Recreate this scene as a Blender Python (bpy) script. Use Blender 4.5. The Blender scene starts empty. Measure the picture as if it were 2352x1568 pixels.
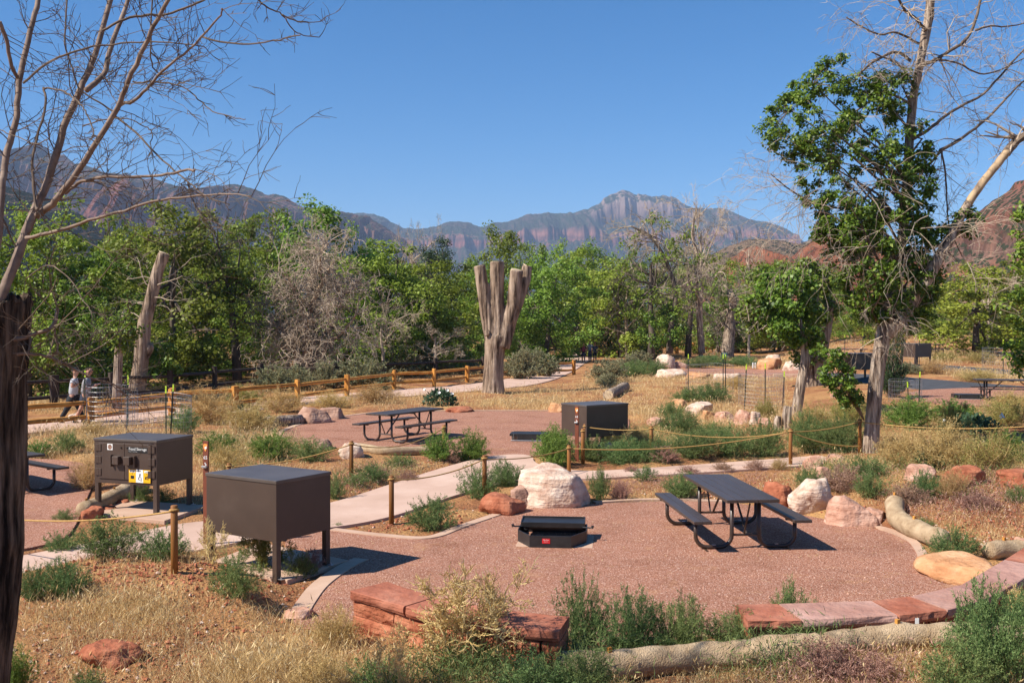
import bpy, bmesh, math, random
import numpy as np
from mathutils import Vector, Matrix, noise

# ---------------------------------------------------------------- camera, world, sun, exposure
C = bpy.context.scene
COL = C.collection
FPX = 2352 * 35 / 36.0
CAMZ = 3.2
PITCH = 35 / FPX
cam_data = bpy.data.cameras.new("camera")
cam_data.lens = 35; cam_data.sensor_width = 36
cam_data.clip_start = 0.1; cam_data.clip_end = 40000
cam = bpy.data.objects.new("camera", cam_data); COL.objects.link(cam)
cam.location = (0, 0, CAMZ); cam.rotation_euler = (math.pi / 2 - PITCH, 0, 0)
C.camera = cam

SUN_EL = math.radians(45)
sun_to = Vector((-0.92, -0.39, 0)).normalized() * math.cos(SUN_EL) + Vector((0, 0, math.sin(SUN_EL)))
w = bpy.data.worlds.new("World"); C.world = w; w.use_nodes = True
wn = w.node_tree.nodes; wl = w.node_tree.links
sky = wn.new("ShaderNodeTexSky"); sky.sky_type = 'NISHITA'; sky.sun_disc = False
sky.sun_elevation = SUN_EL; sky.sun_rotation = math.atan2(sun_to.x, sun_to.y)
sky.altitude = 1200; sky.air_density = 1.0; sky.dust_density = 0.3; sky.ozone_density = 5.0
bg = wn["Background"]; bg.inputs[1].default_value = 0.078
sat = wn.new("ShaderNodeHueSaturation"); sat.inputs['Saturation'].default_value = 1.33; sat.inputs['Value'].default_value = 1.0
wl.new(sky.outputs[0], sat.inputs['Color']); wl.new(sat.outputs[0], bg.inputs[0])
sl = bpy.data.lights.new("sun", 'SUN'); sl.energy = 5.0; sl.angle = math.radians(0.5); sl.color = (1.0, 0.93, 0.82)
sun = bpy.data.objects.new("sun", sl); COL.objects.link(sun)
sun.rotation_euler = sun_to.to_track_quat('Z', 'Y').to_euler(); sun.location = (-40, -20, 60)
C.view_settings.view_transform = 'Standard'; C.view_settings.look = 'None'
C.view_settings.exposure = 0.85; C.view_settings.gamma = 1
C.cycles.max_bounces = 8; C.cycles.diffuse_bounces = 3; C.cycles.glossy_bounces = 2
C.cycles.transmission_bounces = 4; C.cycles.volume_bounces = 0; C.cycles.transparent_max_bounces = 8
C.cycles.use_denoising = True

# ---------------------------------------------------------------- helpers
def ray(px, py):
    u = (px - 1176) / FPX; v = (784 - py) / FPX
    return np.array([u, math.cos(PITCH) + v * math.sin(PITCH), -math.sin(PITCH) + v * math.cos(PITCH)])

def at(px, py, Y):
    d = ray(px, py); return Vector((d[0] / d[1] * Y, Y, CAMZ + d[2] / d[1] * Y))

def flat(px, py, z=0.0):
    d = ray(px, py); t = (z - CAMZ) / d[2]
    return (d[0] * t, d[1] * t)

def sstep(a, b, x):
    t = np.clip((np.asarray(x, float) - a) / (b - a), 0, 1); return t * t * (3 - 2 * t)

def hash2(ix, iy, s):
    h = (ix.astype(np.int64) * 374761393 + iy.astype(np.int64) * 668265263 + s * 974634777) & 0x7fffffff
    h = ((h ^ (h >> 13)) * 1274126177) & 0x7fffffff
    return ((h ^ (h >> 16)) & 0xffff) / 65535.0

def vnoise(x, y, s=0):
    x = np.asarray(x, float); y = np.asarray(y, float)
    ix = np.floor(x); iy = np.floor(y); fx = x - ix; fy = y - iy
    fx = fx * fx * (3 - 2 * fx); fy = fy * fy * (3 - 2 * fy)
    a = hash2(ix, iy, s); b = hash2(ix + 1, iy, s); c = hash2(ix, iy + 1, s); d = hash2(ix + 1, iy + 1, s)
    return (a * (1 - fx) + b * fx) * (1 - fy) + (c * (1 - fx) + d * fx) * fy

def fbm(x, y, s=0, o=4):
    r = 0; a = 0.5
    for i in range(o):
        r = r + a * vnoise(x, y, s + i * 17); x = np.asarray(x) * 2.03 + 5.1; y = np.asarray(y) * 2.03 + 3.7; a *= 0.5
    return r

def smooth_poly(pts, n=2):
    for _ in range(n):
        q = []
        for i in range(len(pts)):
            a = pts[i]; b = pts[(i + 1) % len(pts)]
            q.append((a[0] * .75 + b[0] * .25, a[1] * .75 + b[1] * .25)); q.append((a[0] * .25 + b[0] * .75, a[1] * .25 + b[1] * .75))
        pts = q
    return pts

def base(x, y):
    x = np.asarray(x, float); y = np.asarray(y, float)
    z = 0.15 * sstep(18, 26, y)
    k = sstep(.24, .38, x / np.maximum(y, 1.0))
    z = z + k * np.clip(0.025 * (y - 22), 0, 2.6)
    z = z + 1.5 * sstep(8.0, 1.5, y)
    return z

def P2W(pts, z=0.0): return [flat(px, py, z) for px, py in pts]

# sheets laid on the ground (photo pixels of their outline, 2352 wide)
SHEETS = {
 'gravel_pad': (0, [(655,1425),(690,1385),(735,1345),(800,1305),(770,1285),(700,1262),(640,1250),(700,1222),(764,1217),(880,1229),(984,1236),(1060,1210),(1143,1184),(1230,1165),(1360,1157),(1580,1151),(1720,1158),(1850,1185),(2000,1210),(2085,1240),(2118,1280),(2122,1318),(2170,1345),(2240,1345),(2190,1395),(2000,1425),(1700,1450),(1500,1480),(1250,1470),(1000,1440),(850,1430),(760,1450)]),
 'concrete_path': (1, [(1222,1044),(1228,1070),(1330,1086),(1460,1079),(1640,1066),(1840,1050),(1900,1048),(1900,1066),(1830,1072),(1640,1084),(1480,1093),(1330,1102),(1210,1098),(1060,1133),(960,1168),(890,1190),(830,1204),(764,1213),(640,1226),(480,1262),(300,1290),(60,1325),(-120,1350),(-120,1310),(60,1276),(250,1240),(410,1204),(520,1195),(640,1180),(760,1158),(900,1112),(1020,1075),(1125,1047)]),
 'rear_gravel_pad': (0, [(636,1000),(660,985),(720,968),(800,952),(1000,944),(1290,944),(1440,950),(1450,985),(1400,1015),(1330,1035),(1230,1049),(1130,1049),(1010,1040),(900,1033),(780,1030),(690,1020),(645,1010)]),
 'left_gravel_pad': (0, [(-200,1045),(60,1053),(150,1058),(215,1070),(225,1095),(205,1130),(190,1170),(175,1205),(150,1240),(60,1262),(-200,1300)]),
 'locker_slab': (2, [(190,1182),(300,1152),(475,1165),(378,1201)]),
 'front_locker_slab': (2, [(470,1300),(600,1252),(800,1290),(660,1340)]),
 'riverside_path': (1, [(-100,985),(60,968),(170,960),(300,950),(520,930),(680,913),(900,895),(1110,881),(1200,862),(1270,832),(1300,816),(1330,808),(1380,806),(1385,813),(1345,832),(1320,852),(1250,882),(1110,897),(930,911),(700,928),(420,962),(200,985),(60,995),(-100,1015)]),
 'far_gravel_pad': (0, [(1530,850),(1600,846),(1760,846),(1900,850),(1960,860),(1900,872),(1760,868),(1600,864)]),
 'right_gravel_pad': (0, [(2070,900),(2200,892),(2400,890),(2420,930),(2250,936),(2110,925)]),
 'asphalt_road': (3, [(1860,856),(1960,860),(2066,866),(2200,877),(2420,893),(2420,905),(2300,905),(2200,904),(2078,889),(1960,880),(1850,872)]),
 'campground_loop_road': (3, [(2020,836),(2144,837),(2270,846),(2450,860),(2450,872),(2250,855),(2140,847),(2020,845)]),
}
def sheet_poly(k):
    o = []
    for px, py in SHEETS[k][1]:
        d = ray(px, py); ts = np.geomspace(4, 600, 900)
        X = d[0] / d[1] * ts; Z = CAMZ + d[2] / d[1] * ts
        hit = np.nonzero(Z <= base(X, ts))[0]
        i = hit[0] if len(hit) else len(ts) - 1
        o.append((float(X[i]), float(ts[i])))
    return smooth_poly(o, 0 if 'slab' in k else 2)
POLY = {k: sheet_poly(k) for k in SHEETS}

def poly_sd(x, y, poly):
    x = np.asarray(x, float); y = np.asarray(y, float)
    best = np.full(x.shape, 1e9); ins = np.zeros(x.shape, bool)
    n = len(poly)
    for i in range(n):
        ax, ay = poly[i]; bx, by = poly[(i + 1) % n]
        ex, ey = bx - ax, by - ay; l2 = ex * ex + ey * ey + 1e-12
        t = np.clip(((x - ax) * ex + (y - ay) * ey) / l2, 0, 1)
        best = np.minimum(best, (x - ax - t * ex) ** 2 + (y - ay - t * ey) ** 2)
        c = ((ay > y) != (by > y)) & (x < (bx - ax) * (y - ay) / ((by - ay) if by != ay else 1e-12) + ax)
        ins ^= c
    d = np.sqrt(best); return np.where(ins, -d, d)

def pads_sd(x, y):
    x = np.asarray(x, float); y = np.asarray(y, float)
    r = np.full(x.shape, 1e9)
    for k, p in POLY.items():
        xs = [q[0] for q in p]; ys = [q[1] for q in p]
        m = (x > min(xs) - 3) & (x < max(xs) + 3) & (y > min(ys) - 3) & (y < max(ys) + 3)
        if m.any(): r[m] = np.minimum(r[m], poly_sd(x[m], y[m], p))
    return r

MOUNDS = []
def add_mound(px, py, r, h):
    x, y = flat(px, py); MOUNDS.append((x, y, r, h))
add_mound(330, 1330, 1.5, .30); add_mound(120, 1420, 1.4, .16); add_mound(520, 1400, 1.0, .14)
add_mound(2280, 1180, 2.4, .40); add_mound(2080, 1140, 2.0, .25); add_mound(2420, 1110, 3.0, .4)
add_mound(1050, 1490, .9, .08); add_mound(1650, 900, 6, .25); add_mound(2200, 1500, 1.2, .12)
add_mound(640, 1030, 2.2, .10); add_mound(1950, 1530, 1.0, .06); add_mound(1980, 1000, 3.5, .2)

def ground(x, y):
    x = np.atleast_1d(np.asarray(x, float)); y = np.atleast_1d(np.asarray(y, float))
    b = base(x, y)
    m = sstep(0.0, 0.55, pads_sd(x, y))
    near = 1 - sstep(40, 80, y)
    n = (fbm(x * .45, y * .45, 3, 3) - .42) * .22 + (fbm(x * 1.7, y * 1.7, 9, 3) - .42) * .11 * near + (fbm(x * 6, y * 6, 31, 2) - .37) * .055 * (1 - sstep(14, 30, y))
    for mx, my, r, h in MOUNDS:
        n = n + h * np.exp(-((x - mx) ** 2 + (y - my) ** 2) / (r * r))
    return b + m * (n + .015) - (1 - m) * 0.035

def gz(x, y): return float(ground([x], [y])[0])

def G(px, py):
    """the point of the ground seen at this photo pixel"""
    d = ray(px, py); ts = np.geomspace(4, 900, 1500)
    X = d[0] / d[1] * ts; Z = CAMZ + d[2] / d[1] * ts
    h = ground(X, ts); hit = np.nonzero(Z <= h)[0]
    i = hit[0] if len(hit) else len(ts) - 1
    return Vector((float(X[i]), float(ts[i]), float(h[i])))

def tag(o, label=None, cat=None, group=None, kind=None):
    if label: o['label'] = label
    if cat: o['category'] = cat
    if group: o['group'] = group
    if kind: o['kind'] = kind
    return o

def empty(name, loc, rz=0.0):
    o = bpy.data.objects.new(name, None); COL.objects.link(o)
    o.location = loc; o.rotation_euler = (0, 0, rz); o.empty_display_size = .2
    return o

def dup(o, parent=None):
    c = o.copy(); COL.objects.link(c)
    if parent is not None:
        c.parent = parent; c.matrix_parent_inverse = Matrix()
    for k in list(o.children): dup(k, c)
    return c

def link(name, me, mats, parent=None, smooth=False, bevel=0.0):
    o = bpy.data.objects.new(name, me); COL.objects.link(o)
    for m in (mats if isinstance(mats, (list, tuple)) else [mats]):
        if len(me.materials) < (len(mats) if isinstance(mats, (list, tuple)) else 1): me.materials.append(m)
    if parent is not None: o.parent = parent
    if smooth: me.polygons.foreach_set('use_smooth', np.ones(len(me.polygons), bool))
    if bevel:
        b = o.modifiers.new('bevel', 'BEVEL'); b.width = bevel; b.segments = 2; b.limit_method = 'ANGLE'
    return o

class MB:
    def __init__(s): s.v = []; s.f = []; s.m = []
    def box(s, c, d, rz=0.0, M=None, mi=0):
        n = len(s.v); hx, hy, hz = d[0] / 2, d[1] / 2, d[2] / 2
        ca, sa = math.cos(rz), math.sin(rz)
        for x, y, z in ((-hx,-hy,-hz),(hx,-hy,-hz),(hx,hy,-hz),(-hx,hy,-hz),(-hx,-hy,hz),(hx,-hy,hz),(hx,hy,hz),(-hx,hy,hz)):
            p = Vector((x * ca - y * sa, x * sa + y * ca, z))
            if M is not None: p = M @ Vector((x, y, z))
            s.v.append((p.x + c[0], p.y + c[1], p.z + c[2]))
        for q in ((0,3,2,1),(4,5,6,7),(0,1,5,4),(1,2,6,5),(2,3,7,6),(3,0,4,7)):
            s.f.append(tuple(n + i for i in q)); s.m.append(mi)
        return s
    def bar(s, a, b, wx, wy, mi=0):
        a = Vector(a); b = Vector(b); d = b - a
        q = d.to_track_quat('Z', 'Y').to_matrix()
        return s.box((a + b) / 2, (wx, wy, d.length), M=q, mi=mi)
    def prism(s, poly, z0, z1, mi=0):
        n = len(s.v); k = len(poly)
        for x, y in poly: s.v.append((x, y, z0))
        for x, y in poly: s.v.append((x, y, z1))
        s.f.append(tuple(n + i for i in reversed(range(k)))); s.m.append(mi)
        s.f.append(tuple(n + k + i for i in range(k))); s.m.append(mi)
        for i in range(k):
            j = (i + 1) % k; s.f.append((n + i, n + j, n + k + j, n + k + i)); s.m.append(mi)
        return s
    def tube(s, pts, rad, n=8, cap=True, mi=0, rough=0.0, seed=0):
        pts = [Vector(p) for p in pts]
        if not isinstance(rad, (list, tuple)): rad = [rad] * len(pts)
        b0 = len(s.v); up = None
        for i, p in enumerate(pts):
            t = (pts[min(i + 1, len(pts) - 1)] - pts[max(i - 1, 0)])
            if t.length < 1e-9: t = Vector((0, 0, 1))
            t.normalize()
            if up is None:
                up = Vector((1, 0, 0)) if abs(t.x) < .9 else Vector((0, 1, 0))
            a = (up - t * up.dot(t))
            if a.length < 1e-6: a = t.orthogonal()
            a.normalize(); bb = t.cross(a); up = a
            for k in range(n):
                an = 2 * math.pi * k / n; r = rad[i]
                if rough: r *= 1 + rough * noise.noise(Vector((math.cos(an) * 1.7 + seed, math.sin(an) * 1.7, i * .35 + seed)))
                q = p + (a * math.cos(an) + bb * math.sin(an)) * r
                s.v.append((q.x, q.y, q.z))
        for i in range(len(pts) - 1):
            for k in range(n):
                k2 = (k + 1) % n
                s.f.append((b0 + i * n + k, b0 + i * n + k2, b0 + (i + 1) * n + k2, b0 + (i + 1) * n + k)); s.m.append(mi)
        if cap and n > 3:
            s.f.append(tuple(b0 + k for k in reversed(range(n)))); s.m.append(mi)
            e = b0 + (len(pts) - 1) * n; s.f.append(tuple(e + k for k in range(n))); s.m.append(mi)
        return s
    def build(s, name, mats, parent=None, smooth=False, bevel=0.0):
        me = bpy.data.meshes.new(name); me.from_pydata(s.v, [], s.f)
        if any(s.m): me.polygons.foreach_set('material_index', np.array(s.m, np.int32))
        me.update()
        return link(name, me, mats, parent, smooth, bevel)

def mesh_quads(name, V, mi=None, k=4):
    V = np.ascontiguousarray(V, np.float32).reshape(-1, 3); n = len(V); m = n // k
    me = bpy.data.meshes.new(name)
    me.vertices.add(n); me.vertices.foreach_set('co', V.ravel())
    me.loops.add(n); me.loops.foreach_set('vertex_index', np.arange(n, dtype=np.int32))
    me.polygons.add(m); me.polygons.foreach_set('loop_start', np.arange(0, n, k, dtype=np.int32))
    me.polygons.foreach_set('loop_total', np.full(m, k, np.int32))
    if mi is not None: me.polygons.foreach_set('material_index', np.asarray(mi, np.int32))
    me.update(calc_edges=True)
    return me

def unit(v): return v / np.maximum(np.linalg.norm(v, axis=-1, keepdims=True), 1e-9)

def diamonds(P, D, L, W, rng):
    """leaf shapes: base, side, tip, side"""
    D = unit(D); S = unit(np.cross(D, rng.normal(size=D.shape)))
    L = np.asarray(L).reshape(-1, 1); W = np.asarray(W).reshape(-1, 1)
    N = np.cross(D, S)
    m = P + D * L * .45 - N * L * .06
    return np.stack([P, m + S * W, P + D * L, m - S * W], 1)

def plates(P, N, L, W, rng):
    """leaf shapes facing roughly along N"""
    N = unit(N); D = unit(np.cross(N, rng.normal(size=N.shape))); S = np.cross(N, D)
    L = np.asarray(L).reshape(-1, 1); W = np.asarray(W).reshape(-1, 1)
    m = P + D * L * .42 + N * L * .08
    return np.stack([P, m + S * W, P + D * L - N * L * .1, m - S * W], 1)

def ribbons(A, B, w0, w1, rng):
    S = unit(np.cross(B - A, rng.normal(size=A.shape)))
    w0 = np.broadcast_to(np.asarray(w0, float).reshape(-1, 1), (len(A), 1)); w1 = np.broadcast_to(np.asarray(w1, float).reshape(-1, 1), (len(A), 1))
    return np.stack([A - S * w0, A + S * w0, B + S * w1, B - S * w1], 1)

# ---------------------------------------------------------------- materials
def new_mat(name):
    m = bpy.data.materials.new(name); m.use_nodes = True
    nt = m.node_tree; return m, nt.nodes, nt.links, nt.nodes['Principled BSDF']

def ramp(nodes, stops):
    r = nodes.new('ShaderNodeValToRGB'); e = r.color_ramp.elements
    while len(e) < len(stops): e.new(0.5)
    for i, (p, c) in enumerate(stops):
        e[i].position = p; e[i].color = (c[0], c[1], c[2], 1)
    return r

def mat_noise(name, stops, scale=6, detail=6, rough=.8, bump=0.0, bscale=None, stretch=None, spec=.3, metal=0, bdist=.02, voro=0.0, coat=0.0, rnd=0.0):
    m, n, l, p = new_mat(name)
    tc = n.new('ShaderNodeTexCoord'); mp = n.new('ShaderNodeMapping')
    l.new(tc.outputs['Object'], mp.inputs[0])
    if stretch: mp.inputs['Scale'].default_value = stretch
    t = n.new('ShaderNodeTexNoise'); t.inputs['Scale'].default_value = scale; t.inputs['Detail'].default_value = detail; t.inputs['Roughness'].default_value = .6
    l.new(mp.outputs[0], t.inputs[0])
    r = ramp(n, stops); l.new(t.outputs[0], r.inputs[0])
    out = r.outputs[0]
    if rnd:
        oi = n.new('ShaderNodeObjectInfo'); hs = n.new('ShaderNodeHueSaturation')
        mr = n.new('ShaderNodeMapRange'); mr.inputs[3].default_value = 1 - rnd; mr.inputs[4].default_value = 1 + rnd
        l.new(oi.outputs['Random'], mr.inputs[0]); l.new(mr.outputs[0], hs.inputs['Value']); l.new(out, hs.inputs['Color']); out = hs.outputs[0]
    l.new(out, p.inputs['Base Color'])
    p.inputs['Roughness'].default_value = rough; p.inputs['Specular IOR Level'].default_value = spec; p.inputs['Metallic'].default_value = metal
    p.inputs['Coat Weight'].default_value = coat
    if bump:
        t2 = n.new('ShaderNodeTexNoise'); t2.inputs['Scale'].default_value = bscale or scale * 4; t2.inputs['Detail'].default_value = 5
        l.new(mp.outputs[0], t2.inputs[0]); h = t2.outputs[0]
        if voro:
            v = n.new('ShaderNodeTexVoronoi'); v.inputs['Scale'].default_value = voro; l.new(mp.outputs[0], v.inputs[0])
            a = n.new('ShaderNodeMath'); a.operation = 'SUBTRACT'; l.new(h, a.inputs[0]); l.new(v.outputs['Distance'], a.inputs[1]); h = a.outputs[0]
        b = n.new('ShaderNodeBump'); b.inputs['Strength'].default_value = bump; b.inputs['Distance'].default_value = bdist
        l.new(h, b.inputs['Height']); l.new(b.outputs[0], p.inputs['Normal'])
    return m

def mat_plain(name, c, rough=.5, spec=.4, metal=0.0, var=.15):
    d = tuple(x * (1 - var) for x in c); e = tuple(min(1, x * (1 + var)) for x in c)
    return mat_noise(name, [(.35, d), (.65, e)], 9, 4, rough, spec=spec, metal=metal)

def mat_leaf(name, stops, trans=.3, rough=.5, spec=.35, tint=.12):
    m, n, l, p = new_mat(name)
    g = n.new('ShaderNodeNewGeometry'); r = ramp(n, stops); l.new(g.outputs['Random Per Island'], r.inputs[0])
    oi = n.new('ShaderNodeObjectInfo'); hs = n.new('ShaderNodeHueSaturation')
    mr = n.new('ShaderNodeMapRange'); mr.inputs[3].default_value = 1 - tint; mr.inputs[4].default_value = 1 + tint
    l.new(oi.outputs['Random'], mr.inputs[0]); l.new(mr.outputs[0], hs.inputs['Value'])
    m2 = n.new('ShaderNodeMapRange'); m2.inputs[3].default_value = .5 - tint * .12; m2.inputs[4].default_value = .5 + tint * .12
    ml = n.new('ShaderNodeMath'); ml.operation = 'MULTIPLY'; ml.inputs[1].default_value = 7.31
    fr = n.new('ShaderNodeMath'); fr.operation = 'FRACT'
    l.new(oi.outputs['Random'], ml.inputs[0]); l.new(ml.outputs[0], fr.inputs[0]); l.new(fr.outputs[0], m2.inputs[0]); l.new(m2.outputs[0], hs.inputs['Hue'])
    l.new(r.outputs[0], hs.inputs['Color']); l.new(hs.outputs[0], p.inputs['Base Color'])
    p.inputs['Roughness'].default_value = rough; p.inputs['Specular IOR Level'].default_value = spec
    if trans:
        t = n.new('ShaderNodeBsdfTranslucent'); mx = n.new('ShaderNodeMixShader'); mx.inputs[0].default_value = trans
        l.new(hs.outputs[0], t.inputs[0]); l.new(p.outputs[0], mx.inputs[1]); l.new(t.outputs[0], mx.inputs[2])
        l.new(mx.outputs[0], n['Material Output'].inputs[0])
    return m

M = {}
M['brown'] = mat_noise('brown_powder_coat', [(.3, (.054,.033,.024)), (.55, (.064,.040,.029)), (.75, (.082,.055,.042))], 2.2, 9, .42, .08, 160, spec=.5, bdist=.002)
M['browntop'] = mat_noise('sky_sheen_brown_powder_coat', [(.3, (.066,.05,.042)), (.7, (.10,.08,.07))], 2.2, 5, .36, .08, 160, spec=.6, bdist=.002)  # locker lid: sky reflection put into the colour as a paler, greyer brown
M['table'] = mat_noise('brown_coated_slats', [(.3, (.045,.032,.026)), (.7, (.065,.046,.038))], 4, 5, .38, .15, 60, stretch=(.15,1,1), spec=.5, bdist=.002)
M['pipe'] = mat_noise('brown_coated_pipe', [(.3, (.035,.022,.016)), (.7, (.055,.034,.024))], 5, 4, .34, spec=.5)
M['blacksteel'] = mat_noise('black_steel', [(.3, (.012,.012,.013)), (.7, (.026,.025,.025))], 8, 5, .42, .1, 70, spec=.5, bdist=.003)
M['zinc'] = mat_plain('galvanised_steel', (.45,.45,.46), .4, .5, .8)
M['lime'] = mat_plain('lime_paint', (.55,.75,.05), .5)
M['tpost'] = mat_plain('dark_green_steel', (.018,.032,.024), .5)
M['white'] = mat_plain('white_paint', (.75,.75,.73), .5, var=.05)
M['yellow'] = mat_plain('yellow_sticker', (.78,.42,.01), .45, var=.03)
M['blackp'] = mat_plain('black_print', (.012,.012,.012), .5, var=.1)
M['redp'] = mat_plain('red_plate', (.55,.02,.025), .4, var=.05)
M['rust'] = mat_noise('rust_brown_marker', [(.3, (.13,.035,.018)), (.7, (.19,.055,.028))], 6, 4, .55, spec=.3)
M['orange'] = mat_plain('orange_badge', (.75,.28,.06), .5)
M['signgreen'] = mat_plain('green_sign_paint', (.015,.075,.07), .5)
M['fence'] = mat_noise('orange_stained_timber', [(.3, (.38,.15,.025)), (.55, (.54,.24,.045)), (.8, (.62,.31,.08))], 3, 6, .7, .4, 14, stretch=(1,1,1), bdist=.01, rnd=.1)
M['darkfence'] = mat_noise('dark_weathered_timber', [(.3, (.035,.024,.018)), (.7, (.075,.052,.04))], 4, 6, .85, .4, 14, bdist=.01)
M['ropepost'] = mat_noise('stained_round_timber', [(.3, (.16,.06,.015)), (.7, (.30,.13,.03))], 5, 6, .6, .3, 20, stretch=(1,1,.15), bdist=.006, rnd=.12)
M['rope'] = mat_noise('golden_rope', [(.3, (.34,.19,.06)), (.7, (.50,.31,.11))], 40, 3, .9, .5, 120, bdist=.004)
M['bark'] = mat_noise('furrowed_cottonwood_bark', [(.36, (.05,.032,.023)), (.47, (.22,.155,.11)), (.62, (.40,.30,.225))], 6.5, 7, .95, 1.0, 8, stretch=(1,1,.10), spec=.1, bdist=.12)
M['barkdark'] = mat_noise('dark_ridged_bark', [(.38, (.014,.010,.008)), (.5, (.075,.052,.038)), (.66, (.20,.14,.10))], 16, 8, .95, 1.0, 26, stretch=(1,1,.09), spec=.1, bdist=.06)
M['barkgrey'] = mat_noise('grey_shaggy_bark', [(.37, (.08,.052,.038)), (.48, (.27,.20,.15)), (.64, (.50,.40,.31))], 15, 8, .95, 1.0, 20, stretch=(1,1,.11), spec=.1, bdist=.06)
M['barksmooth'] = mat_noise('smooth_tan_bark', [(.3, (.11,.075,.055)), (.5, (.21,.145,.11)), (.75, (.31,.23,.175))], 9, 7, .75, .35, 40, spec=.25, bdist=.006)
M['twig'] = mat_noise('bare_twig_bark', [(.3, (.09,.062,.045)), (.7, (.20,.145,.105))], 6, 4, .85)
M['twigpale'] = mat_noise('bleached_twig_bark', [(.3, (.31,.235,.17)), (.7, (.50,.40,.30))], 3, 4, .85)
M['deadwood'] = mat_noise('peeled_dead_wood', [(.36, (.17,.115,.08)), (.5, (.36,.25,.15)), (.68, (.55,.39,.23))], 3.2, 8, .7, .6, 24, stretch=(1,1,.1), bdist=.006)
M['cutwood'] = mat_noise('fresh_cut_wood', [(.3, (.42,.31,.19)), (.7, (.58,.46,.31))], 12, 5, .8)
M['trunkfar'] = mat_noise('far_tree_bark', [(.3, (.06,.045,.034)), (.7, (.17,.13,.10))], 2.5, 6, .9, .7, 8, stretch=(1,1,.2), bdist=.04)
M['burlap'] = mat_noise('tan_burlap', [(.3, (.27,.18,.105)), (.5, (.40,.29,.18)), (.7, (.50,.375,.245))], 6, 9, .95, 1.0, 60, stretch=(1,1,1), spec=.1, bdist=.02)
M['concrete'] = mat_noise('tinted_concrete', [(.3, (.43,.285,.215)), (.5, (.50,.34,.265)), (.7, (.56,.40,.32))], .9, 9, .85, .12, 60, spec=.2, bdist=.004)
M['slab'] = mat_noise('dusty_concrete', [(.3, (.42,.265,.185)), (.7, (.52,.36,.265))], 1.6, 8, .85, .12, 60, spec=.2, bdist=.004)
M['asphalt'] = mat_noise('asphalt', [(.3, (.045,.045,.05)), (.7, (.075,.075,.08))], 3, 8, .85, .2, 80, spec=.3, bdist=.006)
M['skin'] = mat_plain('skin', (.42,.22,.15), .55, var=.06)
M['greyshirt'] = mat_plain('light_grey_cotton', (.40,.41,.44), .9, var=.08)
M['midgrey'] = mat_plain('grey_cotton', (.24,.24,.25), .9, var=.08)
M['blackcloth'] = mat_plain('black_cloth', (.012,.013,.016), .85)
M['navy'] = mat_plain('navy_cloth', (.02,.025,.045), .85)
M['maroon'] = mat_plain('maroon_nylon', (.16,.015,.05), .6)
M['hair'] = mat_plain('brown_hair', (.06,.03,.015), .6)
M['hairblond'] = mat_plain('dark_blond_hair', (.22,.13,.06), .6)
M['redcloth'] = mat_plain('red_cloth', (.25,.03,.03), .8)
M['glass_black'] = mat_plain('dark_lens', (.01,.01,.01), .2)
M['phone'] = mat_plain('blue_grey_phone', (.05,.07,.12), .25)
M['flower'] = mat_plain('white_petal', (.8,.8,.76), .6, var=.04)
M['cactus'] = mat_plain('cactus_green', (.22,.30,.12), .6)

M['l_cotton'] = mat_leaf('cottonwood_leaf', [(0, (.11,.165,.014)), (.5, (.19,.255,.026)), (.9, (.27,.34,.055)), (1, (.33,.39,.12))], .38, .55, .22, .22)
M['l_ash'] = mat_leaf('ash_leaf', [(0, (.06,.105,.012)), (.5, (.13,.20,.02)), (.88, (.22,.30,.035)), (1, (.34,.40,.07))], .38, .45, .35, .15)
M['l_dark'] = mat_leaf('dark_leaf', [(0, (.018,.04,.014)), (.6, (.04,.075,.024)), (1, (.075,.115,.04))], .25, .5, .3, .15)
M['l_thistle'] = mat_leaf('thistle_leaf', [(0, (.085,.14,.045)), (.55, (.15,.215,.07)), (1, (.26,.32,.12))], .25, .7, .15, .18)
M['l_grassgreen'] = mat_leaf('lush_green_leaf', [(0, (.08,.15,.025)), (.55, (.14,.24,.04)), (1, (.24,.34,.09))], .28, .65, .2, .15)
M['l_sage'] = mat_leaf('sage_leaf', [(0, (.14,.145,.075)), (.55, (.24,.245,.135)), (1, (.38,.365,.22))], .15, .85, .1, .12)
M['l_mauve'] = mat_leaf('mauve_seed_head', [(0, (.22,.11,.075)), (.5, (.37,.215,.155)), (1, (.52,.34,.26))], .2, .85, .1, .12)
M['l_tan'] = mat_leaf('dry_tan_stem', [(0, (.32,.20,.07)), (.5, (.50,.345,.14)), (1, (.66,.50,.24))], .2, .8, .1, .12)
M['l_olive'] = mat_leaf('yellow_green_stem', [(0, (.16,.16,.04)), (.5, (.27,.27,.07)), (1, (.40,.39,.13))], .25, .75, .1, .15)
M['l_straw'] = mat_leaf('straw', [(0, (.42,.27,.105)), (.4, (.60,.43,.19)), (.8, (.73,.57,.30)), (1, (.80,.67,.41))], .3, .7, .15, .05)
M['l_gold'] = mat_leaf('golden_dry_stem', [(0, (.52,.36,.13)), (.5, (.68,.50,.21)), (1, (.80,.64,.33))], .2, .7, .15, .05)
M['l_datura'] = mat_leaf('blue_green_broad_leaf', [(0, (.03,.07,.035)), (1, (.085,.15,.08))], .25, .55, .3, .1)

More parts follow.
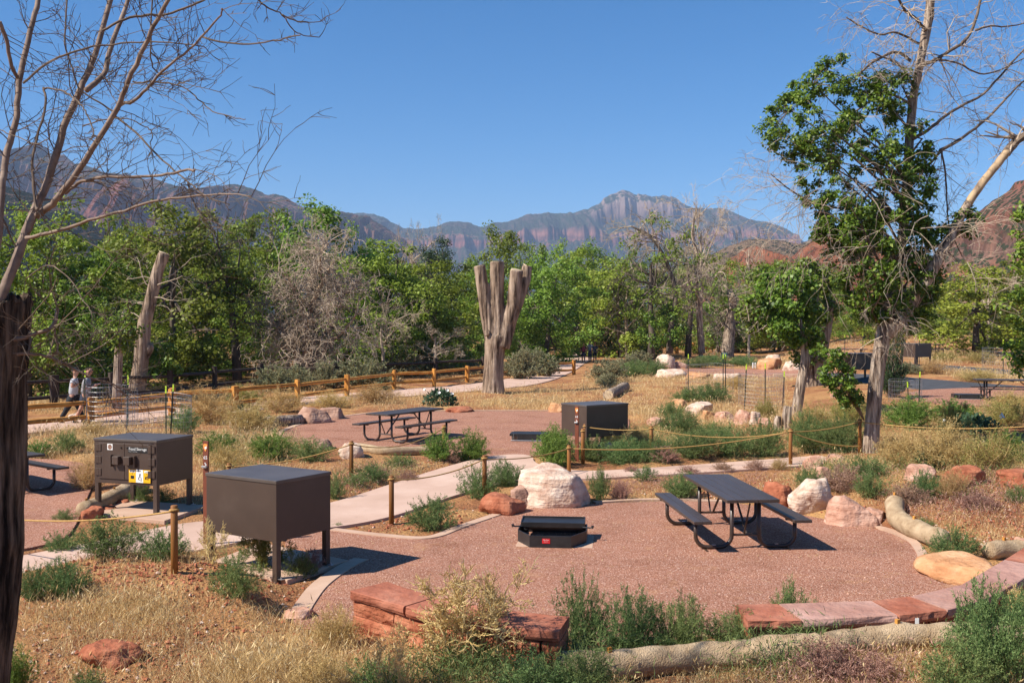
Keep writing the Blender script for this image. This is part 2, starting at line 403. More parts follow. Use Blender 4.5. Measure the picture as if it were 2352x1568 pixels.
def mat_rock(name, a, b, c, sc=3.0):
    m, n, l, p = new_mat(name)
    tc = n.new('ShaderNodeTexCoord')
    t = n.new('ShaderNodeTexNoise'); t.inputs['Scale'].default_value = sc; t.inputs['Detail'].default_value = 10; t.inputs['Roughness'].default_value = .65
    l.new(tc.outputs['Object'], t.inputs[0]); r = ramp(n, [(.34, a), (.5, b), (.66, c)]); l.new(t.outputs[0], r.inputs[0])
    mp = n.new('ShaderNodeMapping'); mp.inputs['Scale'].default_value = (.6, .6, 5); mp.inputs['Rotation'].default_value = (.3, .2, 0)
    l.new(tc.outputs['Object'], mp.inputs[0])
    t3 = n.new('ShaderNodeTexNoise'); t3.inputs['Scale'].default_value = sc * .9; t3.inputs['Detail'].default_value = 5; l.new(mp.outputs[0], t3.inputs[0])
    mx = n.new('ShaderNodeMixRGB'); mx.blend_type = 'MULTIPLY'; mx.inputs[0].default_value = .55
    r3 = ramp(n, [(.38, (.72,.62,.56)), (.55, (1.0,1.0,1.0))]); l.new(t3.outputs[0], r3.inputs[0])
    l.new(r.outputs[0], mx.inputs[1]); l.new(r3.outputs[0], mx.inputs[2]); l.new(mx.outputs[0], p.inputs['Base Color'])
    p.inputs['Roughness'].default_value = .9; p.inputs['Specular IOR Level'].default_value = .15
    t2 = n.new('ShaderNodeTexNoise'); t2.inputs['Scale'].default_value = sc * 5; t2.inputs['Detail'].default_value = 8
    l.new(tc.outputs['Object'], t2.inputs[0])
    ad = n.new('ShaderNodeMath'); ad.operation = 'ADD'; l.new(t2.outputs[0], ad.inputs[0]); l.new(t3.outputs[0], ad.inputs[1])
    bp = n.new('ShaderNodeBump'); bp.inputs['Strength'].default_value = .7; bp.inputs['Distance'].default_value = .05
    l.new(ad.outputs[0], bp.inputs['Height']); l.new(bp.outputs[0], p.inputs['Normal'])
    return m
M['r_cream'] = mat_rock('cream_sandstone', (.42,.26,.19), (.60,.45,.35), (.70,.58,.48))
M['r_pink'] = mat_rock('pink_sandstone', (.36,.18,.12), (.50,.29,.21), (.60,.40,.31))
M['r_red'] = mat_rock('red_sandstone', (.25,.075,.038), (.37,.13,.07), (.47,.20,.115))
M['r_tan'] = mat_rock('orange_sandstone', (.42,.20,.09), (.54,.28,.14), (.60,.37,.21))
M['r_brown'] = mat_rock('brown_sandstone', (.22,.12,.085), (.37,.22,.16), (.48,.31,.23))
M['cap_red'] = mat_rock('red_capstone', (.26,.085,.05), (.36,.13,.08), (.43,.19,.125), 1.6)
M['cap_mauve'] = mat_rock('mauve_capstone', (.34,.18,.145), (.42,.24,.195), (.48,.30,.25), 1.6)

def mat_soil():
    m, n, l, p = new_mat('sandy_soil')
    g = n.new('ShaderNodeTexCoord')
    def nz(sc, det=6, rg=.6):
        t = n.new('ShaderNodeTexNoise'); t.inputs['Scale'].default_value = sc; t.inputs['Detail'].default_value = det; t.inputs['Roughness'].default_value = rg
        l.new(g.outputs['Object'], t.inputs[0]); return t.outputs[0]
    r1 = ramp(n, [(.36, (.27,.11,.055)), (.47, (.38,.18,.08)), (.58, (.48,.265,.11)), (.68, (.54,.33,.15))]); l.new(nz(.55, 10, .68), r1.inputs[0])
    r2 = ramp(n, [(.3, (.5,.42,.36)), (.48, (1,1,1)), (.62, (1,1,1)), (.75, (1.25,1.22,1.15))]); l.new(nz(16, 8, .75), r2.inputs[0])
    mx = n.new('ShaderNodeMixRGB'); mx.blend_type = 'MULTIPLY'; mx.inputs[0].default_value = .8
    l.new(r1.outputs[0], mx.inputs[1]); l.new(r2.outputs[0], mx.inputs[2])
    # pale stones and straw litter
    v = n.new('ShaderNodeTexVoronoi'); v.inputs['Scale'].default_value = 26; l.new(g.outputs['Object'], v.inputs[0])
    lt = n.new('ShaderNodeMath'); lt.operation = 'LESS_THAN'; lt.inputs[1].default_value = .16; l.new(v.outputs['Distance'], lt.inputs[0])
    gt = n.new('ShaderNodeMath'); gt.operation = 'GREATER_THAN'; gt.inputs[1].default_value = .52; l.new(nz(3.0, 3), gt.inputs[0])
    ml = n.new('ShaderNodeMath'); ml.operation = 'MULTIPLY'; l.new(lt.outputs[0], ml.inputs[0]); l.new(gt.outputs[0], ml.inputs[1])
    m3 = n.new('ShaderNodeMixRGB'); m3.inputs[2].default_value = (.5,.37,.27,1); l.new(ml.outputs[0], m3.inputs[0]); l.new(mx.outputs[0], m3.inputs[1])
    l.new(m3.outputs[0], p.inputs['Base Color'])
    p.inputs['Roughness'].default_value = .95; p.inputs['Specular IOR Level'].default_value = .1
    a = n.new('ShaderNodeMath'); a.operation = 'ADD'; l.new(nz(9, 10, .7), a.inputs[0])
    b2 = n.new('ShaderNodeMath'); b2.operation = 'MULTIPLY'; b2.inputs[1].default_value = .35; l.new(v.outputs['Distance'], b2.inputs[0]); l.new(b2.outputs[0], a.inputs[1])
    b = n.new('ShaderNodeBump'); b.inputs['Strength'].default_value = 1.0; b.inputs['Distance'].default_value = .09
    l.new(a.outputs[0], b.inputs['Height']); l.new(b.outputs[0], p.inputs['Normal'])
    return m
M['soil'] = mat_soil()

def mat_gravel():
    m, n, l, p = new_mat('red_gravel')
    g = n.new('ShaderNodeTexCoord')
    v = n.new('ShaderNodeTexVoronoi'); v.inputs['Scale'].default_value = 75; l.new(g.outputs['Object'], v.inputs[0])
    r = ramp(n, [(0, (.19,.075,.045)), (.35, (.315,.145,.092)), (.7, (.38,.185,.125)), (.93, (.45,.26,.195)), (1, (.62,.45,.37))])
    sp = n.new('ShaderNodeSeparateColor'); l.new(v.outputs['Color'], sp.inputs[0]); l.new(sp.outputs[0], r.inputs[0])
    t = n.new('ShaderNodeTexNoise'); t.inputs['Scale'].default_value = .8; t.inputs['Detail'].default_value = 12; t.inputs['Roughness'].default_value = .72; l.new(g.outputs['Object'], t.inputs[0])
    r2 = ramp(n, [(.34, (.74,.66,.6)), (.46, (.96,.95,.94)), (.58, (1.04,1.02,1.0)), (.7, (1.2,1.2,1.15))]); l.new(t.outputs[0], r2.inputs[0])
    mx = n.new('ShaderNodeMixRGB'); mx.blend_type = 'MULTIPLY'; mx.inputs[0].default_value = 1
    l.new(r.outputs[0], mx.inputs[1]); l.new(r2.outputs[0], mx.inputs[2])
    t4 = n.new('ShaderNodeTexNoise'); t4.inputs['Scale'].default_value = 1.7; t4.inputs['Detail'].default_value = 9; t4.inputs['Roughness'].default_value = .75; l.new(g.outputs['Object'], t4.inputs[0])
    r4 = ramp(n, [(.55, (0,0,0)), (.68, (.6,.6,.6))]); l.new(t4.outputs[0], r4.inputs[0])
    m4 = n.new('ShaderNodeMixRGB'); m4.inputs[2].default_value = (.45,.24,.125,1); l.new(r4.outputs[0], m4.inputs[0]); l.new(mx.outputs[0], m4.inputs[1]); l.new(m4.outputs[0], p.inputs['Base Color'])
    p.inputs['Roughness'].default_value = .9; p.inputs['Specular IOR Level'].default_value = .15
    b = n.new('ShaderNodeBump'); b.inputs['Strength'].default_value = .8; b.inputs['Distance'].default_value = .012; b.invert = True
    l.new(v.outputs['Distance'], b.inputs['Height']); l.new(b.outputs[0], p.inputs['Normal'])
    return m
M['gravel'] = mat_gravel()

# ---------------------------------------------------------------- terrain
def build_ground():
    ys = list(np.linspace(-40, 3.5, 24)[:-1]); y = 3.5
    while y < 9000:
        ys.append(y); y += max(.055, .0085 * y) if y < 60 else .03 * y
    ys = np.array(ys); nu = 520
    us = np.linspace(-1, 1, nu); us = us * (.55 + .45 * us * us)
    half = np.maximum(np.abs(ys) * 1.0, 0) + 9 + np.clip(-ys, 0, 40)
    X = us[None, :] * half[:, None]; Y = np.repeat(ys[:, None], nu, 1)
    Z = ground(X.ravel(), Y.ravel()).reshape(X.shape)
    V = np.stack([X, Y, Z], -1).reshape(-1, 3)
    n, m = len(ys), nu
    i = np.arange((n - 1) * m).reshape(n - 1, m)[:, :-1].ravel()
    F = np.stack([i, i + 1, i + m + 1, i + m], 1).astype(np.int32)
    me = bpy.data.meshes.new('ground')
    me.vertices.add(len(V)); me.vertices.foreach_set('co', V.astype(np.float32).ravel())
    me.loops.add(F.size); me.loops.foreach_set('vertex_index', F.ravel())
    me.polygons.add(len(F)); me.polygons.foreach_set('loop_start', np.arange(0, F.size, 4, dtype=np.int32)); me.polygons.foreach_set('loop_total', np.full(len(F), 4, np.int32))
    me.update(calc_edges=True)
    o = link('ground', me, M['soil'], smooth=True); tag(o, kind='structure')
build_ground()

def sheet(name, poly, mat, lift):
    bm = bmesh.new(); vs = [bm.verts.new((x, y, 0)) for x, y in poly]; bm.faces.new(vs)
    y0 = min(p[1] for p in poly); y1 = max(p[1] for p in poly); x0 = min(p[0] for p in poly); x1 = max(p[0] for p in poly)
    st = .5 if y1 < 40 else 1.5
    for k in range(1, int((y1 - y0) / st) + 1):
        bmesh.ops.bisect_plane(bm, geom=bm.verts[:] + bm.edges[:] + bm.faces[:], plane_co=(0, y0 + k * st, 0), plane_no=(0, 1, 0))
    for k in range(1, int((x1 - x0) / 2) + 1):
        bmesh.ops.bisect_plane(bm, geom=bm.verts[:] + bm.edges[:] + bm.faces[:], plane_co=(x0 + k * 2, 0, 0), plane_no=(1, 0, 0))
    bmesh.ops.triangulate(bm, faces=bm.faces[:])
    co = np.array([v.co[:] for v in bm.verts]); z = base(co[:, 0], co[:, 1]) + lift
    for v, zz in zip(bm.verts, z): v.co.z = zz
    for f in bm.faces:
        f.normal_update()
        if f.normal.z < 0: f.normal_flip()
    ext = bmesh.ops.extrude_edge_only(bm, edges=[e for e in bm.edges if e.is_boundary])
    for v in ext['geom']:
        if isinstance(v, bmesh.types.BMVert): v.co.z -= .12
    me = bpy.data.meshes.new(name); bm.to_mesh(me); bm.free()
    o = link(name, me, mat); tag(o, kind='structure')
    return o
LIFT = {'gravel_pad': .004, 'concrete_path': .012, 'rear_gravel_pad': .004, 'left_gravel_pad': .004, 'riverside_path': .01,
        'far_gravel_pad': .008, 'right_gravel_pad': .02, 'asphalt_road': .012, 'campground_loop_road': .012}
for k, (mt, _) in SHEETS.items():
    if 'slab' in k: continue
    sheet(k, POLY[k], [M['gravel'], M['concrete'], M['slab'], M['asphalt']][mt], LIFT[k])
for k in ('locker_slab', 'front_locker_slab'):
    b = MB().prism(POLY[k] if sum(POLY[k][i][0] * POLY[k][(i + 1) % 4][1] - POLY[k][(i + 1) % 4][0] * POLY[k][i][1] for i in range(4)) > 0 else POLY[k][::-1], -.1, .03)
    tag(b.build(k, M['slab'], bevel=.01), kind='structure')

# flush concrete edging bands of the gravel pads
def edging(name, pxs, width, lift=.018):
    pts = [G(*p) for p in pxs]
    c = []
    for i in range(len(pts) - 1):
        for t in np.linspace(0, 1, 6, endpoint=(i == len(pts) - 2)):
            a, b = pts[max(i - 1, 0)], pts[i]; d, e = pts[i + 1], pts[min(i + 2, len(pts) - 1)]
            c.append(.5 * ((2 * b) + (d - a) * t + (2 * a - 5 * b + 4 * d - e) * t * t + (3 * b - a - 3 * d + e) * t ** 3))
    mb = MB()
    for i, p in enumerate(c):
        t = (c[min(i + 1, len(c) - 1)] - c[max(i - 1, 0)]); nrm = Vector((-t.y, t.x, 0)).normalized() * width / 2
        z = float(base(p.x, p.y)) + lift
        for q in ((p + nrm, z), (p - nrm, z), (p - nrm, z - .12), (p + nrm, z - .12)): mb.v.append((q[0].x, q[0].y, q[1]))
    for i in range(len(c) - 1):
        for k in range(4):
            k2 = (k + 1) % 4; mb.f.append((i * 4 + k, i * 4 + 4 + k, i * 4 + 4 + k2, i * 4 + k2)); mb.m.append(0)
    tag(mb.build(name, M['slab']), kind='structure')
edging('pad_kerb', [(680,1432),(700,1395),(735,1352),(790,1312),(830,1292)], .22)
edging('pad_kerb', [(764,1222),(880,1236),(984,1242),(1060,1215),(1150,1184)], .16)
edging('pad_kerb', [(1365,1157),(1470,1153),(1580,1151),(1680,1155)], .14)
edging('pad_kerb', [(2020,1212),(2085,1240),(2118,1280),(2124,1322)], .14)
edging('pad_kerb', [(640,1008),(650,992),(720,970),(860,950),(1000,944),(1280,944)], .16)

# ---------------------------------------------------------------- mountains
def mat_mtn(name, stops, zmax, cliff, veg, vegamt, streak, spk):
    m, n, l, p = new_mat(name)
    g = n.new('ShaderNodeNewGeometry'); sx = n.new('ShaderNodeSeparateXYZ'); l.new(g.outputs['Position'], sx.inputs[0])
    def nz(sc, det=6, rg=.6, mpscale=None):
        t = n.new('ShaderNodeTexNoise'); t.inputs['Scale'].default_value = sc; t.inputs['Detail'].default_value = det; t.inputs['Roughness'].default_value = rg
        if mpscale:
            q = n.new('ShaderNodeMapping'); q.inputs['Scale'].default_value = mpscale; l.new(g.outputs['Position'], q.inputs[0]); l.new(q.outputs[0], t.inputs[0])
        else: l.new(g.outputs['Position'], t.inputs[0])
        return t.outputs[0]
    def math_(op, a, b):
        q = n.new('ShaderNodeMath'); q.operation = op
        for i, v in enumerate((a, b)):
            if isinstance(v, (int, float)): q.inputs[i].default_value = v
            else: l.new(v, q.inputs[i])
        return q.outputs[0]
    zz = math_('DIVIDE', sx.outputs[2], zmax)
    zz = math_('ADD', zz, math_('MULTIPLY', math_('SUBTRACT', nz(8.0 / zmax, 5), .5), .10))
    r = ramp(n, stops); l.new(zz, r.inputs[0])
    st = ramp(n, [(.36, (.45,.40,.42)), (.48, (.95,.93,.93)), (.54, (1.05,1.03,1.0)), (.66, (1.45,1.36,1.28))]); l.new(nz(streak, 8, .7, (1, 1, .22)), st.inputs[0])
    mx = n.new('ShaderNodeMixRGB'); mx.blend_type = 'MULTIPLY'; mx.inputs[0].default_value = .9
    l.new(r.outputs[0], mx.inputs[1]); l.new(st.outputs[0], mx.inputs[2])
    # juniper cover where the slope is gentle
    sn = n.new('ShaderNodeSeparateXYZ'); l.new(g.outputs['Normal'], sn.inputs[0])
    fl = n.new('ShaderNodeMapRange'); fl.inputs[1].default_value = cliff; fl.inputs[2].default_value = cliff + .22; l.new(sn.outputs[2], fl.inputs[0])
    sp = n.new('ShaderNodeMapRange'); sp.inputs[1].default_value = .5 - vegamt * .25; sp.inputs[2].default_value = .5 - vegamt * .25 - .06
    vo = n.new('ShaderNodeTexVoronoi'); vo.inputs['Scale'].default_value = spk; l.new(g.outputs['Position'], vo.inputs[0])
    l.new(math_('ADD', vo.outputs['Distance'], math_('MULTIPLY', math_('SUBTRACT', nz(spk * .12, 3), .5), .9)), sp.inputs[0])
    sp.inputs[1].default_value = vegamt + .06; sp.inputs[2].default_value = vegamt - .06
    m3 = n.new('ShaderNodeMixRGB'); m3.inputs[2].default_value = (*veg, 1)
    l.new(math_('MULTIPLY', fl.outputs[0], sp.outputs[0]), m3.inputs[0]); l.new(mx.outputs[0], m3.inputs[1])
    l.new(m3.outputs[0], p.inputs['Base Color']); p.inputs['Roughness'].default_value = 1; p.inputs['Specular IOR Level'].default_value = 0
    bp = n.new('ShaderNodeBump'); bp.inputs['Strength'].default_value = 1; bp.inputs['Distance'].default_value = .5 / streak
    l.new(nz(streak * 1.6, 10, .75, (1, 1, .5)), bp.inputs['Height']); l.new(bp.outputs[0], p.inputs['Normal'])
    return m

def mountain(name, prof, Y, front, back, shape, mat, gully=.12, gs=None, nx=320, nv=90, peak=None, fine=1.0, seed=0, base0=-4):
    pxs = np.array([p[0] for p in prof], float); pys = np.array([p[1] for p in prof], float)
    xs = np.linspace(pxs[0], pxs[-1], nx)
    R = 3.2 + (749 - np.interp(xs, pxs, pys)) / FPX * Y
    X = (xs - 1176) / FPX * Y
    gs = gs or Y * .020
    ridge_n = (fbm(X / gs * 2.2, X * 0 + 7.7, seed + 2, 4) - .45)
    R = R + ridge_n * Y * .0035 * fine
    v = np.linspace(0, 1, nv); vb = np.linspace(0, 1, 14)[1:]
    sv = np.array([s[0] for s in shape]); ss = np.array([s[1] for s in shape])
    XX = np.repeat(X[None], nv, 0); VV = np.repeat(v[:, None], nx, 1)
    g = 1 - np.abs(2 * fbm(XX / gs + VV * .8, VV * 1.6 + 3.1, seed, 5) - .9) * 1.5
    g2 = (fbm(XX / gs * 4.3, VV * 6, seed + 5, 5) - .45) * 1.5 + (np.abs(2 * fbm(XX / gs * 2.1 - VV, VV * 3 + 9, seed + 8, 4) - .9) - .3) * .8
    ve = np.clip(VV + ((g - .6) * gully + g2 * gully * .5) * (1 - VV ** 6) * sstep(0, .2, VV), 0, 1)
    S = np.interp(ve, sv, ss)
    if peak is not None:
        pk = np.interp(xs, [q[0] for q in peak[0]], [q[1] for q in peak[0]])[None]
        S2 = np.interp(ve, [q[0] for q in peak[1]], [q[1] for q in peak[1]])
        S = S * (1 - pk) + S2 * pk
    Z = base0 + (R[None] - base0) * S
    Z[-1] = R
    YY = Y - front + VV * front + (g2 * front * .05) * (1 - VV ** 4)
    Zb = base0 + (R[None] - base0) * (1 - vb[:, None]) ** 1.5; Yb = np.repeat(Y + vb[:, None] * back, nx, 1); Xb = np.repeat(X[None], len(vb), 0)
    V = np.stack([np.vstack([XX, Xb]), np.vstack([YY, Yb]), np.vstack([Z, Zb])], -1).reshape(-1, 3)
    n, m = nv + len(vb), nx
    i = np.arange((n - 1) * m).reshape(n - 1, m)[:, :-1].ravel()
    F = np.stack([i, i + 1, i + m + 1, i + m], 1).astype(np.int32)
    me = bpy.data.meshes.new(name)
    me.vertices.add(len(V)); me.vertices.foreach_set('co', V.astype(np.float32).ravel())
    me.loops.add(F.size); me.loops.foreach_set('vertex_index', F.ravel())
    me.polygons.add(len(F)); me.polygons.foreach_set('loop_start', np.arange(0, F.size, 4, dtype=np.int32)); me.polygons.foreach_set('loop_total', np.full(len(F), 4, np.int32))
    me.update(calc_edges=True)
    tag(link(name, me, mat), kind='structure')

VEG = (.040,.050,.028)
mountain('plateau_mountain', [(560,600),(640,540),(720,505),(800,490),(823,488),(861,492),(887,503),(906,515),(936,524),(984,526),(1011,517),(1033,512),(1082,512),(1104,520),(1134,513),(1179,505),(1198,500),(1213,491),(1258,491),(1303,492),(1330,483),(1352,479),(1375,472),(1386,457),(1404,444),(1431,435),(1446,440),(1453,444),(1461,448),(1468,446),(1483,447),(1490,452),(1498,453),(1521,451),(1543,455),(1558,460),(1573,468),(1588,479),(1614,481),(1648,478),(1667,480),(1682,488),(1704,501),(1736,508),(1772,515),(1796,529),(1814,541),(1832,553),(1870,590),(1950,660),(2000,700)],
    4600, 1500, 1200, [(0,0),(.25,.16),(.5,.45),(.66,.66),(.70,.68),(.725,.80),(.78,.83),(.9,.93),(1,1)],
    mat_mtn('plateau_rock', [(0,(.06,.055,.045)),(.50,(.085,.06,.05)),(.545,(.25,.10,.08)),(.575,(.13,.07,.06)),(.605,(.28,.13,.10)),(.65,(.09,.065,.055)),(.76,(.11,.075,.065)),(.82,(.22,.15,.13)),(.9,(.30,.22,.185)),(1,(.27,.20,.17))], 640, .55, VEG, .68, .022, .055),
    peak=([(1340,0),(1380,1),(1570,1),(1600,.2),(1700,0)], [(0,0),(.25,.14),(.5,.38),(.66,.55),(.70,.57),(.725,.66),(.80,.70),(.90,.78),(.925,.93),(1,1)]), seed=3, nx=1100, nv=150, fine=1.5)
mountain('red_cliff_range', [(-420,270),(-300,300),(-150,320),(0,341),(20,364),(34,354),(68,356),(76,338),(84,344),(90,330),(97,333),(104,345),(111,344),(118,356),(150,357),(160,366),(168,371),(176,379),(192,375),(203,381),(236,395),(256,402),(294,398),(310,405),(337,413),(368,415),(388,422),(422,430),(449,439),(472,429),(483,425),(503,435),(523,427),(543,426),(574,432),(597,442),(618,449),(641,449),(658,456),(675,467),(700,478),(760,482),(800,487),(850,500),(900,530),(980,590),(1060,640)],
    2600, 1100, 700, [(0,0),(.3,.22),(.55,.45),(.62,.50),(.66,.62),(.75,.70),(.80,.72),(.84,.88),(1,1)],
    mat_mtn('red_range_rock', [(0,(.06,.055,.045)),(.45,(.085,.06,.048)),(.58,(.20,.095,.075)),(.68,(.16,.085,.07)),(.74,(.23,.125,.10)),(.85,(.20,.115,.095)),(1,(.23,.14,.115))], 430, .66, VEG, .62, .04, .09), seed=11, nx=1000, nv=130, gully=.17, fine=1.5)
mountain('red_cone_hill', [(180,560),(230,470),(255,432),(275,418),(292,412),(305,420),(330,448),(360,480),(400,520),(440,560)], 1900, 420, 300, [(0,0),(.5,.5),(.85,.86),(1,1)],
    mat_mtn('red_cone_rock', [(0,(.12,.06,.05)),(.6,(.19,.075,.06)),(1,(.20,.09,.07))], 290, .8, VEG, .45, .06, .1), seed=21, nx=160, nv=70, gully=.22)
mountain('dark_juniper_hill', [(-500,330),(-250,370),(-100,400),(0,425),(60,440),(120,460),(180,490),(240,525),(300,560),(360,600),(440,650)], 950, 420, 260, [(0,0),(.5,.5),(1,1)],
    mat_mtn('juniper_slope', [(0,(.11,.075,.055)),(1,(.13,.09,.07))], 130, .2, (.024,.028,.016), .72, .03, .16), seed=31, nx=260)
mountain('tan_foothill', [(1560,640),(1620,595),(1655,574),(1706,553),(1736,547),(1772,550),(1802,556),(1840,560),(1900,540),(1990,530),(2060,560),(2140,600)], 900, 300, 200, [(0,0),(.5,.5),(1,1)],
    mat_mtn('tan_foothill_soil', [(0,(.24,.155,.10)),(1,(.26,.18,.12))], 75, .2, (.05,.055,.03), .46, .04, .16), seed=41, nx=240)
mountain('red_foothill', [(1600,690),(1640,640),(1670,600),(1700,578),(1722,568),(1745,578),(1765,590),(1790,602),(1815,594),(1838,572),(1868,552),(1900,545),(1960,560),(2020,590),(2100,640)], 620, 220, 150, [(0,0),(.5,.5),(.8,.85),(1,1)],
    mat_mtn('red_foothill_soil', [(0,(.24,.09,.05)),(1,(.28,.11,.06))], 52, .2, (.05,.055,.03), .32, .12, .25), seed=51, nx=320, gully=.35)
mountain('red_talus_hill', [(2080,660),(2140,610),(2192,560),(2205,515),(2225,500),(2249,484),(2276,463),(2306,445),(2323,432),(2327,419),(2335,416),(2352,414),(2420,405),(2520,360),(2700,330),(2900,300)], 420, 230, 160, [(0,0),(.4,.38),(.6,.60),(.64,.63),(.9,.88),(.93,.97),(1,1)],
    mat_mtn('red_talus', [(0,(.29,.11,.06)),(.4,(.27,.12,.075)),(.5,(.22,.13,.10)),(.75,(.21,.095,.065)),(.9,(.24,.13,.10)),(1,(.25,.105,.075))], 62, .25, (.05,.055,.03), .52, .16, .36), seed=61, nx=360, gully=.25)

# ---------------------------------------------------------------- lettering
def text(name, s, size, mat, parent, loc, rot, align='LEFT', depth=.0008):
    cu = bpy.data.curves.new(name, 'FONT'); cu.body = s; cu.size = size; cu.align_x = align; cu.extrude = depth; cu.resolution_u = 3
    t = bpy.data.objects.new(name, cu); COL.objects.link(t)
    bpy.context.view_layer.update()
    me = bpy.data.meshes.new_from_object(t.evaluated_get(bpy.context.evaluated_depsgraph_get())); me.name = name
    bpy.data.objects.remove(t)
    me.materials.clear()
    o = link(name, me, mat, parent); o.location = loc; o.rotation_euler = rot
    return o
FRONT = (math.pi / 2, 0, 0)

# ---------------------------------------------------------------- food lockers
LX, LY, LH = 1.30, .97, 1.27
def make_locker(loc, rz, label, doors=True, legs_h=.50):
    r = empty('food_locker', loc, rz); tag(r, label, 'food locker', 'brown steel food lockers')
    z0, z1 = legs_h, LH - .04
    MB().box((0, 0, (z0 + z1) / 2), (LX, LY, z1 - z0)).build('body', M['brown'], r, bevel=.004)
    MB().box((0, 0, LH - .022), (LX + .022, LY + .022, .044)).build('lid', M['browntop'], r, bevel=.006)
    for sx in (-1, 1):
        for sy in (-1, 1):
            b = MB().box((sx * (LX / 2 - .042), sy * (LY / 2 - .042), z0 / 2 - .06), (.078, .078, z0 + .12))
            lg = b.build('leg', M['brown'], r, bevel=.004)
            k = MB().box((sx * (LX / 2 - .042) + .075, sy * (LY / 2 - .042), .035), (.075, .05, .008))
            k.tube([(sx * (LX / 2 - .042) + .08, sy * (LY / 2 - .042), .03), (sx * (LX / 2 - .042) + .08, sy * (LY / 2 - .042), .065)], .011, 8)
            k.build('foot_plate', M['zinc'], lg)
    if doors:
        yf = -LY / 2
        for sx in (-1, 1):
            dw = .54; cx = sx * (dw / 2 + .004)
            d = MB().box((cx, yf - .006, (z0 + z1) / 2 + .022), (dw, .022, z1 - z0 - .12)).build('door', M['brown'], r, bevel=.003)
            for hz in (z0 + .19, z0 + .40, z0 + .61):
                hb = MB(); hb.box((sx * .515, yf - .022, hz), (.055, .010, .12)); hb.box((sx * .592, yf - .008, hz), (.06, .020, .12))
                hb.tube([(sx * .552, yf - .018, hz - .06), (sx * .552, yf - .018, hz + .06)], .011, 8)
                hb.build('hinge', M['brown'], d, bevel=.002)
            MB().box((sx * .10 if sx > 0 else -.135, yf - .055, z0 + .41), (.125, .085, .14)).build('latch_cover', M['brown'], d, bevel=.006)
            MB().box((sx * .245, yf - .045, z0 + .40), (.012, .06, .20)).build('handle', M['brown'], d, bevel=.004)
            MB().tube([(sx * .065, yf - .015, z0 + .625), (sx * .065, yf - .03, z0 + .625)], .014, 10).build('lock_hole', M['blackp'], d)
        yy = yf - .018
        s = MB().box((.285, yy - .001, z0 + .595), (.40, .003, .095)).build('sign_strip', M['blackp'], r)
        text('lettering', 'Food Storage', .068, M['white'], s, (.095, yy - .0035, z0 + .592), FRONT)
        text('lettering', 'Store food and scented items inside', .012, M['white'], s, (.095, yy - .0035, z0 + .566), FRONT)
        st = MB().box((-.30, yy - .001, z0 + .63), (.11, .003, .105)).build('sticker', M['white'], r)
        e = MB(); e.tube([(-.30, yy - .0045, z0 + .63), (-.30, yy - .003, z0 + .63)], .042, 20); eo = e.build('sticker_emblem', M['r_brown'], st)
        yl = MB()
        yl.box((.167, yy - .001, z0 + .155), (.146, .003, .22)); yl.box((.463, yy - .001, z0 + .155), (.146, .003, .22))
        yo = yl.build('notice', M['yellow'], r)
        MB().box((.315, yy - .001, z0 + .155), (.148, .003, .22)).build('notice_panel', M['white'], yo)
        ws = MB(); ws.box((.167, yy - .0035, z0 + .235), (.11, .002, .038)); ws.box((.463, yy - .0035, z0 + .235), (.10, .002, .038)); ws.build('notice_inset', M['white'], yo)
        k = MB(); ky = yy - .006
        for x, h in ((.130,.012),(.142,.018),(.17,.02),(.19,.02),(.203,.026),(.44,.01),(.462,.016),(.487,.024)): k.box((x, ky, z0 + .222 + h / 2), (.008, .002, h))
        for x in (.167, .463): k.box((x, ky, z0 + .195), (.004, .002, .022))
        k.box((.167, ky, z0 + .135), (.066, .002, .05)); k.box((.445, ky, z0 + .128), (.025, .002, .042)); k.box((.487, ky, z0 + .13), (.014, .002, .06)); k.box((.487, ky, z0 + .17), (.012, .002, .012)); k.box((.466, ky, z0 + .15), (.03, .002, .007))
        # small-eared animal outline on the white panel
        for a, b_ in (((.30,.135),(.32,.16)),((.32,.16),(.345,.135)),((.318,.16),(.308,.20)),((.322,.16),(.336,.20)),((.29,.10),(.30,.135)),((.345,.135),(.35,.09)),((.29,.10),(.33,.085)),((.33,.085),(.365,.075))):
            k.bar((a[0], ky, z0 + a[1]), (b_[0], ky, z0 + b_[1]), .006, .002)
        k.build('notice_print', M['blackp'], yo)
        text('lettering', 'Keep wildlife safe\nby keeping it clean', .0125, M['blackp'], yo, (.25, ky, z0 + .248), FRONT)
    return r
def locker_at(px_c, py_c, ztop_c, rz, label, doors, zadd=0.0):
    x, y = flat(px_c, py_c, ztop_c)
    return make_locker((x, y, ztop_c - LH), rz, label, doors)
locker_at(331, 1001.5, 1.27, math.radians(-19), 'brown food locker with its two doors and white Food Storage lettering facing us', True)
locker_at(617, 1083.5, 1.27, math.radians(-33), 'brown food locker in front, plain back turned to us, throwing a shadow on the gravel', False)
locker_at(1366, 925, 1.33, math.radians(35), 'brown food locker behind the marker post numbered 63', False)
p = G(1972, 872); make_locker((p.x, p.y, p.z), math.radians(12), 'brown food locker half hidden by the leafy trunk on the right', False)
p = G(2104, 840); make_locker((p.x, p.y, p.z), math.radians(28), 'small distant brown food locker beside the campground loop road', False)

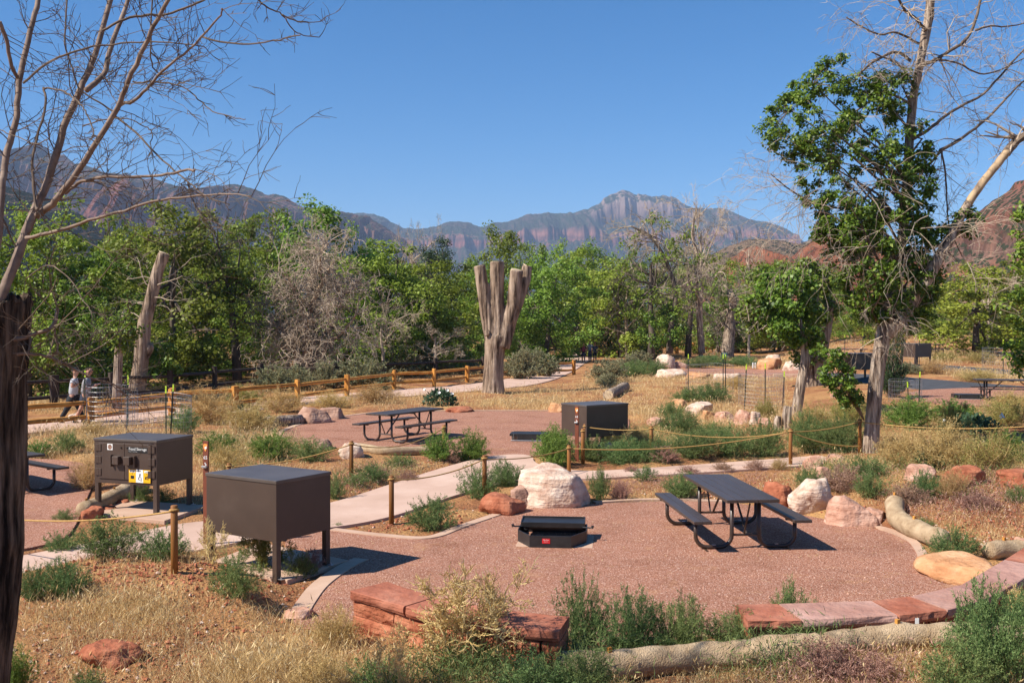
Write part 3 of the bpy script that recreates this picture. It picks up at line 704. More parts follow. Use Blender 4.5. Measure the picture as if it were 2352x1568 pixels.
# ---------------------------------------------------------------- picnic tables
def make_table(loc, rz, label):
    r = empty('picnic_table', loc, rz); tag(r, label, 'picnic table', 'brown slatted picnic tables')
    L = 2.44; b = MB(); n = 5; wid = .762; sw = wid / n
    for i in range(n): b.box((0, -wid / 2 + sw * (i + .5), .74), (L, sw - .006, .045))
    b.build('table_top', M['table'], r, bevel=.004)
    rb = MB(); rb.box((-.86, 0, .70), (.05, .62, .034)); rb.box((.86, 0, .70), (.05, .62, .034)); rb.box((0, 0, .70), (.05, .62, .034)); rb.build('top_cleat', M['pipe'], r)
    for s in (-1, 1):
        b = MB()
        for i in (-1, 1): b.box((0, s * .72 + i * .066, .445), (L, .126, .042))
        st = b.build('seat', M['table'], r, bevel=.004)
        for e in (-.86, .86):
            pts = [(e, s * .20, .69)]
            R = .17
            for k in range(8):
                a = math.pi + math.pi / 2 * k / 7 if True else 0
                pts.append((e, s * (.20 + R + R * math.cos(a)), .03 + R + R * math.sin(a)))
            for k in range(8):
                a = -math.pi / 2 + math.pi / 2 * k / 7
                pts.append((e, s * (.73 - R + R * math.cos(a)), .03 + R + R * math.sin(a)))
            pts.append((e, s * .73, .40))
            lg = MB().tube(pts, .030, 12).box((e, s * .72, .412), (.05, .25, .024)).build('leg', M['pipe'], r, smooth=False)
            lg.data.polygons.foreach_set('use_smooth', np.ones(len(lg.data.polygons), bool))
            MB().box((e, s * .46, .03), (.03, .05, .066)).build('anchor_clip', M['zinc'], lg)
            MB().bar((e - .0, s * .60, .006), (e + math.copysign(.16, e), s * .60, .006), .03, .008).build('anchor_strap', M['pipe'], lg)
    for e in (-1, 1):
        b = MB().tube([(e * .86, -.2, .20), (e * .86, .2, .20)], .018, 8)
        b.tube([(e * .86, -.02, .20), (e * .30, -.02, .69)], .018, 8); b.tube([(e * .86, .02, .20), (e * 1.12, .02, .69)], .014, 8)
        b.build('brace', M['pipe'], r)
    return r
make_table((3.29, 15.15, .004), math.radians(94.7), 'brown picnic table nearest us on the red gravel beside the fire ring')
make_table((-2.87, 26.9, .16), math.radians(58), 'brown picnic table on the rear gravel pad behind the rope line')
p = G(-10, 1128); make_table((p.x, p.y, p.z + .02), math.radians(-38), 'brown picnic table cut by the left picture edge, only a bench end showing')
p = G(2322, 921); make_table((p.x, p.y, p.z + .03), math.radians(-14), 'brown picnic table by the asphalt at the right picture edge')
p = G(2124, 817); make_table((p.x, p.y, p.z), math.radians(6), 'tiny far picnic table behind the distant locker by the loop road')
p = G(1946, 828); make_table((p.x, p.y, p.z), math.radians(-8), 'tiny far picnic table seen left of the leafy trunk on the right')

# ---------------------------------------------------------------- fire rings
def make_ring(loc, rz, label, opened=True, sc=1.0):
    r = empty('fire_ring', loc, rz); r.scale = (sc,) * 3; tag(r, label, 'fire ring', 'black steel fire rings')
    W, D, H, t = .51, .46, .165, .012
    poly = [(-W, D), (W, D), (W, -.06), (.30, -D), (-.30, -D), (-W, -.06)]
    b = MB()
    for i in range(6):
        a = Vector((*poly[i], 0)); c = Vector((*poly[(i + 1) % 6], 0)); d = (c - a); nrm = Vector((-d.y, d.x, 0)).normalized() * t
        if nrm.dot(-(a + c) / 2) < 0: nrm = -nrm
        n = len(b.v)
        for q in (a, c, c + nrm, a + nrm):
            b.v.append((q.x, q.y, -.03)); b.v.append((q.x, q.y, H))
        for f in ((0,2,3,1),(4,6,7,5),(1,3,5,7),(0,1,7,6),(2,4,5,3)): b.f.append(tuple(n + k for k in f)); b.m.append(0)
    b.build('ring_wall', M['blacksteel'], r)
    g = MB()
    if opened:
        ang = math.radians(-12)
        lid = MB()
        lid.box((0, .26, .315), (.94, .34, .012)); lid.box((0, .095, .302), (.96, .014, .075)); lid.box((0, .43, .305), (.96, .014, .075)); lid.box((-.473, .262, .305), (.014, .32, .074)); lid.box((.473, .262, .305), (.014, .32, .074))
        lo = lid.build('lid', M['blacksteel'], r, bevel=.003); lo.location = (0, .02, -.095); lo.rotation_euler = (math.radians(5), 0, 0)
        for i in range(7): g.tube([(-.44, .12 + .025 * i, .185 - .014 * i), (.44, .12 + .025 * i, .185 - .014 * i)], .007, 6)
        g.build('grate', M['blacksteel'], r)
        for s in (-1, 1):
            h = MB().tube([(s * .45, .08, .19), (s * .56, .06, .19), (s * .60, .05, .20)], .012, 8); h.tube([(s * .59, .05, .185), (s * .60, .05, .225)], .020, 10)
            h.build('handle', M['blacksteel'], r)
            MB().bar((s * .40, .35, .20), (s * .35, .05, .02), .012, .006).build('stay_bar', M['blacksteel'], r)
        MB().prism([(x * .96, y * .96) for x, y in poly][::-1][::-1] if False else [(-.48,-.05),(-.29,-.42),(.29,-.42),(.48,-.05),(.48,.43),(-.48,.43)], 0.0, .035).build('ash_bed', M['gravel'], r)
        pl = MB().box((-.06, -D - .003, .09), (.115, .005, .07)).build('maker_plate', M['redp'], r)
        text('lettering', 'Pilot Rock', .02, M['white'], pl, (-.06, -D - .0065, .10), FRONT, 'CENTER')
        text('lettering', 'Park equipment', .010, M['white'], pl, (-.06, -D - .0065, .078), FRONT, 'CENTER')
    else:
        lid = MB(); lid.box((-.02, -.15, .18), (1.0, .56, .02)); lid.box((-.02, -.425, .155), (1.0, .014, .06)); lid.build('lid', M['blacksteel'], r, bevel=.003)
        for s in (-.40, .36):
            MB().tube([(s, -.44, .19), (s, -.475, .10), (s - .03, -.48, .06), (s - .03, -.48, .02)], .011, 8).build('hasp', M['blacksteel'], r)
        MB().tube([(-.48, -.50, .012), (.40, -.50, .012)], .014, 8).build('rail', M['zinc'], r)
    MB().box((.05, 0.03, -.055), (1.12, .88, .10)).build('base_slab', M['slab'], r, bevel=.008)
    return r
make_ring((.60, 14.78, .012), math.radians(-6), 'open black fire ring with tipped grate and red plate on the near gravel')
p = G(1218, 1013); make_ring((p.x, p.y, .165), math.radians(-7), 'closed black fire ring on the rear gravel left of locker 63', False, .98)
p = G(2222, 917); make_ring((p.x, p.y, p.z + .03), math.radians(-12), 'closed black fire ring beside the table at the right picture edge', False, .95)

# ---------------------------------------------------------------- site marker posts
def make_marker(px, ytop, yb, h, num, label, rz):
    Y = G(px, yb).y if yb else None
    p = G(px, yb)
    r = empty('site_marker', p, rz); tag(r, label, 'marker post')
    MB().box((0, 0, h / 2 - .05), (.095, .022, h + .1)).build('post', M['rust'], r, bevel=.003)
    e = MB().prism([(-.034, .0), (0, -.055), (.034, 0), (.038, .045), (.02, .06), (-.02, .06), (-.038, .045)], 0, .003)
    o = e.build('emblem', M['orange'], r); o.rotation_euler = FRONT; o.location = (0, -.012, h - .10)
    e = MB().prism([(.0, -.02), (.028, -.005), (.022, .03), (.0, .012), (-.016, .01)], 0, .003)
    q = e.build('emblem_mark', M['white'], r); q.rotation_euler = FRONT; q.location = (.002, -.0155, h - .10)
    text('number', num, .072, M['white'], r, (0, -.0125, h - .265), FRONT, 'CENTER')
    k = MB(); k.box((-.006, -.0125, h - .325), (.016, .002, .018)); k.box((.008, -.0125, h - .345), (.02, .002, .016)); k.build('symbol', M['white'], r)
    MB().box((-.004, -.03, h - .375), (.082, .04, .028)).build('tag_clip', M['zinc'], r, bevel=.003)
    return r
make_marker(1325, 928, 1060, 1.27, '63', 'rust brown marker post numbered 63 in front of a food locker', math.radians(-30))
make_marker(474, 1008, 1258, 1.56, '65', 'rust brown marker post numbered 65 between the two lockers at left', math.radians(-22))

# ---------------------------------------------------------------- rope posts and ropes
def rope_post(px, ytop, label, h=.80, lean=(0, 0)):
    d = ray(px, ytop)
    t = (CAMZ - h - .0) / -d[2]
    for _ in range(6):
        z = gz(d[0] * t, d[1] * t); t = (CAMZ - h - z) / -d[2]
    x, y = d[0] * t, d[1] * t; z = gz(x, y)
    r = empty('rope_post', (x, y, z)); tag(r, label, 'post', 'round rope posts along the paths')
    MB().tube([(0, 0, -.15), (lean[0] * .5, lean[1] * .5, h * .5), (lean[0], lean[1], h - .006), (lean[0], lean[1], h)], [.043, .042, .041, .034], 14, rough=.04, seed=px).build('post', M['ropepost'], r, smooth=True)
    kn = MB().tube([(lean[0] + .05 * math.cos(a), lean[1] + .05 * math.sin(a), h - .07 + .004 * a) for a in np.linspace(0, 6.4, 14)], .012, 6); kn.build('rope_loop', M['rope'], r)
    return Vector((x + lean[0], y + lean[1], z + h - .07))
RP = {}
for k, a in {
  'a': (400, 1154, 'short rope post standing behind the dirt mound at left', .80),
  'b': (899, 1092, 'rope post at the near corner of the concrete path', .80),
  'c': (807, 1012, 'rope post below the left end of the rear picnic table', .80),
  'd': (1113, 1045, 'rope post left of the white boulder', .80),
  'e': (1020, 975, 'rope post at the right end of the rear picnic table', .80),
  'f': (1307, 1022, 'dark rope post right above the white boulder', .62),
  'g': (1339, 984, 'front one of the two rope posts before locker 63', .80),
  'h': (1344, 974, 'rear one of the two rope posts at the corner of locker 63', .80),
  'i': (1496, 978, 'rope post in the green bushes right of locker 63', .80),
  'j': (1816, 984, 'rope post at the right end of the narrow concrete path', .85),
  'k': (1975, 962, 'rope post close behind the shaggy right trunk', .80),
  'l': (526, 1063, 'low rope post peeking over the front locker', .55),
  }.items(): RP[k] = rope_post(a[0], a[1], a[2], a[3])
def rope(a, b, sag, label):
    a = Vector(a); b = Vector(b); pts = [a.lerp(b, t) - Vector((0, 0, sag * 4 * t * (1 - t))) for t in np.linspace(0, 1, 18)]
    o = MB().tube(pts, .0115, 6).build('rope', M['rope'], smooth=True); tag(o, label, 'rope', 'golden ropes strung between posts')
q = G(-60, 1285); rope(RP['a'], q + Vector((0, 0, .62)), .10, 'rope running left from the post behind the dirt mound')
rope(RP['b'], RP['d'], .10, 'rope along the near side of the concrete path')
rope(RP['d'], RP['f'], .08, 'rope crossing the mouth of the concrete path')
rope(RP['f'], RP['j'], .16, 'long lower rope over the green bushes beside the narrow path')
rope(RP['h'], RP['i'], .05, 'upper rope from locker 63 to the post in the bushes')
rope(RP['i'], RP['j'], .16, 'upper rope from the bush post to the narrow path end')
rope(RP['j'], RP['k'], .06, 'rope rising from the path end to the post behind the trunk')
rope(RP['c'], RP['e'], .22, 'sagging rope in front of the rear picnic table')
rope(RP['c'], RP['l'], .10, 'rope running left above the front locker')
rope(RP['j'], at(1978, 1024, 23.1), .10, 'rope from the path end post to the shaggy right trunk')
q = G(2420, 1060); rope(RP['k'], q + Vector((0, 0, .75)), .12, 'rope going off to the right picture edge')

# ---------------------------------------------------------------- rail fences
def rail_fence(name, posts, label, mat, h=.92, rails=(.74, .30), pw=.15, double=True, post_boost=None):
    """posts: list of world points on the ground"""
    r = empty(name, posts[0]); tag(r, label, 'fence')
    o = posts[0]; rng = random.Random(len(posts) * 7 + int(o.x))
    n = len(posts)
    for i, p in enumerate(posts):
        d = (posts[min(i + 1, n - 1)] - posts[max(i - 1, 0)]); d.z = 0; d.normalize(); nr = Vector((-d.y, d.x, 0)); an = math.atan2(d.y, d.x)
        for s in ((-1, 1) if double else (0,)):
            q = p - o + d * (.11 * s) + nr * (.075 * s)
            hh = h + rng.uniform(-.03, .03)
            MB().box((q.x, q.y, q.z + hh / 2 - .1), (pw, pw, hh + .2), rz=an + rng.uniform(-.06, .06)).build('post', mat, r, bevel=.012)
    for i in range(n - 1):
        a, b = posts[i] - o, posts[i + 1] - o; d = (b - a).normalized()
        for z in rails:
            za = z + rng.uniform(-.025, .025); zb = z + rng.uniform(-.025, .025)
            m1 = a.lerp(b, .5)
            pts = [a - d * .14 + Vector((0, 0, za)), a.lerp(b, .3) + Vector((0, 0, za * .7 + zb * .3 + .01)), a.lerp(b, .7) + Vector((0, 0, za * .3 + zb * .7 - .01)), b + d * .14 + Vector((0, 0, zb))]
            MB().tube(pts, [.062, .074, .074, .062], 7, rough=.12, seed=i * 3 + z).build('rail', mat, r, smooth=False)
    return r
def on_top(px, ytop, h):
    d = ray(px, ytop); t = (CAMZ - h) / -d[2]
    for _ in range(8): t = (CAMZ - h - float(base(d[0] * t, d[1] * t))) / -d[2]
    return Vector((d[0] * t, d[1] * t, float(base(d[0] * t, d[1] * t))))
FO = [(-60,945),(22,926),(207,912),(395,893),(540,886),(683,874),(797,862),(905,851),(997,847),(1073,840),(1140,834),(1210,828)]
rail_fence('rail_fence', [on_top(x, y, .9) for x, y in FO], 'long orange split rail fence with paired posts beside the near walkway', M['fence'])
rail_fence('rail_fence', [on_top(x, y, .9) for x, y in ((1262, 829), (1318, 827))], 'short piece of orange rail fence where the walkway bends', M['fence'])
FD = [(-60,872),(125,865),(258,859),(391,853),(493,845),(600,837),(690,837),(768,837),(880,829),(1000,824),(1110,820)]
rail_fence('rail_fence', [on_top(x, y, 1.2) for x, y in FD], 'dark weathered rail fence in front of the trees at left', M['darkfence'], 1.25, (1.02, .45), .16)
def gp(L): return [G(x, y) for x, y in L]
rail_fence('rail_fence', gp([(1100,828),(1150,822),(1205,817),(1240,813),(1275,812),(1311,811),(1350,802),(1400,799)]), 'dark rail fence at the bend of the walkway behind the walkers', M['darkfence'], 1.5, (1.2, .55), .2)
rail_fence('rail_fence', gp([(1375,819),(1398,812),(1425,808),(1450,808),(1475,806),(1516,804),(1554,812),(1593,809),(1621,808),(1665,806),(1725,806),(1790,806)]), 'far orange rail fence on the right of the walkway', M['fence'], 1.15, (.95, .4), .2)
rail_fence('rail_fence', gp([(1424,817),(1442,818),(1455,819),(1466,820)]), 'short orange rail fence hidden in sagebrush near the walkers', M['fence'], .95, (.7,), .18)
rail_fence('rail_fence', gp([(1500,800),(1562,797),(1625,797),(1700,797),(1780,798)]), 'dark rail fence behind the far orange fence', M['darkfence'], 1.4, (1.15, .5), .2)

# red-brown slatted bench far off
p = G(1638, 806); r = empty('slatted_bench', p, .2); tag(r, 'tiny red-brown slatted bench by the far orange fence', 'bench')
b = MB(); [b.box((0, .3, .55 + .13 * i), (1.6, .05, .10)) for i in range(4)]; b.build('backrest', M['rust'], r)
b = MB(); [b.box((0, -.2 + .16 * i, .45), (1.6, .13, .05)) for i in range(3)]; b.build('seat', M['rust'], r)
for s in (-.65, .65): MB().box((s, 0, .21), (.09, .5, .44)).build('leg', M['rust'], r)

# small green sign, white marker, parking stop
p = G(1664, 836); r = empty('trail_sign', p, -.1); tag(r, 'small green sign with a round symbol by the grey snag', 'sign')
MB().box((0, .02, .35), (.06, .04, .8)).build('post', M['tpost'], r)
sp_ = MB().box((0, 0, .70), (.44, .02, .42)).build('sign_panel', M['signgreen'], r, bevel=.004)
MB().tube([(.12 * math.cos(a), -.013, .64 + .12 * math.sin(a)) for a in np.linspace(0, 2 * math.pi, 20)], .012, 5, cap=False).build('symbol_ring', M['white'], sp_)
b = MB(); b.bar((-.085, -.013, .725), (.085, -.013, .555), .02, .006); b.bar((.05, -.012, .72), (-.05, -.012, .58), .03, .004); b.build('symbol', M['white'], sp_)
text('lettering', 'RESTORATION\nAREA', .055, M['white'], sp_, (0, -.012, .85), FRONT, 'CENTER')
p = G(1732, 846); r = empty('trail_marker', p); tag(r, 'pair of short white stakes left of the orange boulders', 'marker')
for s in (-.09, .09): MB().box((s, 0, .18), (.09, .07, .46)).build('stake', M['white'], r, bevel=.008)
p = G(1816, 865); p.z += .01
b = MB().prism([(-1.0, -.10), (1.0, -.10), (1.0, .10), (-1.0, .10)], 0, .16)
for i in range(4, 8): b.v[i] = (b.v[i][0] * .97, b.v[i][1] * .6, b.v[i][2])
o = b.build('parking_stop', M['slab'], bevel=.015); o.location = p; tag(o, 'pale concrete parking stop behind the wire cages', 'parking stop')

# ---------------------------------------------------------------- wire plant cages
def wire_cage(c, rad, h, posts, label, zmesh=.05, a0=0, a1=2 * math.pi, seed=0, hrow=.13, vcol=.09):
    """c: ground centre; posts: list of (px, top_y, lean) measured as world offsets"""
    r = empty('wire_cage', c); tag(r, label, 'plant cage')
    mb = MB(); rng = random.Random(seed)
    def pt(a, z): 
        k = 1 + .05 * math.sin(3 * a + seed)
        return (rad * k * math.cos(a), rad * k * math.sin(a), z + .03 * math.sin(2 * a + seed * 2))
    nz = int(h / hrow)
    for i in range(nz + 1):
        mb.tube([pt(a, zmesh + h * i / nz) for a in np.linspace(a0, a1, 30)], .0032 if i < nz else .0045, 4, cap=False)
    nc = int(abs(a1 - a0) * rad / vcol)
    for i in range(nc):
        a = a0 + (a1 - a0) * i / nc; mb.tube([pt(a, zmesh), pt(a + rng.uniform(-.01, .01), zmesh + h)], .0026, 3, cap=False)
    mb.build('wire_mesh', M['zinc'], r)
    for (dx, dy, ph, ln) in posts:
        p = MB(); p.box((0, 0, ph / 2), (.036, .008, ph + .2)); p.box((0, .018, ph / 2), (.008, .036, ph + .2))
        po = p.build('steel_post', M['tpost'], r); po.location = (dx, dy, 0); po.rotation_euler = (0, ln, 0)
        t = MB(); t.box((0, 0, ph + .02), (.040, .011, .20)); t.box((0, .02, ph + .02), (.011, .040, .20)); t.build('painted_tip', M['lime'], po)
    return r
def cage(pxc, pyb, rad, h, posts, label, **kw):
    c = G(pxc, pyb); c.z = gz(c.x, c.y)
    pl = []
    for px, pyt, ph, ln in posts:
        # post foot on the ring, at the angle that matches its column
        dx = (px - 1176) / FPX * c.y - c.x; pl.append((dx, -math.sqrt(max(rad * rad - dx * dx, .0)) * (1 if pyt > 0 else -1), ph, ln))
    return wire_cage(c, rad, h, pl, label, **kw)
cage(256, 985, .72, 1.25, [(191, 868, 1.62, .03), (273, -1, 1.45, 0.0)], 'wire cage round a sapling beside the two walkers at left', seed=1)
cage(365, 995, .86, 1.02, [(290, 875, 1.45, .03), (401, 885, 1.25, .0), (409, 885, 1.3, .06)], 'wide wire cage in front of the leaning cut trunk at left', seed=2)
cage(1628, 905, 1.0, 1.2, [(1578, 825, 1.6, 0), (1651, 827, 1.62, 0.0), (1657, 828, 1.60, 0.0)], 'wire cage with three lime tipped posts below the flat pale rocks', seed=3, hrow=.2, vcol=.14)
cage(1749, 938, .80, 1.2, [(1705, 843, 1.5, .04), (1745, 843, 1.55, 0), (1790, 864, 1.25, .04)], 'wire cage left of the grey leaning trunk and its stump', seed=4)
cage(2080, 925, .55, .75, [(2074, 892, .65, -.06), (2099, 869, 1.0, .03)], 'small wire cage just right of the shaggy trunk', seed=5)
cage(2075, 838, .9, 1.15, [(2040, 801, 1.4, 0), (2112, 801, 1.5, 0)], 'distant wire cage in front of the far food locker', seed=6, hrow=.25, vcol=.2)
cage(2325, 866, 1.25, 1.3, [(2283, 802, 1.65, .0), (2312, 810, 1.6, 0), (2350, 812, 1.55, 0)], 'broad wire cage above the table at the right picture edge', seed=7, hrow=.16, vcol=.12)
cage(1955, 815, .8, 1.0, [(1935, 800, 1.3, 0), (1982, 800, 1.4, 0)], 'tiny wire cage far off behind the grey trunks', seed=8, hrow=.25, vcol=.25)

# ---------------------------------------------------------------- straw wattles
def wattle(pxs, r, label, stakes=(), lift=.8):
    pts = [G(*p) for p in pxs]; c = []
    for i in range(len(pts) - 1):
        for t in np.linspace(0, 1, 9, endpoint=(i == len(pts) - 2)):
            a, b = pts[max(i - 1, 0)], pts[i]; d, e = pts[i + 1], pts[min(i + 2, len(pts) - 1)]
            q = .5 * ((2 * b) + (d - a) * t + (2 * a - 5 * b + 4 * d - e) * t * t + (3 * b - a - 3 * d + e) * t ** 3)
            q.z = gz(q.x, q.y) + r * lift; c.append(q)
    root = empty('straw_wattle', pts[0]); tag(root, label, 'straw wattle')
    o = pts[0]
    # round the ends
    d0 = (c[0] - c[1]).normalized(); d1 = (c[-1] - c[-2]).normalized()
    P = [c[0] + d0 * r * .55, c[0] + d0 * r * .4] + c + [c[-1] + d1 * r * .4, c[-1] + d1 * r * .55]
    R = [r * .25, r * .7] + [r * (1 + .03 * math.sin(i * .55 + r * 50)) for i in range(len(c))] + [r * .7, r * .25]
    MB().tube([q - o for q in P], R, 20, rough=.07, seed=len(c) + r).build('burlap_roll', M['burlap'], root, smooth=True)
    for t in stakes:
        q = c[int(t * (len(c) - 1))] - o
        MB().box((q.x, q.y, q.z + r * .5), (.035, .035, r * 1.6), rz=.4).build('stake', M['fence'], root)
wattle([(2055,1175),(2058,1202),(2085,1228),(2120,1243),(2160,1256)], .150, 'tan burlap wattle curving down beside the gravel at right', (.05, .65))
wattle([(2272,1283),(2330,1278),(2420,1268)], .125, 'tan burlap wattle at the right picture edge behind the orange slab', (.4,))
wattle([(1290,1558),(1400,1556),(1520,1545),(1640,1532),(1760,1524),(1880,1512)], .135, 'longest burlap wattle along the bottom of the picture', (.22,))
wattle([(1900,1510),(1990,1496),(2100,1488),(2230,1484),(2420,1490)], .125, 'burlap wattle at bottom right with a white tag', (.45,))
wattle([(192,1186),(235,1170),(285,1143),(330,1128)], .14, 'burlap wattle behind the legs of the lettered food locker', (.1, .55))
wattle([(822,1036),(880,1044),(960,1044),(1010,1042)], .11, 'burlap wattle along the front of the rear gravel pad', ())
wattle([(1058,1056),(1068,1052)], .10, 'short round wattle end among green bushes by the path', (.5,))
q = G(2106, 1476); o = MB().box((q.x, q.y, q.z + .20), (.035, .004, .075)).build('paper_tag', M['white']); tag(o, 'small white paper tag stuck on the bottom right wattle', 'tag')

# ---------------------------------------------------------------- red sandstone seat walls
def arc_wall(inner, outer, ztop, label, seams, mats, cap=.10, course=.15):
    """inner/outer: matching world xy polylines of the cap edges; one cap stone between successive seams"""
    o = Vector((inner[0][0], inner[0][1], 0)); r = empty('seat_wall', o); tag(r, label, 'stone wall')
    def lerp(P, t):
        k = min(int(t), len(P) - 2); f = t - k
        return Vector((P[k][0] * (1 - f) + P[k + 1][0] * f, P[k][1] * (1 - f) + P[k + 1][1] * f, 0))
    rng = random.Random(5)
    dense = [lerp(outer, u) for u in np.linspace(0, len(outer) - 1, 240)]
    def near(a):
        k = sorted(range(240), key=lambda i: (dense[i] - a).length_squared)[:2]; return (dense[k[0]] + dense[k[1]]) / 2
    def stone(ta, tb, z0, z1, inset, mat, name, i):
        nseg = 6; mb = MB(); gap = .012; rows = []
        for s in range(nseg + 1):
            t = ta + (tb - ta) * s / nseg; a = lerp(inner, t); c = near(a); d = (c - a).normalized()
            tt = (lerp(inner, min(t + .01, len(inner) - 1)) - lerp(inner, max(t - .01, 0))).normalized()
            sh = gap * (1 if s == 0 else -1 if s == nseg else 0)
            a = a + d * inset + tt * sh; c = c - d * inset + tt * sh
            w1 = [noise.noise(Vector((t * 9 + i, zz * 8, 1.3))) * .024 for zz in (z0, z0 + (z1 - z0) * .33, z0 + (z1 - z0) * .66, z1)]
            ring = [(a, z0), (c + d * (w1[0] - .012), z0), (c + d * (w1[1] + .006), z0 + (z1 - z0) * .33), (c + d * (w1[2] + .004), z0 + (z1 - z0) * .7), (c + d * w1[3] * .5, z1 - .006), (c - d * .012, z1), (a + d * .012, z1), (a, z1 - .01)]
            rows.append(ring)
        n = len(rows[0])
        for ring in rows:
            for q, z in ring: mb.v.append((q.x - o.x, q.y - o.y, z))
        for s in range(nseg):
            for k in range(n):
                k2 = (k + 1) % n; mb.f.append((s * n + k, s * n + k2, (s + 1) * n + k2, (s + 1) * n + k)); mb.m.append(0)
        mb.f.append(tuple(reversed(range(n)))); mb.m.append(0); e = nseg * n; mb.f.append(tuple(e + k for k in range(n))); mb.m.append(0)
        bm = bmesh.new(); me = bpy.data.meshes.new(name); me.from_pydata(mb.v, [], mb.f); bm.from_mesh(me); bmesh.ops.recalc_face_normals(bm, faces=bm.faces[:]); bm.to_mesh(me); bm.free()
        link(name, me, mat, r)
    for i in range(len(seams) - 1):
        stone(seams[i], seams[i + 1], ztop - cap, ztop, 0, M[mats[i % len(mats)]], 'cap_stone', i)
    z = ztop - cap - .012; k = 0
    while z > -.1:
        zb = max(z - course, -.15); t = seams[0]; j = 0
        while t < seams[-1] - .02:
            t2 = min(t + rng.uniform(.3, 1.1), seams[-1]); 
            if seams[-1] - t2 < .2: t2 = seams[-1]
            stone(t, t2, zb, z, .035 + .012 * rng.random(), M['r_red'], 'wall_stone', 40 + k * 7 + j); t = t2; j += 1
        z = zb - .008; k += 1
inn = [flat(x, y, .44) for x, y in ((889,1334),(997,1370),(1130,1395),(1272,1412),(1400,1418))]
out = [flat(x, y, .44) for x, y in ((791,1352),(926,1391),(1060,1425),(1222,1445),(1370,1456))]
arc_wall(inn, out, .44, 'low red sandstone seat wall left of the bottom bushes with its square end showing', [0, 1.02, 2.3, 3.3], ['cap_red'])
inn = [flat(x, y, .40) for x, y in ((1686,1387),(1787,1385),(2002,1378),(2089,1368),(2205,1342),(2306,1284),(2380,1240))]
out = [flat(x, y, .40) for x, y in ((1692,1424),(1800,1424),(1957,1416),(2085,1410),(2197,1397),(2290,1362),(2400,1300))]
arc_wall(inn, out, .40, 'curved low sandstone seat wall at bottom right with red and mauve cap stones', [0, 1, 2, 3, 4, 5, 5.9], ['cap_red', 'cap_mauve', 'cap_red', 'cap_mauve', 'cap_mauve', 'cap_red'])

# ---------------------------------------------------------------- boulders
def rock_mesh(seed, dims, facets=9, rough=.12, sub=4):
    rng = random.Random(seed); bm = bmesh.new(); bmesh.ops.create_icosphere(bm, subdivisions=sub, radius=1)
    pl = []
    for _ in range(facets):
        d = Vector((rng.gauss(0, 1), rng.gauss(0, 1), rng.gauss(0, .8))).normalized(); pl.append((d, rng.uniform(.55, .86)))
    pl.append((Vector((rng.uniform(-.2, .2), rng.uniform(-.2, .2), 1)).normalized(), rng.uniform(.6, .8)))
    off = Vector((seed * 3.1, seed * 1.7, seed * .9))
    for v in bm.verts:
        c = v.co.copy()
        for d, h in pl:
            k = c.dot(d)
            if k > h: c -= d * (k - h) * .92
        c *= 1 + rough * noise.fractal(c * 1.6 + off, 1.0, 2.0, 3) + rough * .35 * noise.fractal(c * 6 + off, .8, 2.0, 3)
        v.co = Vector((c.x * dims[0] / 1.5, c.y * dims[1] / 1.5, c.z * dims[2] / 1.35))
    me = bpy.data.meshes.new('boulder'); bm.to_mesh(me); bm.free(); return me
def boulder(px, pyb, wpx, hpx, mat, label, seed, group=None, deep=.75, facets=9, rough=.12):
    p = G(px, pyb); s = p.y / FPX; wd = wpx * s; ht = hpx * s * 1.05
    # the visible base is the near foot: push the centre back by half its depth
    dp = wd * deep; c = Vector((p.x * (p.y + dp * .35) / p.y, p.y + dp * .35, 0)); c.z = gz(c.x, c.y)
    me = rock_mesh(seed, (wd, dp, ht * 1.35), facets, rough)
    zs = np.empty(len(me.vertices) * 3, np.float32); me.vertices.foreach_get('co', zs); zs = zs.reshape(-1, 3)
    top = zs[:, 2].max(); xr = np.ptp(zs[:, 0]); zs[:, 0] *= wd / xr; me.vertices.foreach_set('co', zs.ravel())
    o = link('boulder', me, M[mat], smooth=True); o.location = (c.x, c.y, c.z + ht - top * 1.0); o.rotation_euler = (0, 0, 0)
    tag(o, label, 'boulder', group); return o
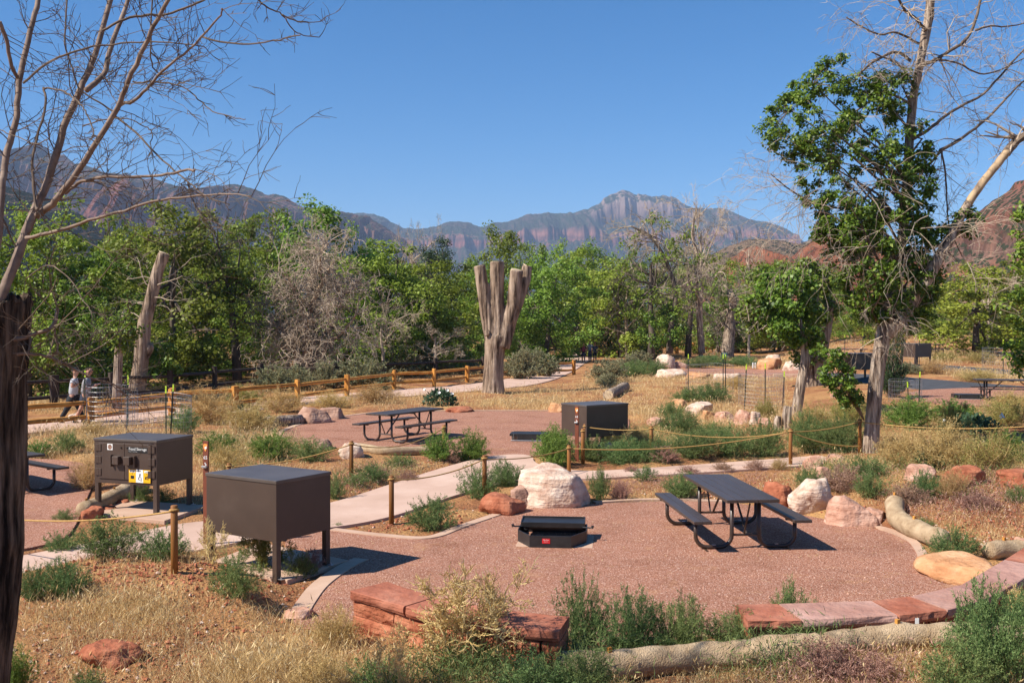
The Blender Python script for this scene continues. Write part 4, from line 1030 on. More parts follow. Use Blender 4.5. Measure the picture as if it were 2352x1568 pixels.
BOULDERS = [
 (1268,1166,178,84,'r_cream','large whitish boulder at the back edge of the near gravel',5,.7,6),
 (1155,1184,112,44,'r_red','flat rusty red rock lying left of the white boulder',8,.8,9),
 (1194,1166,52,46,'r_brown','small brown rock wedged between the red rock and the white boulder',12,.8,9),
 (1861,1180,98,66,'r_cream','cream boulder just right of the near picnic table',21,.7,8),
 (1953,1213,122,68,'r_pink','rounded pink boulder between the cream boulder and the wattle',26,.7,5),
 (1786,1166,70,50,'r_red','red boulder partly hidden behind the near picnic table',31,.8,8),
 (2008,1204,58,26,'r_pink','low pink rock touching the top of the curving wattle',33,.8,7),
 (2215,1350,190,42,'r_tan','flat orange slab between the gravel and the seat wall',37,1.25,5),
 (2212,1120,102,40,'r_red','red and white boulder on the right slope',41,.7,9),
 (2110,1102,72,30,'r_pink','pink rock on the right slope left of the red and white boulder',44,.7,8),
 (2332,1120,95,34,'r_red','red rock at the right picture edge on the slope',47,.7,8),
 (1868,1078,52,32,'r_pink','pink rock at the right end of the narrow path',51,.8,8),
 (1893,1103,40,30,'r_pink','small pink rock in weeds above the cream boulder',53,.8,8),
 (1918,1063,40,18,'r_pink','low pink rock left of the shaggy trunk foot',55,.8,8),
 (721,975,80,38,'r_brown','larger brown boulder at the left of the rear gravel',57,.8,8),
 (762,965,60,27,'r_brown','smaller dark brown boulder behind the larger one on the rear gravel',59,.8,9),
 (1050,949,66,13,'r_red','flat red rock behind the rear picnic table',61,.8,8),
 (806,1053,62,34,'r_cream','pale pink rock beside the rope post near the rear table',63,.8,9),
 (735,1031,52,22,'r_brown','brown flat rock at the front left of the rear gravel',65,.8,8),
 (1280,949,42,22,'r_tan','tan rock left of locker 63',67,.8,7),
 (1388,1048,46,27,'r_cream','speckled whitish rock in the green bushes under the rope',69,.8,7),
 (1506,977,38,17,'r_pink','low pink rock in the dry grass right of locker 63',71,.8,8),
 (1555,937,48,19,'r_tan','rounded tan rock left of the white rock row',73,.8,7),
 (1608,953,64,28,'r_cream','brightest whitish rock of the row below the wire cages',75,.8,8),
 (1626,966,34,22,'r_tan','small tan rock in front of the whitish rock in the row',77,.8,8),
 (1667,972,50,24,'r_pink','long pink rock in the middle of the row below the wire cages',79,.8,7),
 (1707,973,40,31,'r_pink','tall pink rock of the row below the wire cages',81,.8,7),
 (1732,974,28,28,'r_cream','narrow whitish rock at the right of the rock row',83,.8,7),
 (1757,976,32,15,'r_pink','last low pink rock of the row near the stump',85,.8,8),
 (1529,846,48,31,'r_cream','blocky pale pink boulder by the far gravel band',87,.8,7),
 (1562,846,34,14,'r_pink','low mauve rock right of the blocky far boulder',89,.8,8),
 (1541,869,74,19,'r_cream','flat pale rock below the blocky far boulder',91,.8,8),
 (1600,870,64,14,'r_tan','flat tan rock behind the first wire cage posts',93,.8,8),
 (1671,873,66,15,'r_cream','flat pale rock behind the lime tipped posts',95,.8,8),
 (1770,849,58,25,'r_tan','big orange rounded boulder beyond the far gravel',97,.8,5),
 (1821,852,46,24,'r_cream','pale rounded boulder right of the orange one beyond the far gravel',99,.8,5),
 (1776,829,34,14,'r_cream','flat pale rock above the orange far boulder',101,.8,8),
 (1919,914,26,14,'r_pink','small pink rock left of the shaggy trunk in grass',103,.8,8),
 (1955,925,44,14,'r_tan','low tan rock left beside the shaggy trunk',105,.8,8),
 (2279,792,38,19,'r_red','distant red boulder under the trees at right',107,.8,7),
 (214,1192,48,26,'r_red','red rock at the near end of the wattle by the lettered locker',109,.8,8),
 (250,1178,36,15,'r_red','small red rock beside the lettered locker slab',111,.8,8),
 (282,1163,34,14,'r_red','second small red rock along the wattle behind the locker leg',113,.8,8),
 (255,1532,150,40,'r_red','dark red flat rock sunk in the soil at bottom left',115,.7,8),
 (690,1428,74,26,'r_pink','pale pink rock left of the sandstone seat wall end',117,.7,8),
 (2346,1276,40,40,'r_pink','pink rock at the right picture edge on the wattle',119,.7,8),
 (165,965,30,14,'r_cream','grey whitish rock beside the walkway by the left trunk',121,.8,7),
]
for b in BOULDERS: boulder(b[0], b[1], b[2], b[3], b[4], b[5], b[6], deep=b[7], facets=b[8])

# ---------------------------------------------------------------- logs on the ground
def log(a, b, r, label, mat='barkgrey'):
    A = G(*a); B = G(*b); A.z += r * .8; B.z += r * .8; root = empty('fallen_log', A); tag(root, label, 'log')
    d = B - A
    MB().tube([d * t for t in np.linspace(0, 1, 9)], [r * (1 + .08 * math.sin(7 * t + r * 9)) for t in np.linspace(0, 1, 9)], 16, rough=.18, seed=r * 40).build('trunk', M[mat], root, smooth=True)
    e = d.normalized(); MB().tube([-e * .004, e * .004], r * .86, 14).build('cut_end', M['cutwood'], root)
log((1398, 917), (1436, 897), .22, 'short grey log lying in the golden grass behind locker 63')
log((690, 975), (535, 985), .17, 'long weathered log in brush left of the rear gravel')
log((1905, 818), (1925, 812), .2, 'far dead log behind the grey trunks')

# ---------------------------------------------------------------- branch growth
def grow(mb, p, d, L, r, depth, rng, droop=.0, nsub=3, kink=.35, minr=.004, seg=5, ns=6, tips=None, shrink=.62, up=0.0):
    pts = [p.copy()]; d = d.normalized(); q = p.copy()
    for i in range(seg):
        d = (d + Vector((rng.gauss(0, kink), rng.gauss(0, kink), rng.gauss(0, kink) - droop * (i + 1) / seg + up)) * .45).normalized()
        q = q + d * (L / seg); pts.append(q.copy())
    rr = [max(minr * .6, r * (1 - .62 * i / seg)) for i in range(seg + 1)]
    mb.tube(pts, rr, ns if r > .012 else 3, cap=False)
    if tips is not None and depth <= 1: tips.append((pts[-1].copy(), d.copy())); tips.append((pts[seg // 2 + 1].copy(), d.copy()))
    if depth <= 0: return
    for _ in range(nsub):
        k = rng.randint(max(1, seg // 3), seg); t = pts[k]
        dd = (pts[k] - pts[k - 1]).normalized(); s = Vector((rng.gauss(0, 1), rng.gauss(0, 1), rng.gauss(.1, .8)))
        s = (s - dd * s.dot(dd)).normalized()
        nd = dd * rng.uniform(.5, 1.0) + s * rng.uniform(.5, 1.0)
        grow(mb, t, nd, L * shrink * rng.uniform(.7, 1.15), max(minr, rr[k] * .62), depth - 1, rng, droop, nsub, kink, minr, seg, ns, tips, shrink, up)

def leaf_cloud(centers, per, rad, length, ratio, rng, upbias=.3, flat=.75, hang=0.0):
    """centers (N,3) -> leaf quads scattered in soft clumps"""
    C_ = np.repeat(centers, per, 0); n = len(C_)
    R = np.repeat(np.broadcast_to(np.asarray(rad, float), (len(centers),)), per)
    dirs = unit(rng.normal(size=(n, 3))); rr = rng.random(n) ** .45
    P = C_ + dirs * (rr * R)[:, None] * np.array([1, 1, flat])
    N = dirs * .45 + rng.normal(size=(n, 3)) * .42 + np.array([-.18, -.12, .55])
    L = length * rng.uniform(.55, 1.3, n)
    return plates(P, N, L, L * ratio, rng)

# ---------------------------------------------------------------- leafy trees (shared kinds for the belt behind the fences)
def tree_kind(seed, H, W, trunk_h, nclump, per, leaf, ratio=.36, rad=.95, lean=0, sparse=0.0, bot=.25, base_r=.24):
    rng = random.Random(seed); nr = np.random.default_rng(seed)
    tr = MB(); top = Vector((lean + rng.uniform(-.3, .3), rng.uniform(-.3, .3), H * .74))
    spine = [Vector((0, 0, -.3)), Vector((top.x * .1 + rng.uniform(-.15, .15), 0, trunk_h * .5)), Vector((top.x * .3 + rng.uniform(-.2, .2), .1, trunk_h)), Vector((top.x * .65 + rng.uniform(-.4, .4), rng.uniform(-.3, .3), (trunk_h + H) * .5)), top]
    tr.tube(spine, [base_r * 1.25, base_r, base_r * .8, base_r * .45, .04], 10, rough=.2, seed=seed)
    lobes = []
    for i in range(9):
        a = i * 2.4 + rng.uniform(-.4, .4); t = bot + (1 - bot) * (i + .5) / 9
        wz = math.sin(math.pi * min(1, (t - bot) / (1 - bot) * .8 + .16)) 
        c = Vector((spine[3].x * t + math.cos(a) * W * .34 * wz, math.sin(a) * W * .34 * wz, H * (t * .93)))
        lobes.append((c, W * rng.uniform(.20, .30)))
    cs = []
    for c, lr in lobes:
        k0 = spine[1].lerp(spine[3], rng.uniform(.25, 1)); mid = k0.lerp(c, .55) + Vector((0, 0, -.15 * W * .2))
        tr.tube([k0, mid, c], [base_r * .42, base_r * .28, .03], 6)
        for j in range(max(3, nclump // 9)):
            d = unit(nr.normal(size=3)); q = np.array(c) + d * lr * nr.uniform(.55, 1.1) * np.array([1, 1, .85])
            if nr.random() < sparse: 
                grow(tr, c.copy(), Vector(d), lr * 1.4, .03, 2, rng, .15, 3, .4, .012); continue
            cs.append(q)
            if j % 3 == 0: tr.tube([c, c.lerp(Vector(q), .6) + Vector((0, 0, .1)), Vector(q)], [.035, .022, .012], 4)
    cs = np.array(cs)
    V = leaf_cloud(cs, per, nr.uniform(.6, 1.15, len(cs)) * rad, leaf, ratio, nr)
    m1 = bpy.data.meshes.new('trunk'); m1.from_pydata(tr.v, [], tr.f); m1.update(); m1.polygons.foreach_set('use_smooth', np.ones(len(m1.polygons), bool))
    return m1, mesh_quads('crown', V)
def bare_kind(seed, H, r, droop=.0, pale=False, nmain=7, depth=4, spread=1.0, minr=.012):
    rng = random.Random(seed); tr = MB(); tw = MB()
    s = [Vector((0, 0, -.3)), Vector((rng.uniform(-.2, .2), 0, H * .25)), Vector((rng.uniform(-.4, .4), .1, H * .5)), Vector((rng.uniform(-.5, .5), 0, H * .72))]
    tr.tube(s, [r * 1.3, r, r * .75, r * .4], 10, rough=.2, seed=seed)
    for i in range(nmain):
        k = s[1].lerp(s[3], i / nmain); a = i * 2.4 + rng.random()
        grow(tw, k, Vector((math.cos(a) * spread, math.sin(a) * spread, rng.uniform(.3, 1.0))), H * rng.uniform(.28, .42), r * .45, depth, rng, droop, 4, .45, minr, 5, 5, shrink=.6)
    a = bpy.data.meshes.new('trunk'); a.from_pydata(tr.v, [], tr.f); a.update(); b = bpy.data.meshes.new('branches'); b.from_pydata(tw.v, [], tw.f); b.update()
    return a, b
KIND = {
 'cot': [tree_kind(101, 10, 7.5, 2.4, 130, 100, .21, .42, .85, bot=.08), tree_kind(102, 10, 8.5, 2.2, 140, 95, .21, .42, .85, lean=1.0, bot=.07), tree_kind(103, 10, 6.5, 2.6, 115, 100, .20, .42, .8, bot=.08), tree_kind(104, 10, 9, 1.8, 145, 95, .22, .42, .9, lean=-.8, bot=.05)],
 'loose': [tree_kind(111, 10, 7, 3.6, 80, 60, .20, .4, .8, sparse=.4, bot=.33), tree_kind(112, 10, 8, 3.8, 90, 56, .20, .4, .8, sparse=.45, lean=-1.2, bot=.36)],
 'dark': [tree_kind(121, 10, 8, 1.6, 120, 130, .18, rad=.9, bot=.1)],
 'bush': [tree_kind(131, 10, 14, .8, 120, 100, .27, .42, bot=.02, rad=1.2, base_r=.16), tree_kind(132, 10, 15, .8, 120, 100, .27, .42, bot=.02, rad=1.3, base_r=.16)],
 'bare': [bare_kind(141, 10, .22), bare_kind(142, 10, .2, .3, spread=1.3)],
}
LM = {'cot': 'l_cotton', 'loose': 'l_cotton', 'dark': 'l_dark', 'bush': 'l_ash'}
_seen = {}
def tree(kind, var, px, ytop, wpx, pyb, label, group, rot=0.0, d=None, mat=None):
    p = G(px, pyb) if d is None else Vector(((px - 1176) / FPX * d, d, float(base((px - 1176) / FPX * d, d))))
    zt = CAMZ + (749 - ytop) / FPX * p.y; h = zt - p.z
    ms = KIND[kind][var]; wd = wpx / FPX * p.y
    cz = np.empty(len(ms[1].vertices) * 3, np.float32); ms[1].vertices.foreach_get('co', cz); cz = cz.reshape(-1, 3)
    s = h / np.percentile(cz[:, 2], 99.7); sw = wd / (np.percentile(cz[:, 0], 97.5) - np.percentile(cz[:, 0], 2.5)) * .98
    nm = {'bush': 'thicket_tree', 'bare': 'bare_tree', 'dark': 'juniper_tree'}.get(kind, 'cottonwood_tree')
    r = empty(nm, p, rot); r.scale = (sw, sw, s); tag(r, label, 'tree', group)
    t = link('trunk', ms[0], M['trunkfar'] if kind != 'bare' else M['twigpale'], r)
    c = link('branches' if kind == 'bare' else 'crown', ms[1], M[mat or LM.get(kind, 'twigpale')], r)
    return r
GT = 'trees of the belt behind the fences'
for a in [
 ('cot',1,60,458,330,0,'bright green cottonwood at the far left behind the dark trunk',42,.3),
 ('cot',0,395,470,300,0,'bright green cottonwood rising behind the leaning cut trunk',52,1.0),
 ('cot',3,255,500,250,0,'bright cottonwood between the bare tree limbs and the leaning trunk',60,2.2),
 ('loose',1,545,505,270,0,'thin cottonwood with dark forked limbs left of the dead grey tree',54,.2),
 ('cot',2,720,458,215,0,'tallest cottonwood of the left group under the cliff range',66,.7),
 ('cot',0,640,488,190,0,'cottonwood with pale branches left of the tallest one',70,3.0),
 ('cot',1,815,520,170,0,'cottonwood at the right flank of the tallest one',68,1.8),
 ('cot',3,905,560,240,0,'dense green cottonwood right of the dead grey tree',62,.0),
 ('cot',0,1010,605,220,0,'rounded cottonwood close left of the pollarded trunk',66,2.6),
 ('dark',0,1005,548,120,0,'dark juniper below the bare pale tree in the middle',96,.0),
 ('cot',2,1150,518,150,0,'flat topped tree right above the pollarded trunk',98,1.3),
 ('cot',1,1255,572,200,0,'dark green cottonwood right behind the pollarded trunk',84,.9),
 ('cot',0,1345,575,190,0,'broad cottonwood above the walkers',100,2.0),
 ('cot',3,1430,600,190,0,'low cottonwood just right above the walkers',96,.4),
 ('loose',0,1495,487,200,0,'sparse leaning tree with bare drooping branches right of the walkers',90,.6),
 ('loose',1,1580,520,190,0,'sparse tree with dead upper branches beneath the peak',98,2.9),
 ('cot',2,1690,605,170,0,'pale green cottonwood behind the white topped snag',112,.2),
 ('cot',1,1120,600,160,0,'cottonwood hidden behind the pollarded trunk stubs',74,2.4),
 ('cot',0,1800,600,150,0,'cottonwood far behind the right leafy trees',108,.2),
 ('cot',3,480,560,220,0,'low cottonwood right of the leaning cut trunk',62,4.0),
 ('dark',0,180,640,230,0,'dark leafy tree in shade left of the leaning trunk',50,1.0),
 ('cot',2,2240,605,215,0,'round ash tree beside the distant loop road at right',66,.5),
 ('cot',1,2075,640,180,0,'green tree behind the shaggy right trunk',72,1.5),
 ('cot',0,1985,690,120,0,'small tree far behind the right trunks',96,.9),
 ('cot',3,2345,600,190,0,'green tree filling the far right behind the wire cage',78,2.5),
]:
    tree(a[0], a[1], a[2], a[3], a[4], None, a[6], GT, a[8], a[7], 'l_ash' if 'ash' in a[6] else None)
GF = 'far canopy trees beyond the belt'
for i, (px, yt, wd, d) in enumerate([(1210,560,120,125),(1290,556,120,135),(1370,556,110,140),(1450,575,110,140),(1000,590,130,120),(1080,590,110,130),(1640,600,110,140),(860,565,130,100),(560,515,150,95),(470,500,160,90),(960,600,120,110),(1545,590,110,135),(320,520,160,85),(1740,620,100,140),(1900,620,120,130),(2150,640,140,110)]):
    tree('cot', i % 4, px, yt, wd, None, ['far green treetop showing at %s' % s for s in (
      'the right of the pollarded stubs','the middle left of the canopy line','the middle of the canopy line','the foot of the peak','the gap left of the pollarded trunk','the gap beside the flat topped tree','the foot of the mountain right of the dead branches','the right shoulder of the tallest cottonwood','the dip left of the tallest cottonwood','the dip under the cone hill','the bare pale tree foot','the sparse leaning tree','the left behind the bare limbs','the red foothill foot','the back of the leafy right tree','the foot of the red talus hill')][i], GF, i * 1.3, d)
GU = 'thickets under the tree belt'
for i, (px, yt, wd, d, lb) in enumerate([(110,735,260,46,'the dark trunk at left'),(300,720,240,48,'the leaning trunk foot'),(470,730,230,56,'the dark fence corner'),(600,700,200,60,'the dead grey tree left side'),(860,690,230,62,'the dead grey tree right side'),(1000,690,200,64,'the sagebrush middle'),(1190,690,210,82,'the pollarded trunk right side'),(1290,680,190,100,'the walkway bend'),(1400,690,170,104,'the walkers right side'),(1520,700,190,108,'the sparse leaning tree foot'),(1650,705,170,118,'the white topped snag'),(1780,700,190,112,'the grey right trunks'),(770,690,220,68,'the dead grey tree back'),(1950,715,170,104,'the distant parking area'),(2120,700,190,100,'the distant lockers'),(2330,700,220,92,'the far right edge')]):
    tree('bush', i % 2, px, yt, wd, None, 'dense green thicket filling the shade behind ' + lb, GU, i * .9, d, 'l_cotton')
GB = 'bare dead trees in the belt'
for a in [('bare',0,945,500,130,100,'bare pale leafless tree standing against the plateau in the middle',.3),
          ('bare',1,1610,432,150,92,'tall dead branching tree in front of the peak',1.1),
          ('bare',0,1720,520,110,96,'dark bare branched tree before the red foothill',2.0),
          ('bare',1,2270,600,130,70,'bare twiggy crown behind the round ash at right',.4),
          ('bare',1,1440,610,140,95,'grey dead brush tree behind the green bush by the walkers',2.2),
          ('bare',0,880,690,150,58,'grey twiggy dead shrub at the left of the pollarded trunk',.8),
          ('bare',1,1000,740,170,60,'low tangle of bleached branches by the pollarded trunk',1.4)]:
    tree(a[0], a[1], a[2], a[3], a[4], None, a[6], GB, a[7], a[5])

# ---------------------------------------------------------------- traced limbs
def limb(mb, pxs, Y, r0, r1, rng, dy=0.0, o=Vector(), n=8, wob=.0):
    """limb through photo columns/rows at depth Y (drifting by dy along its length); radii in pixels of the photo"""
    P = []
    L = len(pxs)
    for i, (px, py) in enumerate(pxs): P.append(at(px, py, Y + dy * i / (L - 1)))
    pts = []; rad = []
    for i in range(L - 1):
        k = 4
        for j in range(k if i < L - 2 else k + 1):
            t = j / k; a, b = P[max(i - 1, 0)], P[i]; d, e = P[i + 1], P[min(i + 2, L - 1)]
            q = .5 * ((2 * b) + (d - a) * t + (2 * a - 5 * b + 4 * d - e) * t * t + (3 * b - a - 3 * d + e) * t ** 3)
            pts.append(q - o + Vector((rng.gauss(0, wob), rng.gauss(0, wob), rng.gauss(0, wob)))); f = (i + t) / (L - 1); rad.append((r0 + (r1 - r0) * f) / FPX * Y)
    mb.tube(pts, rad, n, rough=.08, seed=r0)
    return pts, rad

# bare tree at the left edge
rng = random.Random(7); Y0 = 7.2
foot = at(-75, 1700, Y0); foot.z = gz(foot.x, foot.y) - .2
root = empty('bare_tree', (foot.x, foot.y, foot.z)); tag(root, 'large bare leafless tree with dark ridged trunk at the left picture edge', 'tree')
o = Vector((foot.x, foot.y, foot.z))
tb = MB()
cl = [(-4,684),(-6,690),(-10,700),(-12,760),(-18,860),(-20,960),(-22,1060),(-26,1150),(-22,1240),(-34,1340),(-48,1450),(-66,1568),(-78,1680),(-85,1800)]
rr_ = [62,72,78,78,74,76,74,75,73,74,76,80,84,90,104]
pts = [at(x, y, Y0) - o for x, y in cl]; P2 = []; R2 = []
for i in range(len(pts) - 1):
    for j in range(6):
        t = j / 6; P2.append(pts[i].lerp(pts[i + 1], t)); R2.append((rr_[i] * (1 - t) + rr_[i + 1] * t) / FPX * Y0)
nb = 90; b0 = 0
for i, p in enumerate(P2):
    for k in range(nb):
        an = 2 * math.pi * k / nb; f = noise.noise(Vector((math.cos(an) * 6, math.sin(an) * 6, i * .12))); f2 = noise.noise(Vector((math.cos(an) * 16, math.sin(an) * 16, i * .3)))
        r = R2[i] * (1 + .06 * f + .05 * f2 + .10 * noise.noise(Vector((math.cos(an), math.sin(an), i * .09 + 4))))
        tb.v.append((p.x + r * math.cos(an), p.y + r * math.sin(an), p.z + (.16 * noise.noise(Vector((math.cos(an) * 2.2, math.sin(an) * 2.2, 7))) + .07 * noise.noise(Vector((math.cos(an) * 9, math.sin(an) * 9, 3))) if i < 7 else 0)))
for i in range(len(P2) - 1):
    for k in range(nb):
        k2 = (k + 1) % nb; tb.f.append((i * nb + k, (i + 1) * nb + k, (i + 1) * nb + k2, i * nb + k2)); tb.m.append(0)
tb.f.append(tuple(range(nb))); tb.m.append(0)
tb.build('trunk', M['barkdark'], root)
main = MB(); tw = MB()
LIMBS = [
 ([(-30,770),(0,690),(35,600),(61,529),(84,474),(111,412),(148,294),(179,216),(202,169),(233,78),(262,-30)], 14, 6.5, .8, 1),
 ([(84,496),(108,478),(135,452),(175,398),(216,337),(267,250),(294,189),(331,108),(351,64),(395,-20)], 9, 4.5, -.3, 1),
 ([(198,208),(225,185),(243,159),(260,91),(283,37),(305,-25)], 7.5, 5, .5, 1),
 ([(-25,640),(-5,540),(4,440),(13,365),(34,287),(44,189),(64,94),(84,17),(92,-30)], 10, 6, .6, 1),
 ([(277,238),(304,233),(337,206),(371,165),(422,125),(472,78),(506,34),(511,20)], 4.6, 1.6, -.5, 0),
 ([(462,84),(506,96),(574,101),(641,91),(690,80)], 2.6, 1.6, -.3, 0),
 ([(560,-60),(594,0),(618,20),(648,34),(672,67),(695,81),(731,86)], 2.6, 1.1, .4, 0),
 ([(648,34),(672,46),(695,52),(742,50)], 1.9, .9, .2, 0),
 ([(150,445),(180,422),(209,412),(246,405),(304,407),(371,403),(422,393),(449,391)], 4.5, 2.6, -.6, 0),
 ([(60,548),(135,529),(202,506),(287,483),(371,459),(439,451),(506,447),(577,451)], 5, 1.2, -.9, 0),
 ([(258,262),(304,297),(337,331),(388,381),(432,418),(472,449),(526,469)], 3, 1.3, -.4, 0),
 ([(305,190),(354,187),(418,199),(456,229),(489,256),(540,270),(565,275)], 2.4, 1.0, -.4, 0),
 ([(54,190),(111,145),(162,121),(236,105),(321,96),(405,101),(466,106)], 3.2, 1.2, -.3, 0),
 ([(235,70),(287,44),(337,35),(378,34),(439,13),(485,-8)], 3.4, 2.6, .3, 0),
 ([(98,202),(105,236),(84,321),(74,388),(81,466),(88,480)], 3.0, 3.6, -.2, 0),
 ([(155,-20),(148,84),(162,145),(182,202),(225,235),(263,256)], 2.2, 2.2, .1, 0),
 ([(351,-10),(346,84),(348,145),(368,172)], 2.2, 1.8, .1, 0),
 ([(0,52),(14,90),(26,150),(40,180)], 5, 4.5, .2, 0),
 ([(-20,815),(0,817),(66,811),(118,821),(157,839),(200,863),(236,876),(302,897)], 5.5, 1.5, .2, 0),
 ([(-20,790),(39,779),(79,766),(115,755),(129,729),(131,708)], 5.5, 4.6, .1, 0),
 ([(124,757),(131,782),(132,800),(122,818)], 3.4, 2.6, .05, 0),
 ([(110,818),(118,800),(123,780)], 2.6, 1.8, .05, 0),
 ([(66,808),(70,780),(66,760)], 3, 2.4, .05, 0),
 ([(432,418),(440,450),(452,480),(470,500),(500,515),(530,522)], 1.8, .8, -.2, 0),
 ([(100,204),(140,208),(165,222),(185,240),(200,262),(215,300),(210,322)], 2.6, 1.5, -.3, 0),
 ([(190,290),(235,275),(290,273),(330,290),(350,306),(345,330)], 1.8, 1.2, -.2, 0),
 ([(0,300),(40,315),(78,330),(110,320)], 1.6, 1.2, -.2, 0),
 ([(60,640),(110,610),(160,640),(190,690),(210,715)], 1.8, 1.0, -.4, 0),
 ([(157,838),(190,818),(240,790),(300,740)], 2.2, .8, -.3, 0),
 ([(120,760),(160,720),(230,640),(290,560)], 1.8, .8, -.5, 0),
 ([(40,760),(75,720),(110,680),(130,640)], 2.0, 1.0, -.4, 0),
]
allp = []
for pxs, r0, r1, dy, mainflag in LIMBS:
    # joins follow the parent's depth: limbs start near the trunk depth
    Ys = Y0 - .25 + (.0 if mainflag else .1)
    pp, rd = limb(main if r0 > 4 else tw, pxs, Ys, r0 * .88, r1 * .92, rng, dy, o, 12 if r0 > 4 else 6, .003)
    allp.append((pp, rd, r0))
for pp, rd, r0 in allp:
    n = int(2 + len(pp) * (.5 if r0 > 4 else .30))
    for _ in range(n):
        k = rng.randint(len(pp) // 6, len(pp) - 1); dd = (pp[k] - pp[max(k - 1, 0)]).normalized() if k else Vector((0, 0, 1))
        s = Vector((rng.gauss(.2, 1), rng.gauss(0, .7), rng.gauss(.1, 1))); s = (s - dd * s.dot(dd)).normalized()
        big = r0 > 4
        grow(tw, pp[k], dd * .6 + s * .8, rng.uniform(.2, .60) if big else rng.uniform(.06, .22), max(.0035, rd[k] * (.22 if big else .5)), 2 if big else 1, rng, .0, 3, .36, .0024, 5, 5, shrink=.55)
main.build('limbs', M['barksmooth'], root, smooth=True)
tw.build('twigs', M['twig'], root)

# pollarded trunk
def lump(name, parts, mat, parent, voxel):
    mb = MB()
    for pts, rad in parts:
        P = []; R = []
        for i in range(len(pts) - 1):
            for j in range(4): t = j / 4; P.append(Vector(pts[i]).lerp(Vector(pts[i + 1]), t)); R.append(rad[i] * (1 - t) + rad[i + 1] * t)
        P.append(Vector(pts[-1])); R.append(rad[-1]); mb.tube(P, R, 20, rough=.06, seed=R[0] * 9)
    ob = mb.build(name, mat, parent, smooth=True)
    m = ob.modifiers.new('join', 'REMESH'); m.mode = 'VOXEL'; m.voxel_size = voxel; m.use_smooth_shade = True
    tx = bpy.data.textures.get('bark_lumps') or bpy.data.textures.new('bark_lumps', 'CLOUDS'); tx.noise_scale = .35
    s = ob.modifiers.new('smooth', 'SMOOTH'); s.iterations = 6
    d = ob.modifiers.new('lumps', 'DISPLACE'); d.texture = tx; d.strength = voxel * .9; d.mid_level = .5; d.texture_coords = 'LOCAL'
    return ob
Yp = 45.0; f0 = at(1133, 911, Yp); zf = gz(f0.x, Yp); root = empty('pollarded_tree', (f0.x, Yp, zf)); tag(root, 'thick pollarded tree trunk cut to upright stubs in the middle', 'tree'); o = Vector((f0.x, Yp, zf))
def pp(px, py, dy=0): return tuple(at(px, py, Yp + dy) - o)
def pr(r): return r / FPX * Yp
bot = (0, 0, -.3)
lump('trunk', [([bot, pp(1133,905), pp(1133,870), pp(1136,810), pp(1141,770)], [pr(38), pr(28), pr(23.5), pr(23), pr(27)]),
  ([pp(1136,785), pp(1123,738), pp(1112,680), pp(1101,610)], [pr(22), pr(17.5), pr(14.5), pr(13.5)]),
  ([pp(1141,790), pp(1143,745), pp(1142,680), pp(1142,601)], [pr(24), pr(17.5), pr(16), pr(17)]),
  ([pp(1148,795), pp(1167,748), pp(1180,700,-.1), pp(1187,620,-.3)], [pr(24), pr(18), pr(16.5), pr(15)]),
  ([pp(1166,755), pp(1191,692,.2), pp(1206,645,.3), pp(1211,611,.4)], [pr(14), pr(13), pr(12.5), pr(12)]),
 ], M['bark'], root, .04)
for a, b, rr in ((pp(1101,611), (-.05, 0, .2), 13), (pp(1142,602), (0, 0, .2), 16.3), (pp(1187,621,-.3), (.05, -.05, .2), 14.4), (pp(1211,612,.4), (.12, 0, .2), 11.4)):
    a = Vector(a); d = Vector(b).normalized(); MB().tube([a - d * .02, a + d * .025], pr(rr) * .93, 18, rough=.05, seed=rr).build('cut_face', M['cutwood'], root)
MB().tube([Vector(pp(1119, 764, -.40)), Vector(pp(1118, 764, -.50))], [pr(8), pr(6)], 12, rough=.3).build('branch_scar', M['bark'], root)

# leaning cut trunk at left and the pale trunk beside it
Yl = 40.0; f0 = at(312, 923, Yl); zf = gz(f0.x, Yl); root = empty('cut_tree', (f0.x, Yl, zf)); tag(root, 'leaning trunk with sawn flat top among green leaves at left', 'tree'); o = Vector((f0.x, Yl, zf))
def pp(px, py, dy=0): return tuple(at(px, py, Yl + dy) - o)
def pr(r): return r / FPX * Yl
lump('trunk', [([(0, 0, -.2), pp(313,900), pp(322,850), pp(326,800), pp(332,740), pp(346,690), pp(363,620), pp(377,582)], [pr(22), pr(19), pr(18), pr(17), pr(15), pr(14.5), pr(13), pr(13)]), ([pp(330,815), pp(342,800), pp(348,790)], [pr(14), pr(12), pr(7)])], M['bark'], root, .045)
a = Vector(pp(377,582)); MB().tube([a, a + Vector((.012, 0, .03))], pr(11.6), 16).build('cut_face', M['cutwood'], root)
rngl = random.Random(3); tw = MB()
for px, py in ((340,700),(352,660),(335,740),(330,790),(360,640),(345,690)):
    for s in (-1, 1): grow(tw, Vector(pp(px, py)), Vector((s, rngl.gauss(0, .4), rngl.uniform(-.1, .6))), rngl.uniform(.8, 1.8), .025, 2, rngl, .1, 3, .45, .008)
tw.build('twigs', M['twigpale'], root)
